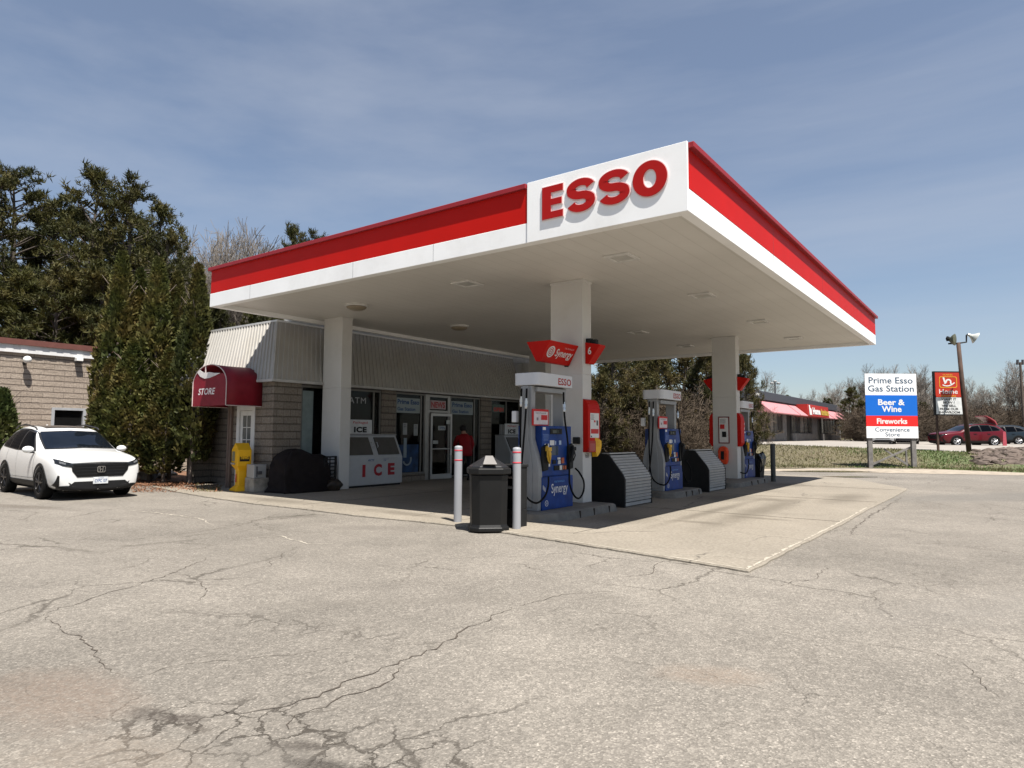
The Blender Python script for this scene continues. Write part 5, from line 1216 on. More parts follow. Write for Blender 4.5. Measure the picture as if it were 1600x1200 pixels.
def make_body_meshes():
    vs, fs = car_cage(); me = bpy.data.meshes.new('cage'); me.from_pydata(vs, [], fs); bm = bmesh.new(); bm.from_mesh(me); bmesh.ops.recalc_face_normals(bm, faces=bm.faces); bm.to_mesh(me); bm.free()
    o = bpy.data.objects.new('cage', me); COL.objects.link(o); s_ = o.modifiers.new('s', 'SUBSURF'); s_.levels = 3; s_.render_levels = 3
    full = bake(o); bm = bmesh.new(); bm.from_mesh(full); tree = BVHTree.FromBMesh(bm); bm.free()
    o.data = full; o.modifiers.clear(); cut = []
    for x in (1.35, -1.35):
        for s_ in (1, -1):
            c = MB().lathe([(.395, s_*.60), (.395, s_*1.2)], (x, 0, .355), 40, 'Y')
            co_ = c.build('cutter', WHITE); cut.append(co_); bm = bmesh.new(); bm.from_mesh(co_.data); bmesh.ops.recalc_face_normals(bm, faces=bm.faces); bm.to_mesh(co_.data); bm.free()
            b = o.modifiers.new('b', 'BOOLEAN'); b.object = co_; b.operation = 'DIFFERENCE'; b.solver = 'EXACT'
    res = bake(o); res.name = 'body'; bpy.data.objects.remove(o)
    for c in cut: bpy.data.objects.remove(c)
    res.polygons.foreach_set('use_smooth', [True]*len(res.polygons)); res.set_sharp_from_angle(angle=R_(50))
    return res, tree
BODY_ME, BTREE = make_body_meshes()
def decal(name, poly, axis, m, parent, off=.005, res=.055, sgn=1, smooth=True):
    """patch with a traced outline laid onto the car body; axis 'x' (poly y,z), 'y' (poly x,z), 'z' (poly x,y)"""
    bm = bmesh.new(); vv = []
    for a, b in poly:
        p = {'x': (5*sgn, a, b), 'y': (a, 3*sgn, b), 'z': (a, b, 4)}[axis]; vv.append(bm.verts.new(p))
    bm.faces.new(vv); bmesh.ops.triangulate(bm, faces=bm.faces[:])
    for _ in range(7):
        le = [e for e in bm.edges if e.calc_length() > res]
        if not le: break
        bmesh.ops.subdivide_edges(bm, edges=le, cuts=1); bmesh.ops.triangulate(bm, faces=bm.faces[:])
    d = {'x': Vector((-sgn, 0, 0)), 'y': Vector((0, -sgn, 0)), 'z': Vector((0, 0, -1))}[axis]
    for v in bm.verts:
        h, nn, i_, ds = BTREE.ray_cast(v.co, d)
        if h is None:
            h, nn, i_, ds = BTREE.find_nearest(v.co)
        v.co = h+nn*off
    bmesh.ops.recalc_face_normals(bm, faces=bm.faces[:])
    me = bpy.data.meshes.new(name)
    for f in bm.faces:
        f.smooth = True
    if bm.faces and sum(f.normal.dot(-d) for f in bm.faces) < 0: bmesh.ops.reverse_faces(bm, faces=bm.faces[:])
    bm.to_mesh(me); bm.free(); me.materials.append(m)
    o = bpy.data.objects.new(name, me); COL.objects.link(o); o.parent = parent
    return o
def make_car(label, paint, cat='car', rimm=None, front=True, group=None):
    t = thing('parked_car', label, cat, (0, 0, 0), group)
    bme = BODY_ME.copy(); bme.materials.clear(); bme.materials.append(paint); body = bpy.data.objects.new('body', bme); COL.objects.link(body); body.parent = t
    CB = mat('car_black', (.015, .015, .016), .45, var=.1); GL = mat('car_glass_dark', (.004, .006, .010), .04, var=.1, spec=.45); CLAD = mat('cladding', (.009, .009, .0095), .6, var=.1)
    GLS = mat('car_side_glass', (.003, .004, .006), .06, spec=.06); GLS.node_tree.nodes['Principled BSDF'].inputs['IOR'].default_value = 1.12
    decal('windshield_trim', [(-.745, 1.115), (0, 1.145), (.745, 1.115), (.705, 1.38), (.655, 1.535), (0, 1.565), (-.655, 1.535), (-.705, 1.38)], 'x', CB, t, .003)
    decal('windshield', [(-.715, 1.135), (0, 1.165), (.715, 1.135), (.675, 1.38), (.63, 1.515), (0, 1.545), (-.63, 1.515), (-.675, 1.38)], 'x', GL, t, .006)
    for s_ in (1, -1):
        decal('window_trim', [(.78, 1.075), (.10, 1.52), (-.40, 1.60), (-1.15, 1.60), (-1.60, 1.50), (-1.92, 1.28), (-1.85, 1.16), (-.6, 1.085)], 'y', CB, t, .003, sgn=s_)
        decal('side_window', [(.64, 1.10), (.10, 1.495), (-.36, 1.55), (-.42, 1.10)], 'y', GLS, t, .006, sgn=s_)
        decal('side_window', [(-.50, 1.105), (-.46, 1.57), (-1.15, 1.57), (-1.22, 1.14)], 'y', GLS, t, .006, sgn=s_)
        decal('side_window', [(-1.28, 1.15), (-1.22, 1.52), (-1.58, 1.43), (-1.82, 1.27), (-1.78, 1.18)], 'y', GLS, t, .006, sgn=s_)
        decal('sill_cladding', [(.90, .20), (.93, .40), (-.93, .40), (-.90, .20)], 'y', CLAD, t, .008, sgn=s_)
        for x in (1.35, -1.35):
            o_ = [(x+.465*math.cos(R_(a)), .355+.465*math.sin(R_(a))) for a in range(-18, 199, 9)]; i_ = [(x+.398*math.cos(R_(a)), .355+.398*math.sin(R_(a))) for a in range(198, -19, -9)]
            decal('arch_cladding', o_+i_, 'y', CLAD, t, .009, sgn=s_, res=.12)
        mb = MB()
        for pl in ([(.86, .42), (.87, .42), (.84, 1.05), (.83, 1.05)], [(-.455, .42), (-.463, .42), (-.463, 1.08), (-.455, 1.08)], [(-1.30, .78), (-1.31, .78), (-1.24, 1.10), (-1.23, 1.10)]):
            decal('door_seam', pl, 'y', CB, t, .002, sgn=s_)
        for x in (.0, -.98):
            MB().prism(rrect(x-.11, .93, x+.11, .965, .015, 3), (0, .915*s_+(.0 if s_ > 0 else .035), 0), (Vector((1, 0, 0)), Vector((0, 0, 1)), Vector((0, 1, 0))), .035).build('door_handle', paint, t, smooth=False)
        m_ = MB().sphere((.74, 1.005*s_, 1.115), .125, 16, (.62, .95, .66)); m_.v = [p if p.x > .70 else Vector((.70, p.y, p.z)) for p in m_.v]
        mi = m_.build('mirror', paint, t, smooth=True); MB().box((.70, .88*s_, 1.03), (.78, .97*s_, 1.07)).build('mirror_stem', CB, mi)
        MB().tube([(.12, .675*s_, 1.585), (.0, .675*s_, 1.64), (-.8, .665*s_, 1.715), (-1.5, .64*s_, 1.68), (-1.75, .62*s_, 1.61)], .018, 8).build('roof_rail', CB, t, smooth=True)
        hl = decal('headlight', [(s_*.54, .735), (s_*.58, .832), (s_*.70, .865), (s_*.845, .925), (s_*.86, .83), (s_*.76, .775)], 'x', mat('lamp_dark', (.012, .013, .015), .1, spec=.4), t, .010)
        decal('headlight_lens', [(s_*.70, .80), (s_*.70, .84), (s_*.80, .87), (s_*.80, .83)], 'x', mat('lamp_clear', (.12, .125, .13), .1, spec=.5), hl, .013)
        decal('tail_lamp', [(s_*.62, .95), (s_*.76, 1.0), (s_*.70, 1.30), (s_*.62, 1.30)], 'x', mat('tail_lamp', (.35, .02, .02), .2), t, .006, sgn=-1)
        decal('bumper_trim', [(s_*.56, .29), (s_*.62, .33), (s_*.79, .33), (s_*.80, .56), (s_*.83, .57), (s_*.88, .27), (s_*.80, .22)], 'x', CLAD, t, .008)
        decal('bumper_corner', [(s_*.62, .345), (s_*.775, .345), (s_*.785, .53), (s_*.70, .53)], 'x', paint, t, .014)
    decal('rear_window', [(-.52, 1.22), (.52, 1.22), (.47, 1.50), (-.47, 1.50)], 'x', GL, t, .006, sgn=-1)
    decal('sunroof', [(.02, -.46), (.02, .46), (-.9, .46), (-.9, -.46)], 'z', GL, t, .006)
    g_ = decal('grille', [(-.60, .815), (.60, .815), (.575, .66), (.47, .515), (-.47, .515), (-.575, .66)], 'x', mat('grille_black', (.004, .004, .004), .5), t, .009)
    decal('grille_trim', [(-.62, .832), (0, .850), (.62, .832), (.60, .815), (-.60, .815)], 'x', mat('grille_chrome', (.25, .25, .26), .2, metal=.9), t, .012)
    for z in (.58, .65, .72, .78):
        decal('grille_bar', [(-.50, z), (.50, z), (.50, z+.012), (-.50, z+.012)], 'x', mat('grille_bar', (.02, .02, .022), .35), g_, .014, res=.15)
    decal('lower_intake', [(-.60, .25), (-.64, .32), (-.52, .42), (.52, .42), (.64, .32), (.60, .25)], 'x', CLAD, t, .010)
    decal('chin', [(-.80, .19), (-.88, .325), (.88, .325), (.80, .19)], 'x', CLAD, t, .010)
    if front:
        pb = MB().box((2.315, -.155, .355), (2.35, .155, .505)).build('licence_plate', mat('plate_white', (.55, .57, .58), .4), t, bevel=.006)
        fxa = (Vector((0, 1, 0)), Vector((0, 0, 1)), Vector((1, 0, 0))); mb = MB(); mb.text('CYPC 157', .25, .07, (2.3525, 0, .425), fxa, .02); mb.text('ONTARIO', .12, .02, (2.3525, 0, .487), fxa, .01); mb.build('lettering', mat('plate_blue', (.04, .08, .22), .5), pb)
        em = MB(); c = (2.345, 0, .685)
        A = rrect(-.085, -.07, .085, .07, .03, 4); B = rrect(-.070, -.056, .070, .056, .022, 4); A.append(A[0]); B.append(B[0]); fs, vs = solid_strip(em, A, B, c, fxa, .012); em.add(vs, fs)
        for s_ in (1, -1): em.prism([(s_*.030, -.052), (s_*.045, .052), (s_*.026, .052), (s_*.014, -.052)], c, fxa, .012)
        em.box((2.345, -.025, .678), (2.357, .025, .692)); em.build('badge', CHROME, t)
    MB().sphere((-1.55, 0, 1.665), .05, 10, (1.6, .5, 1.2)).build('roof_antenna', paint, t, smooth=True)
    # wheels
    RM = rimm or mat('rim_black', (.02, .02, .022), .3, metal=.4)
    for x in (1.35, -1.35):
        for s_ in (1, -1):
            w_ = MB(); prof = [(.225, .10), (.25, .115), (.33, .118), (.355, .105), (.363, .08), (.363, -.08), (.355, -.105), (.33, -.118), (.22, -.11)]
            w_.lathe([(r, s_*(.815)+h*s_) for r, h in prof], (x, 0, .362), 36, 'Y'); ty = w_.build('wheel', RUB, t, smooth=True, auto=40)
            rm = MB(); rm.lathe([(.232, s_*.915), (.245, s_*.928), (.228, s_*.922), (.215, s_*.87)], (x, 0, .362), 36, 'Y', cap=False); rm.lathe([(.03, s_*.93), (.055, s_*.925), (.06, s_*.87)], (x, 0, .362), 16, 'Y')
            for k_ in range(5):
                a = R_(72*k_+18); 
                for da in (-.16, .16):
                    a2 = a+da; p0 = Vector((x+.05*math.cos(a), s_*.915, .362+.05*math.sin(a))); p1 = Vector((x+.226*math.cos(a2), s_*.922, .362+.226*math.sin(a2))); rm.tube([p0, p1], [.020, .014], 5)
            rm.build('rim', RM, ty, smooth=True, auto=40)
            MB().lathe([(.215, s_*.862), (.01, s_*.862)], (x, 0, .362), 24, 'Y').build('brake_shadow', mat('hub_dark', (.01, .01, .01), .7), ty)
    mb = MB(); mb.box((-2.0, -.62, .16), (2.0, .62, .30)); mb.box((.9, -.60, .3), (1.8, .60, .85)); mb.box((-1.8, -.60, .3), (-.9, .60, .85)); mb.build('underbody', mat('underbody', (.01, .01, .01), .9), t)
    return t
WP = mat('paint_white', (.66, .66, .645), .22, var=.01, coat=.6)
car = make_car('white crossover SUV parked at the left in front of the cedars', WP)
car.location = (-15.12, -1.643, 0); car.rotation_euler = (0, 0, -.05); car.scale = (.9656,)*3
def put_car(c, u, D, z, head, sc=1.0, zs=.93):
    p = GD(u, D); c.location = (p.x, p.y, z); c.rotation_euler = (0, 0, head); c.scale = (sc, sc*.98, sc*zs)
hd = math.atan2(-.593, -.805)
SIL = mat('rim_silver', (.65, .65, .66), .25, metal=.6)
c1 = make_car('dark red SUV with its tailgate raised, on the upper lot behind the lamp pole', mat('paint_red', (.085, .003, .007), .3, var=.02, coat=.2), rimm=SIL, front=False)
put_car(c1, 1506, 50, .80, hd+.05, 1.05)
hb = MB(); hp = [(-1.85, 1.60), (-1.72, 1.85), (-1.45, 2.06), (-1.10, 2.26), (-1.12, 2.31), (-1.50, 2.13), (-1.80, 1.92), (-1.95, 1.60)]
hb.prism(hp, (0, .55, 0), (Vector((1, 0, 0)), Vector((0, 0, 1)), Vector((0, -1, 0))), 1.1).build('tailgate', mat('paint_red_pale', (.30, .05, .06), .25, coat=.5), c1, bevel=.02)
# (the patch above was modelled in car space, before the car was moved)
for ch in c1.children:
    if ch.name.startswith('tailgate'):
        for v in ch.data.vertices: v.co += Vector(c1.location)
c2_ = make_car('dark blue-grey SUV behind the dark red one at the right edge of the upper lot', mat('paint_slate', (.012, .02, .028), .3, var=.02, coat=.2), rimm=SIL, front=False)
put_car(c2_, 1549, 55, .86, hd-.12, 1.0)
c3 = make_car('silver car seen under the left half of the large roadside sign', mat('paint_silver', (.45, .46, .47), .3, metal=.4, var=.02, coat=.4), rimm=SIL, front=False); put_car(c3, 1376, 52, .86, hd+1.07, .95)
c4 = make_car('dark car seen under the right half of the large roadside sign', mat('paint_dark', (.02, .02, .024), .3, var=.02, coat=.4), rimm=SIL, front=False); put_car(c4, 1411, 53, .86, hd+4.2, .95)

# ------------------------------------------------------------------ roadside sign
def cam_axes(v_=0):  # upright plane turned towards the drive
    u = Vector((_Rt.x, _Rt.y, 0)).normalized(); return (u, Vector((0, 0, 1)), u.cross(Vector((0, 0, 1))))
SAX = cam_axes(); p = GD(1390.5, 31.5, 584); base = Vector((p.x, p.y, 0))
t = thing('roadside_sign', 'large white, blue and red sign board reading Prime Esso Gas Station on two posts', 'sign', (p.x, p.y, .05))
w2 = 1.21; zt = GD(1390, 31.5, 584).z; zbm = GD(1390, 31.5, 684.5).z; H_ = zt-zbm
def band(name, f0, f1, m_): return MB().prism([(-w2, zt-H_*f1), (w2, zt-H_*f1), (w2, zt-H_*f0), (-w2, zt-H_*f0)], base, SAX, .03).build(name, m_, t)
b1_ = band('top_panel', 0, .335, SIGNW); b2_ = band('blue_panel', .335, .655, SBLUE); b3_ = band('red_panel', .655, .82, SRED); b4_ = band('bottom_panel', .82, 1, SIGNW)
SGREY = mat('sign_letter_slate', (.045, .085, .13), .5, var=.02)
def ln(par, s_, w_, h_, f, m_, dx=0, bold=.015): MB().text(s_, w_, h_, base+SAX[0]*dx+Vector((0, 0, zt-H_*f)), SAX, bold, d=.033).build('lettering', m_, par)
ln(b1_, 'Prime Esso', 2.08, .30, .105, SGREY); ln(b1_, 'Gas Station', 2.16, .30, .232, SGREY)
ln(b2_, 'Beer &', 1.25, .28, .445, PAPER, .0, .028); ln(b2_, 'Wine', .93, .28, .55, PAPER, .0, .028)
ln(b3_, 'Fireworks', 1.42, .26, .738, PAPER, 0, .03); ln(b4_, 'Convenience', 1.62, .20, .868, SGREY, 0, .012); ln(b4_, 'Store', .68, .20, .943, SGREY, 0, .012)
WOOD = mat('weathered_post', (.17, .16, .15), .9, var=.25, vs=6, bump=.5, bs=30)
for s_ in (-1, 1):
    MB().prism([(s_*1.02-.10, -.05), (s_*1.02+.10, -.05), (s_*1.02+.10, zt-.1), (s_*1.02-.10, zt-.1)], base-SAX[2]*.16, SAX, .14).build('post', WOOD, t)
mb = MB()
mb.prism([(-1.25, .05), (-1.15, .0), (1.0, .95), (.95, 1.02)], base-SAX[2]*.20, SAX, .04); mb.build('brace', WOOD, t)
mb = MB(); mb.prism([(-.30, .85), (-.25, .90), (.98, .10), (.92, .02)], base-SAX[2]*.25, SAX, .04); mb.build('brace', WOOD, t)
MB().prism([(1.10, -.02), (1.20, -.02), (1.16, .9), (1.10, .9)], base-SAX[2]*.9, SAX, .05).build('rear_strut', WOOD, t)

# ------------------------------------------------------------------ dealer sign and lamp pole
p = GD(1516, 35, 724); pb_ = Vector((p.x, p.y, 0)); top = GD(1497.2, 35, 535)
RUST = mat('rust_brown', (.060, .036, .026), .75, var=.35, vs=3)
t = thing('lamp_pole', 'leaning rusty pole with two floodlights beside the red dealer sign', 'lamp post', (p.x, p.y, .1))
MB().tube([pb_+Vector((0, 0, .05)), pb_.lerp(Vector((top.x, top.y, 0)), .5)+Vector((0, 0, top.z/2)), top], [.125, .11, .095], 12).build('pole', RUST, t, smooth=True)
MB().box((p.x-.3, p.y-.3, -.1), (p.x+.3, p.y+.3, .22), rot=R_(36)).build('footing', mat('footing', (.34, .26, .20), .9, var=.2, bump=.3), t, bevel=.03)
MB().tube([pb_-SAX[0]*.35+Vector((0, 0, -.02)), pb_-SAX[0]*.35+Vector((0, 0, .45)), pb_-SAX[0]*.28+Vector((0, 0, .52)), pb_-SAX[0]*.12+Vector((0, 0, .50))], .035, 8).build('conduit', PAPER, t)
ar_ = [GD(a, 35, b) for a, b in ((1482, 537), (1497, 536.5), (1510, 534.5), (1510, 524), (1512, 522.5))]
MB().tube(ar_, .04, 8).build('arm', BLACK, t)
LAMPW = mat('lamp_shell', (.55, .56, .50), .35, metal=.3)
def cone(name, c_, d_, prof, m_, par):
    q = d_.normalized().to_track_quat('Z', 'Y'); mb = MB().lathe(prof, (0, 0, 0), 20); mb.v = [q@p_+c_ for p_ in mb.v]; return mb.build(name, m_, par, smooth=True, auto=45)
h1 = cone('floodlight', GD(1512, 35, 522.5), SAX[0]*.75+SAX[2]*.25-Vector((0, 0, .45)), [(.06, 0), (.08, .12), (.16, .26), (.30, .40), (.31, .42), (.29, .42)], LAMPW, t)
MB().tube([GD(1481.5, 35, 526), GD(1480.5, 35, 529), GD(1481, 35, 533)], [.07, .09, .06], 8).build('lamp_housing', BLACK, t)
cone('floodlight', GD(1483.5, 35, 531), SAX[0]*.55+SAX[2]*.6-Vector((0, 0, .05)), [(.10, 0), (.26, .16), (.31, .24), (.29, .25), (.02, .22)], mat('lamp_face', (.10, .10, .06), .4), t)
c = GD(1481.5, 36, 615); sb = Vector((c.x, c.y, 0)); D_s = 36
def sgp(u, v): return (u-1481.5)*D_s/CF, GD(1481.5, D_s, v).z
x0, z1 = sgp(1459.5, 580); x1, z0 = sgp(1503, 649); _, zm = sgp(1481, 620.5)
t = thing('dealer_sign', 'tall red Home dealer sign with letter board below, hung beside the lamp pole', 'sign', (c.x, c.y, 0))
MB().prism([(x0, z0), (x1, z0), (x1, z1), (x0, z1)], sb-SAX[2]*.12, SAX, .15).build('cabinet', BLACK, t)
rp_ = MB().prism([(x0+.06, zm+.0), (x1-.03, zm), (x1-.03, z1-.07), (x0+.06, z1-.07)], sb+SAX[2]*.03, SAX, .012).build('red_face', mat('dealer_red', (.42, .035, .018), .4, var=.02), t)
lb = MB().prism([(x0+.06, z0+.06), (x1-.03, z0+.06), (x1-.03, zm-.02), (x0+.06, zm-.02)], sb+SAX[2]*.03, SAX, .012).build('letter_board', mat('board_white', (.62, .63, .62), .4), t)
xm = (x0+x1)/2; o2 = sb+SAX[2]*.045
mb = MB(); A = rrect(xm-.48, zm+.50, xm+.48, z1-.28, .1, 4); B = rrect(xm-.44, zm+.54, xm+.44, z1-.32, .08, 4); A.append(A[0]); B.append(B[0]); fs, vs = solid_strip(mb, A, B, o2, SAX, .004); mb.add(vs, fs)
mb.text('FURNITURE', .80, .085, o2+SAX[0]*xm+Vector((0, 0, zm+.06)), SAX, .02); mb.text('HUGHES', .52, .08, o2+SAX[0]*xm+Vector((0, 0, z1-.19)), SAX, .02); mb.build('gold_lettering', mat('gold', (.60, .30, .03), .4), rp_)
mb = MB(); A, B = stroke_poly([(xm-.25, zm+1.06), (xm-.15, zm+.72)], .095); mb.prism([tuple(a) for a in A]+[tuple(b) for b in reversed(B)], o2, SAX, .006)
hx, hz = xm+.02, zm+.81
A, B = stroke_poly([(hx-.13, hz-.03)]+[(hx+.12*math.cos(R_(a)), hz+.02+.11*math.sin(R_(a))) for a in range(160, -21, -15)]+[(hx+.14, zm+.70)], .08); fs, vs = solid_strip(mb, A, B, o2, SAX, .006); mb.add(vs, fs)
A, B = stroke_poly([(xm-.30+i*.072, zm+.60+.0055*(i-3.2)**2) for i in range(10)], .055); fs, vs = solid_strip(mb, A, B, o2, SAX, .006); mb.add(vs, fs)
mb.text('Home', 1.0, .25, o2+SAX[0]*xm+Vector((0, 0, zm+.30)), SAX, .010); mb.build('white_lettering', PAPER, rp_)
mb = MB(); hh = (zm-z0-.1)/5
for i, s_ in enumerate(('WANT IT', 'NOW ?', 'WE SELL', 'FROM OUR', 'SHOWROOM')): mb.text(s_, (.80, .62, .78, 1.0, 1.14)[i], hh*.74, o2+SAX[0]*xm+Vector((0, 0, zm-.03-hh*(i+.5))), SAX, .032)
mb.build('lettering', BLACK, lb)
xl, _ = sgp(1463, 600); MB().prism([(xl-.05, .6), (xl+.05, .6), (xl+.05, z0), (xl-.05, z0)], sb-SAX[2]*.08, SAX, .08).build('post', RUST, t)

# ------------------------------------------------------------------ hardware store beyond the lot
hs = thing('furniture_store', 'long dark grey store with pink-red awnings beyond the bank', 'store', (-20, 62, .9))
HXX = -14.0; yA, yB, zR, z0_ = GX(1172, 691, HXX).y, GX(1313, 692, HXX).y, 5.42, .75
HG = mat('store_grey', (.060, .062, .068), .85, var=.15, vs=1); HB = mat('store_block', (.13, .125, .12), .9, var=.2, vs=2, bump=.5, bs=6); HR_ = mat('store_fascia', (.045, .05, .06), .7, var=.1)
mb = MB(); mb.box((HXX-18, yA, z0_), (HXX-.25, yB, zR-.2)); mb.build('wall', mat('store_end_wall', (.24, .235, .225), .9, var=.15, vs=1.5), hs)
mb = MB(); mb.box((HXX-18.2, yA-.3, zR-.75), (HXX+.2, yB+.3, zR)); mb.box((HXX-18, yA, zR), (HXX-.4, yB, zR+.06)); mb.build('roof_fascia', HR_, hs, bevel=.03)
YS = [GX(u, 660, HXX).y for u in (1172, 1190, 1223, 1229, 1238, 1269, 1277, 1284, 1306, 1313)]
def hbox(name, y0, y1, z0, z1, m_, d=0): return MB().box((HXX-.25, y0, z0), (HXX+d, y1, z1)).build(name, m_, hs)
for a, b in ((0, 1), (2, 3), (5, 6), (8, 9)): hbox('pier', YS[a], YS[b], z0_, zR-.75, HB)
for a, b in ((1, 2), (4, 5), (7, 8)):
    hbox('stall_riser', YS[a], YS[b], z0_, 1.75, HB)
    fo = hbox('window', YS[a], YS[b], 1.75, zR-.75, mat('store_frame', (.03, .03, .03), .6), -.10)
    n = 5; st_ = (YS[b]-YS[a])/n
    for i in range(n):
        MB().box((HXX-.11, YS[a]+st_*i+.22, 1.85), (HXX-.085, YS[a]+st_*(i+1)-.22, 3.9)).build('pane', mat('store_pane_%d' % (i % 3), ((.12, .12, .11), (.05, .05, .05), (.19, .18, .165))[i % 3], .12, var=.5, vs=.8), fo)
for a, b in ((3, 4), (6, 7)): hbox('door', YS[a], YS[b], z0_, zR-.75, mat('store_doorway', (.02, .02, .02), .4), -.18)
AWP = mat('awning_pink', (.44, .19, .20), .7, var=.06); AWD = mat('awning_dark', (.22, .012, .02), .7)
for ua, ub in ((1182, 1228), (1229.5, 1241), (1277, 1284), (1285.5, 1310)):
    y0, y1 = GX(ua, 640, HXX).y, GX(ub, 640, HXX).y
    a_ = MB().prism([(0, 4.62), (1.30, 3.55), (1.30, 3.48), (0, 3.55)], (HXX+.001, y1, 0), FY, y1-y0).build('awning', AWP, hs)
y0, y1 = GX(1241.5, 640, HXX).y, GX(1276, 640, HXX).y
sg = MB().prism([(0, 4.72), (1.2, 4.72), (1.3, 3.55), (0, 3.5)], (HXX+.001, y1, 0), FY, y1-y0).build('sign_box', mat('sign_box_red', (.34, .025, .02), .5), hs)
axh = (Vector((0, 1, 0)), Vector((-.085, 0, 1)).normalized(), Vector((1, 0, .085)).normalized())
mb = MB(); mb.text('h', 1.0, 1.0, (HXX+1.26, y0+1.1, 4.15), axh, .08, d=.03); mb.text('Home', 3.6, .72, (HXX+1.26, y0+3.9, 4.1), axh, .06, d=.03); mb.build('lettering', PAPER, sg)
MB().text('furniture', 3.9, .72, (HXX+1.26, y0+8.0, 4.1), axh, .06, d=.03).build('lettering', mat('gold_bright', (.5, .33, .06), .4), sg)
p = GX(1176, 616, HXX+.2); MB().box((p.x, p.y-.3, p.z-.1), (p.x+.5, p.y+.3, p.z+.08)).build('wall_lamp', PAPER, hs)

# ------------------------------------------------------------------ building at the left
LX = -22.0
lbd = thing('motel_building', 'low tan block building at the far left behind the white SUV', 'building', (-27, -4, 0))
wy0, wy1 = GX(80, 650, LX).y, GX(134, 650, LX).y
mb = MB(); mb.box((LX-.3, -16, 0), (LX, wy0, 4.02)); mb.box((LX-.3, wy1, 0), (LX, 5, 4.02)); mb.box((LX-.3, wy0, 0), (LX, wy1, 1.15)); mb.box((LX-.3, wy0, 2.28), (LX, wy1, 4.02)); mb.box((LX-10, 4.7, 0), (LX-.3, 5, 4.02)); mb.box((LX-10, -16, 0), (LX-9.7, 4.7, 4.02)); mb.box((LX-9.7, -16, 0), (LX-.3, -15.7, 4.02))
mb.build('block_wall', BLOCK2, lbd)
mb = MB(); 
for i in range(105): mb.box((LX-.05, -16+i*.20, 3.99), (LX+.075+(.010 if i % 2 else 0), -15.8+i*.20, 4.24))
mb.build('white_trim', mat('trim_white', (.62, .61, .60), .6, var=.06), lbd)
MB().box((LX-10, -16.1, 4.24), (LX+.14, 5.1, 4.42)).build('roof_edge', mat('roof_brown', (.13, .05, .04), .7, var=.1), lbd)
mb = MB(); mb.box((LX-.1, wy0, 1.15), (LX+.02, wy0+.09, 2.28)); mb.box((LX-.1, wy1-.09, 1.15), (LX+.02, wy1, 2.28)); mb.box((LX-.1, wy0+.09, 2.20), (LX+.02, wy1-.09, 2.28)); mb.box((LX-.1, wy0+.09, 1.15), (LX+.02, wy1-.09, 1.25)); w_ = mb.build('window', mat('window_grey', (.33, .34, .35), .5), lbd)
MB().box((LX-.09, wy0+.09, 1.25), (LX-.08, wy1-.09, 2.20)).build('pane', mat('pane_black', (.01, .01, .01), .15, spec=.3), w_)
p = GX(43, 562, LX+.25)
t = thing('wall_light', 'round white globe light on the tan block wall', 'wall light', (LX, p.y, p.z)); MB().sphere((LX+.24, p.y, p.z), .12, 14).build('globe', mat('globe', (.75, .74, .70), .3), t, smooth=True); MB().tube([(LX, p.y, p.z-.10), (LX+.14, p.y, p.z-.09), (LX+.22, p.y, p.z-.06)], [.06, .04, .06], 10).build('bracket', BLACK, t)
p = GX(124, 562, LX+.15)
t = thing('wall_light', 'small white box light under the roof edge of the tan building', 'wall light', (LX, p.y, p.z)); MB().box((LX, p.y-.10, p.z-.05), (LX+.22, p.y+.10, p.z+.07)).build('hood', mat('globe', (.75, .74, .7)), t, bevel=.01); MB().box((LX, p.y-.08, p.z-.10), (LX+.17, p.y+.08, p.z-.05)).build('lamp', DKGREY, t)

# ------------------------------------------------------------------ small things at the far side
p = GD(1565, 48); tb = (p.x, p.y, .78)
t = thing('board_sign', 'thin faded red board standing behind the dark red SUV', 'sign', tb); MB().prism([(-.16, 0), (.13, 0), (.10, 1.05), (0, 1.12), (-.10, 1.0)], tb, SAX, .05).build('board', mat('faded_red', (.34, .06, .08), .6), t); MB().prism([(-.20, 0), (.18, 0), (.18, .05), (-.20, .05)], Vector(tb)-SAX[2]*.1, SAX, .25).build('foot', BLACK, t)
p = GD(1597, 70); tp = GD(1594, 70, 566)
t = thing('utility_pole', 'tall thin utility pole at the right edge behind the cars', 'utility pole', (p.x, p.y, .9)); MB().tube([(p.x, p.y, .8), tp], [.16, .11], 10).build('pole', mat('pole_wood', (.10, .08, .065), .9), t)
MB().tube([GD(1588, 70, 568), GD(1600, 70, 567)], .06, 6).build('crossarm', RUST, t)
mb = MB()
for u_ in (1590, 1598): mb.tube([GD(u_, 70, 570), GD(u_, 70, 562)], .12, 8)
mb.build('transformer', DKGREY, t)
p = GD(1211, 95); 
t = thing('light_mast', 'distant light mast rising behind the hardware store', 'light mast', (p.x, p.y, 1)); MB().tube([(p.x, p.y, .9), GD(1211, 95, 598)], [.14, .09], 8).build('pole', DKGREY, t)
mb = MB()
for u_, v_ in ((1206, 599), (1211, 596), (1216, 599)): q = GD(u_, 95, v_); mb.sphere(q, .28, 8, (1, 1, .6))
mb.build('lamp_head', GREYP, t)
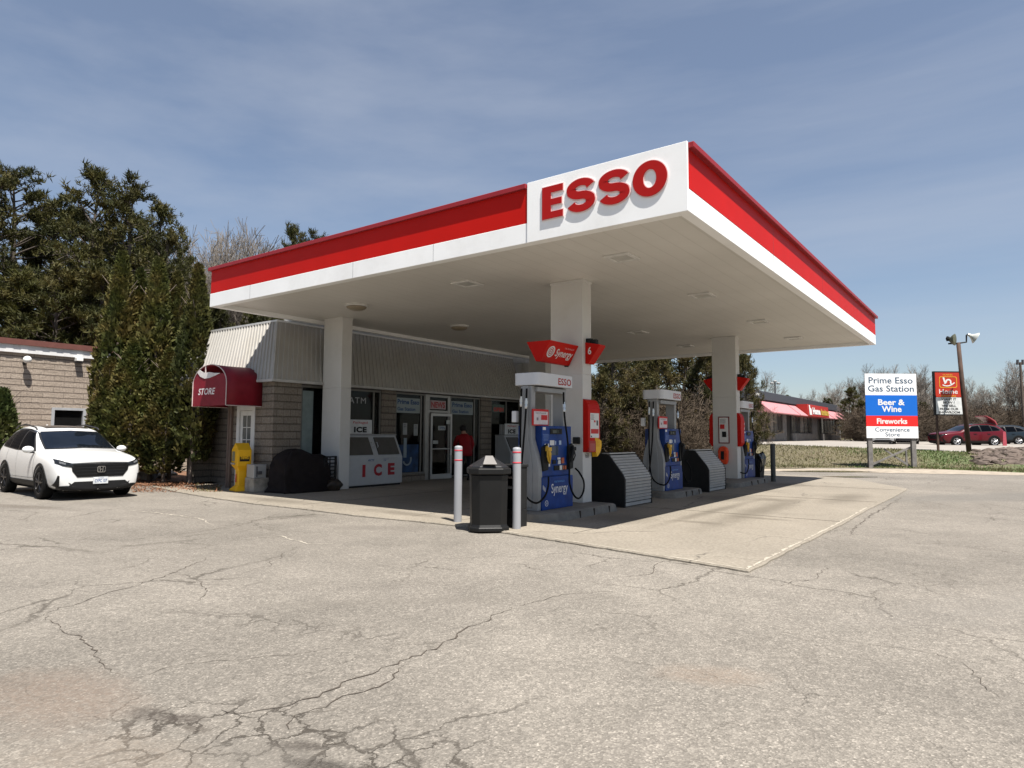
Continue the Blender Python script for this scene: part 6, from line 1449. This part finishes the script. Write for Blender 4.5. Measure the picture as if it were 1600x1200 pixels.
# odds and ends under the cedars
random.seed(31)
p = G(228, 751); 
mb = MB().sphere((p.x, p.y, .14), .30, 14, (1.1, .7, .7)); mb.v = [q+Vector((noise.noise(q*4), noise.noise(q*4+Vector((3, 0, 0))), noise.noise(q*4+Vector((0, 3, 0)))))*.18 for q in mb.v]; mb.v = [Vector((q.x, q.y, max(0.02, q.z))) for q in mb.v]
tag(mb.build('boulder', mat('boulder', (.20, .19, .18), .9, var=.4, vs=6, bump=.6), smooth=False), 'grey jagged boulder on the soil between the white SUV and the cedar trunks', 'boulder')
p = G(250, 748); t = thing('scrap_panel', 'bent pale panel lying on the soil under the cedars', 'scrap', (p.x, p.y, .03))
MB().add([(p.x-.5, p.y-.2, .28), (p.x+.35, p.y-.3, .16), (p.x+.9, p.y+.1, .20), (p.x-.1, p.y+.3, .32), (p.x-.5, p.y-.2, .22), (p.x+.35, p.y-.3, .10), (p.x+.9, p.y+.1, .14), (p.x-.1, p.y+.3, .26)], [(0, 1, 2, 3), (7, 6, 5, 4), (0, 4, 5, 1), (1, 5, 6, 2), (2, 6, 7, 3), (3, 7, 4, 0)]).build('panel', mat('scrap_pale', (.42, .41, .38), .6, var=.3, vs=5), t)
MB().box((p.x-.2, p.y-.15, .03), (p.x+.2, p.y+.2, .12)).build('support', DKGREY, t)

# ------------------------------------------------------------------ vegetation
def fast_mesh(name, V, F, mats, mi=None, smooth=False):
    me = bpy.data.meshes.new(name); me.from_pydata(V, [], F)
    for m_ in mats: me.materials.append(m_)
    if mi: me.polygons.foreach_set('material_index', mi)
    if smooth: me.polygons.foreach_set('use_smooth', [True]*len(F))
    me.update(); return me
def leaf_mat(name, c1, c2, c3, sc=1.2, tr=.25):
    k = NT(name); tcn = k.n('ShaderNodeTexCoord'); P = tcn.outputs['Object']
    oi = k.n('ShaderNodeObjectInfo')
    off = k.n('ShaderNodeVectorMath', operation='MULTIPLY_ADD'); k.l(oi.outputs['Random'], off.inputs[0]); off.inputs[1].default_value = (37, 17, 23); k.l(P, off.inputs[2])
    c = k.ramp(k.noise(off.outputs[0], sc, 3, .6), (.36, c1), (.5, c2), (.66, c3))
    c = k.mix(1., c, k.ramp(k.noise(off.outputs[0], sc*9, 2, .6), (.3, .6), (.7, 1.45)), 'MULTIPLY')
    hs_ = k.n('ShaderNodeHueSaturation'); mr = k.n('ShaderNodeMapRange'); mr.inputs['To Min'].default_value = .82; mr.inputs['To Max'].default_value = 1.18; k.l(oi.outputs['Random'], mr.inputs[0]); k.l(mr.outputs[0], hs_.inputs['Value']); k.l(c, hs_.inputs['Color']); c = hs_.outputs[0]
    k.l(c, k.b.inputs['Base Color']); k.b.inputs['Roughness'].default_value = .7; k.b.inputs['Specular IOR Level'].default_value = .25
    tl = k.n('ShaderNodeBsdfTranslucent'); k.l(c, tl.inputs[0]); m_ = k.n('ShaderNodeMixShader'); m_.inputs[0].default_value = tr
    k.l(k.b.outputs[0], m_.inputs[1]); k.l(tl.outputs[0], m_.inputs[2]); k.l(m_.outputs[0], k.t.nodes['Material Output'].inputs[0]); return k.M
PINE = leaf_mat('pine_needles', (.026, .030, .008), (.050, .050, .012), (.080, .068, .020), .6)
PINE2 = leaf_mat('pine_needles_brown', (.042, .044, .014), (.070, .062, .020), (.105, .078, .030), .6)
CEDAR = leaf_mat('cedar_sprays', (.038, .047, .011), (.068, .068, .017), (.105, .078, .024), .9)
CEDARG = leaf_mat('cedar_sprays_green', (.04, .06, .018), (.07, .085, .022), (.10, .10, .028), .9)
BARK = mat('bark', (.085, .070, .058), .95, var=.35, vs=4, bump=.8, bs=12)
TWIG = mat('twig', (.19, .165, .14), .9, var=.2, vs=2, objvar=.2); TWIGD = mat('twig_dark', (.085, .064, .045), .9, var=.25, vs=2, objvar=.2)
def tubes(segs, sides=4):
    """segs: list of (p0,p1,r0,r1) -> V,F"""
    V, F = [], []
    cs = [(math.cos(2*math.pi*k/sides), math.sin(2*math.pi*k/sides)) for k in range(sides)]
    for p0, p1, r0, r1 in segs:
        d = (p1-p0).normalized(); a = Vector((0, 0, 1)) if abs(d.z) < .85 else Vector((1, 0, 0)); x = d.cross(a).normalized(); y = d.cross(x); b = len(V)
        for p, r in ((p0, r0), (p1, r1)):
            for c, s in cs: V.append(tuple(p+(x*c+y*s)*r))
        for k in range(sides): k2 = (k+1) % sides; F.append((b+k, b+k2, b+sides+k2, b+sides+k))
    return V, F
def rv(s=1): return Vector((random.gauss(0, s), random.gauss(0, s), random.gauss(0, s)))
def pine_tree(seed, H, W, z0=.25, tufts=1000, fm=PINE, dens=1.0, ts=.30):
    random.seed(seed); segs = []; V = []; F = []
    # trunk with a slight lean and sweep
    tp = [Vector((0, 0, 0))]; d = Vector((random.uniform(-.04, .04), random.uniform(-.04, .04), 1))
    n = 14
    for i in range(n): d = (d+Vector((random.uniform(-.03, .03), random.uniform(-.03, .03), 0))).normalized(); tp.append(tp[-1]+d*(H*.94/n))
    def tr(t): return H*.020*(1-t)**.9+.02
    for i in range(n): segs.append((tp[i], tp[i+1], tr(i/n), tr((i+1)/n)))
    tips = []
    nb = int(34*dens)
    for b in range(nb):
        h = z0+(1-z0)*((b+random.random())/nb)**.9; t = min(.99, h); base = tp[int(t*n)].lerp(tp[min(n, int(t*n)+1)], t*n-int(t*n))
        az = random.uniform(0, 6.283); prof = (1-((h-z0)/(1-z0))**1.9)*.85+.18; ln_ = W*prof*random.uniform(.55, 1.12)
        el = random.uniform(.05, .45)+.75*((h-z0)/(1-z0))**2; dirv = Vector((math.cos(az)*math.cos(el), math.sin(az)*math.cos(el), math.sin(el)))
        p = base; r = .03+.012*ln_; m_ = max(3, int(ln_/.6))
        for i in range(m_):
            dirv = (dirv+rv(.10)+Vector((0, 0, .08 if i > m_*.4 else -.04))).normalized(); q = p+dirv*(ln_/m_); segs.append((p, q, r*(1-i/m_*.8), r*(1-(i+1)/m_*.8)))
            if i >= m_*.25:
                for s in range(random.randint(2, 4)):
                    sd = (dirv*.6+rv(.6)+Vector((0, 0, .25))).normalized(); sl_ = random.uniform(.35, 1.0)*(.5+.12*ln_); e = q+sd*sl_; segs.append((q, e, .018, .008)); tips.append((e, sd)); tips.append((q.lerp(e, .55)+rv(.06), sd))
            p = q
        tips.append((p, dirv))
    random.shuffle(tips); tips = tips[:tufts]
    for e, sd in tips:
        ax_ = (sd*.5+Vector((0, 0, .9))+rv(.25)).normalized(); L = ts*random.uniform(.75, 1.35)
        for k in range(13):
            dd = (ax_*random.uniform(.2, 1.0)+rv(.48)).normalized(); o = e+rv(.05)*1.4; tip = o+dd*L; sdv_ = dd.cross(rv(1)).normalized()*L*.12; b = len(V)
            V += [tuple(o-sdv_), tuple(o+sdv_), tuple(tip)]; F.append((b, b+1, b+2))
    tv, tf = tubes(segs, 5)
    return fast_mesh('trunk', tv, tf, [BARK], smooth=True), fast_mesh('crown', V, F, [fm])
def bare_tree(seed, H, spread=.5, lv=5, r0=None, stems=1, twig=TWIG, up=.25, rmin=.012):
    random.seed(seed); segs = []
    def grow(p, d, L, r, l):
        n = 3 if l > 1 else 2
        for i in range(n):
            d = (d+rv(.10)+Vector((0, 0, up*.35))).normalized(); q = p+d*(L/n); r2 = max(rmin, r*.84); segs.append((p, q, max(rmin, r), r2)); p = q; r = r2
            if l > 0 and (i > 0 or l < lv):
                for s in range(1 if l > 2 else 2):
                    nd = (d*(1-spread*.45)+rv(spread)).normalized(); grow(p, nd, L*random.uniform(.50, .78), r*.58, l-1)
        if l > 0: grow(p, (d+rv(.22)).normalized(), L*.72, r*.85, l-1)
    for s in range(stems):
        d = Vector((random.gauss(0, .08 if stems == 1 else .35), random.gauss(0, .08 if stems == 1 else .35), 1)).normalized()
        grow(Vector((random.gauss(0, .15), random.gauss(0, .15), 0))*(0 if stems == 1 else 2), d, H*.33, r0 or H*.017, lv)
    mx_ = max(s[1].z for s in segs); k = H/mx_; segs = [(a*k, b*k, c, e) for a, b, c, e in segs]
    nt_ = [s for s in segs if s[2] > .035]; tw_ = [s for s in segs if s[2] <= .035]
    tv, tf = tubes(nt_, 5); v2, f2 = tubes(tw_, 3)
    return fast_mesh('trunk', tv, tf, [BARK if twig is not TWIG else mat('bark_pale', (.16, .14, .12), .9, var=.3, vs=3)], smooth=True), fast_mesh('crown', v2, f2, [twig])
def cedar_tree(seed, H, R, n=7500, fm=CEDAR, s0=.13, bare=.10):
    random.seed(seed); V = []; F = []
    for i in range(n):
        t = random.random()**.85; z = H*(bare+(1-bare)*t); prof = min(1, (1-t)*1.75)**.80*(.72+.28*min(1, t*6)); a = random.uniform(0, 6.283)
        lob = 1+.30*noise.noise(Vector((math.cos(a)*1.6+seed, math.sin(a)*1.6, z*.9)))+.20*noise.noise(Vector((math.cos(a)*4, math.sin(a)*4+seed, z*2.6)))
        rr = R*prof*lob*(random.uniform(.45, 1.0)**.35)+.03
        o = Vector((rr*math.cos(a), rr*math.sin(a), z)); out = Vector((math.cos(a), math.sin(a), 0))
        up_ = (out*random.uniform(.2, .9)+Vector((0, 0, 1))*random.uniform(.3, 1)+rv(.32)).normalized(); sd = up_.cross(out+rv(.5)).normalized(); L = s0*random.uniform(.6, 1.5); b = len(V)
        V += [tuple(o-up_*L*.3), tuple(o+sd*L*.42+up_*L*.15), tuple(o+up_*L), tuple(o-sd*L*.42+up_*L*.2)]; F.append((b, b+1, b+2, b+3))
    segs = []; p = Vector((0, 0, 0))
    for i in range(8): q = Vector((random.gauss(0, .02), random.gauss(0, .02), H*.92*(i+1)/8)); segs.append((p, q, .09*(1-i/9), .09*(1-(i+1)/9))); p = q
    for i in range(26):
        z = H*random.uniform(bare*.6, .8); a = random.uniform(0, 6.283); segs.append((Vector((0, 0, z)), Vector((R*.8*math.cos(a), R*.8*math.sin(a), z+R*.9)), .02, .008))
    tv, tf = tubes(segs, 7)
    return fast_mesh('trunk', tv, tf, [mat('cedar_bark', (.17, .135, .11), .95, var=.3, vs=8)], smooth=True), fast_mesh('crown', V, F, [fm])
def tree(name, label, cat, meshes, x, y, z, rz, s, group=None, sz=1):
    t = thing(name, label, cat, (x, y, z), group, rz); t.scale = (s, s, s*sz)
    for nm, me in zip(('trunk', 'crown'), meshes):
        o = bpy.data.objects.new(nm, me); COL.objects.link(o); o.parent = t
    return t
def at(name, label, cat, meshes, H0, u, D, vtop, rz, z=0, group=None, w=1.0):
    p = GD(u, D); zt = GD(u, D, vtop).z; sz = (zt-z)/H0
    t = thing(name, label, cat, (p.x, p.y, z), group, rz); t.scale = (sz*w, sz*w, sz)
    for nm, me in zip(('trunk', 'crown'), meshes):
        o = bpy.data.objects.new(nm, me); COL.objects.link(o); o.parent = t
    return t
PA = pine_tree(1, 16, 3.6, .20, 4200, dens=1.7, ts=.27); PB = pine_tree(2, 16, 4.0, .26, 4200, dens=1.65, ts=.27); PC = pine_tree(3, 12, 3.0, .04, 2600, fm=PINE, dens=1.8)
PD = pine_tree(4, 9, 2.7, .12, 2000, fm=PINE2, dens=1.5, ts=.27); PE = pine_tree(5, 8, 2.6, .05, 2200, fm=PINE2, dens=1.6, ts=.27)
PM = {'A': (PA, 16), 'B': (PB, 16), 'C': (PC, 12), 'D': (PD, 9), 'E': (PE, 8)}
g1_ = 'tall pines behind the tan building'
pl = [('A', 12, 40, 238, .3, 1.15, 'tall pine cut by the left edge of the picture, behind the tan building'), ('B', 118, 37, 240, 1.9, 1.0, 'tallest dark pine behind the tan building'), ('A', 188, 38, 258, 4.2, 1.05, 'broad dark pine just left of the cedar tops'),
      ('B', 232, 42, 300, 2.2, .95, 'pine on the right shoulder of the tall group'), ('A', 70, 46, 290, 5.1, 1.1, 'pine in the gap between the two tallest groups'), ('B', 262, 40, 352, 3.3, .8, 'lower pine leaning over the cedar tops'), ('A', -50, 37, 250, 2.8, 1.2, 'tall pine mostly outside the left edge of the picture'), ('B', 92, 46, 305, 2.2, 1.2, 'pine half hidden behind the tallest pine, on its left'), ('A', 215, 46, 325, 1.1, 1.1, 'pine half hidden behind the cedar tops')]
for k_, u, D, v, rz, w_, lab in pl: at('pine_tree', lab, 'pine tree', PM[k_][0], PM[k_][1], u, D, v, rz, 0, g1_, w_)
for i, (u, v, D) in enumerate(((-30, 400, 33), (25, 420, 34), (75, 410, 33), (115, 425, 35), (160, 405, 34), (205, 430, 34), (250, 440, 36), (290, 455, 36), (50, 360, 43), (130, 350, 44), (210, 370, 45))):
    at('pine_tree', 'low dense dark pine in the thicket behind the tan building', 'pine tree', PC, 12, u, D, v, i*1.7, 0, 'dense lower pines behind the tan building', 1.25)
at('pine_tree', 'pine whose top rises above the canopy edge, left of its neighbour', 'pine tree', PB, 16, 442, 40, 340, 1.2, 0, 'two pines above the canopy edge', .75)
at('pine_tree', 'shorter pine whose top rises above the canopy edge, right of its neighbour', 'pine tree', PA, 16, 484, 41, 350, 3.6, 0, 'two pines above the canopy edge', .8)
for i, (u, v) in enumerate(((345, 470), (385, 478), (430, 488), (470, 495), (330, 500), (410, 500))): at('pine_tree', 'small pine seen between the canopy and the mansard roof', 'pine tree', PC, 12, u, 44+i, v, i*2.1, 0, 'small pines between canopy and roof', .8)
BT = [bare_tree(11, 12, .42, 5), bare_tree(12, 12, .50, 5), bare_tree(13, 12, .36, 5, stems=2)]
for i, (u, v) in enumerate(((316, 356), (345, 349), (372, 354), (398, 350), (418, 360), (300, 374), (330, 352), (358, 350), (385, 349), (408, 352), (308, 362), (350, 356), (392, 358))):
    at('bare_tree', 'pale leafless tree above the left end of the canopy', 'bare tree', BT[i % 3], 12, u, 56+i*1.1, v, i*1.3, 0, 'leafless trees above the canopy', .75)
# cedars beside the shop
CA = cedar_tree(21, 7, .78); CB_ = cedar_tree(22, 7, .70); CC = cedar_tree(23, 6.5, .85, fm=CEDAR, bare=.07); CG = cedar_tree(24, 2.6, .55, 3500, CEDARG, .11, .02)
for me, H, u, D, v, lab in ((CA, 7, 182, 20.6, 392, 'tall columnar cedar at the left end of the row, tallest of them'), (CB_, 7, 212, 21.3, 420, 'columnar cedar second from the left in the row'), (CA, 7, 240, 20.4, 402, 'columnar cedar in the middle of the row'),
                     (CB_, 7, 270, 20.9, 424, 'columnar cedar second from the right in the row'), (CB_, 7, 303, 19.3, 412, 'columnar cedar at the right end of the row, against the ribbed roof')):
    at('cedar_tree', lab, 'cedar tree', me, H, u, D, v, u*.7, .03, 'columnar cedars beside the shop', .84)
for u, D, v, lab in ((172, 19.9, 560, 'low bushy cedar in front of the row, left'), (205, 19.4, 530, 'low bushy cedar in front of the row, behind the SUV bonnet'), (262, 19.5, 545, 'low bushy cedar in front of the row, over the scrap panel')): at('cedar_tree', lab, 'cedar tree', CC, 6.5, u, D, v, u*1.1, .03, 'low cedars in front of the row', 1.12)
at('cedar_tree', 'small pointed cedar at the left edge beside the white SUV', 'cedar tree', CG, 2.6, 6, 19.5, 610, 1, 0, None, .95)
# thicket behind the canopy
SB = [bare_tree(31, 5, .60, 4, .05, 5, TWIGD, .15), bare_tree(32, 5, .7, 4, .05, 6, TWIGD, .1), bare_tree(33, 6, .5, 4, .06, 4, TWIGD, .2)]
g2_ = 'pines in the thicket behind the pumps'
for i, (k_, u, D, v, w_) in enumerate((('D', 905, 34, 520, 1.0), ('D', 948, 31, 530, .9), ('D', 985, 36, 500, 1.1), ('E', 1022, 33, 545, 1.0), ('D', 1062, 37, 505, 1.0), ('E', 1098, 34, 540, .9), ('D', 1132, 39, 520, .9), ('E', 1168, 36, 556, .62), ('E', 935, 29, 590, .9), ('E', 1000, 30, 600, .8), ('D', 1085, 42, 510, 1.2), ('D', 1020, 44, 500, 1.3), ('D', 965, 45, 500, 1.3))):
    at('pine_tree', 'brownish pine in the thicket seen between the pumps' if u < 1150 else 'small pine standing just right of the far column', 'pine tree', PM[k_][0], PM[k_][1], u, D, v, i*2.3, .0, g2_ if u < 1150 else None, w_)
for i in range(20):
    random.seed(100+i); u = 895+i*14.3; D = random.uniform(28, 35) if u < 1120 else random.uniform(37, 44); v = random.uniform(585, 660) if u < 1120 else random.uniform(625, 665)
    at('bare_shrub', 'leafless brown shrub in the thicket behind the pumps', 'shrub', SB[i % 3], (5, 5, 6)[i % 3], u, D, v, i*1.9, .0 if D < 36 else .85, 'leafless shrubs behind the pumps', 1.1)
# the treeline beyond the road
g3_ = 'leafless trees on the skyline'
sk_ = [(1205, 577, 110), (1262, 606, 105), (1280, 598, 100), (1302, 596, 100), (1322, 592, 104), (1342, 566, 90), (1362, 570, 92), (1386, 572, 95), (1402, 566, 96), (1425, 575, 96), (1442, 568, 94), (1462, 566, 90), (1490, 580, 98), (1512, 588, 95), (1532, 592, 92), (1548, 598, 95), (1566, 590, 96), (1584, 564, 84), (1604, 560, 86), (1626, 570, 90), (1246, 615, 108), (1332, 600, 84), (1376, 596, 84), (1412, 598, 86), (1450, 596, 84), (1500, 600, 86), (1540, 606, 84)]
for i, (u, v, D) in enumerate(sk_): at('bare_tree', 'grey leafless tree on the skyline beyond the upper lot', 'bare tree', BT[i % 3], 12, u, D, v, i*2.4, .9, g3_, .85)
for i, (u, v, D, w_) in enumerate(((1232, 617, 92, 1.3), (1290, 622, 90, 1.4), (1318, 622, 92, 1.2), (1333, 604, 80, 1.2), (1346, 625, 78, 1.3), (1438, 628, 78, 1.3), (1452, 640, 76, 1.2), (1480, 652, 80, 1.2))):
    at('evergreen_tree', 'dark evergreen in the treeline beyond the upper lot', 'evergreen tree', PC, 12, u, D, v, i*1.6, .9, 'dark evergreens in the far treeline', w_)
for i in range(60):
    random.seed(300+i); u = 1338+i*4.9; D = random.uniform(68, 84); v = random.uniform(622, 662)
    at('bare_shrub', 'brown leafless shrub along the far side of the upper lot', 'shrub', SB[i % 3], (5, 5, 6)[i % 3], u, D, v, i*1.9, .88, 'leafless shrubs beyond the upper lot', 1.5)
# a wood far behind, one mass
random.seed(77); V = []; F = []
for i in range(5200):
    u = random.uniform(-500, 2100); D = random.uniform(125, 150); p = GD(u, D); h = random.uniform(4.5, 8.5)*(1+.35*noise.noise(Vector((u*.012, 0, 0))))
    if u < 1180 or u > 1: h *= 1.0
    a = random.uniform(-.12, .12); s_ = random.uniform(.05, .13); b = len(V); q = Vector((p.x, p.y, .9)); dx = SAX[0]*s_; ph = q+Vector((0, 0, h))+SAX[0]*a*h
    V += [tuple(q-dx), tuple(q+dx), tuple(ph+SAX[2]*s_), tuple(q+SAX[2]*s_*2)]; F += [(b, b+1, b+2), (b+1, b+3, b+2)]
o = bpy.data.objects.new('distant_wood', fast_mesh('distant_wood', V, F, [TWIG])); COL.objects.link(o); tag(o, 'grey-brown wood far off behind everything', 'wood', kind='stuff')
# grass on the bank
random.seed(55); V = []; F = []
GR = leaf_mat('grass_blades', (.085, .082, .035), (.135, .125, .058), (.22, .19, .11), .25, .3); GRG = leaf_mat('grass_green', (.045, .085, .018), (.065, .115, .025), (.11, .14, .04), .4, .3); MI = []
nr = len(rows)
for i in range(26000):
    a = random.uniform(0, nr-1.001); j = random.uniform(.9, 6.98); i0, j0 = int(a), int(j); fa, fj = a-i0, j-j0
    if 760+us[i0] > 760+1508+0 and us[i0] > 1500 and random.random() < .75 and 2.2 < j: continue
    P0 = Vector(rows[i0][j0]).lerp(Vector(rows[i0+1][j0]), fa); P1 = Vector(rows[i0][j0+1]).lerp(Vector(rows[i0+1][j0+1]), fa); p = P0.lerp(P1, fj)
    h = random.uniform(.04, .15)*(1.2 if noise.noise(p*.5) > 0 else .8); d = Vector((random.gauss(0, .5), random.gauss(0, .5), 1)).normalized(); s_ = Vector((random.gauss(0, 1), random.gauss(0, 1), 0)).normalized()*random.uniform(.01, .028)
    b = len(V); V += [tuple(p-s_), tuple(p+s_), tuple(p+d*h)]; F.append((b, b+1, b+2)); u_ = us[i0]
    MI.append(1 if random.random() < (.10 if u_ < 1310 else .6) and noise.noise(p*.35+Vector((9, 0, 0))) > (-.05 if u_ > 1310 else .1) else 0)
o = bpy.data.objects.new('bank_grass', fast_mesh('bank_grass', V, F, [GR, GRG], MI)); COL.objects.link(o); tag(o, 'dry and green tufts of grass over the bank', 'grass', kind='stuff')
# broken stone on the right part of the bank
random.seed(66); mb = MB()
for i in range(230):
    u = random.uniform(1516, 1640); t_ = random.uniform(.32, 1.0); f_ = foot(u); c_, zc = crest(u); D = f_+(c_-f_)*t_; p = GD(u, D); z = zc*(t_*t_*(3-2*t_))
    r = random.uniform(.08, .30); m2_ = MB().sphere((p.x, p.y, z+.02), r, 6, (random.uniform(.8, 1.6), random.uniform(.7, 1.2), random.uniform(.35, .6)))
    sd = Vector((i, i*.37, 1)); m2_.v = [q+Vector((noise.noise(q*5+sd), noise.noise(q*5-sd), noise.noise(q*5+sd*2)))*r*.5 for q in m2_.v]; mb.add(m2_.v, m2_.f)
tag(mb.build('riprap', mat('riprap', (.115, .09, .075), .95, var=.4, vs=1.5, bump=.5)), 'broken stones covering the right part of the bank', 'broken stone', kind='stuff')
# leaf litter and weeds along the edge of the planting bed
random.seed(88); V = []; F = []; MI = []
for i in range(2600):
    u = random.uniform(205, 345); v = random.uniform(752, 768) if u < 300 else random.uniform(757, 769); p = G(u, v, .03); z = .035 if p.y > .5 else .012
    h = random.uniform(.01, .05) if random.random() < .8 else random.uniform(.05, .14); d = Vector((random.gauss(0, 1), random.gauss(0, 1), .6)).normalized(); s_ = Vector((random.gauss(0, 1), random.gauss(0, 1), 0)).normalized()*.015; b = len(V)
    V += [(p.x-s_.x, p.y-s_.y, z), (p.x+s_.x, p.y+s_.y, z), (p.x+d.x*h, p.y+d.y*h, z+d.z*h)]; F.append((b, b+1, b+2)); MI.append(1 if u > 305 and random.random() < .6 else 0)
o = bpy.data.objects.new('leaf_litter', fast_mesh('leaf_litter', V, F, [mat('litter', (.18, .085, .045), .9, var=.5, vs=20), GR], MI)); COL.objects.link(o); tag(o, 'brown leaf litter and weeds at the foot of the cedars', 'leaf litter', kind='stuff')
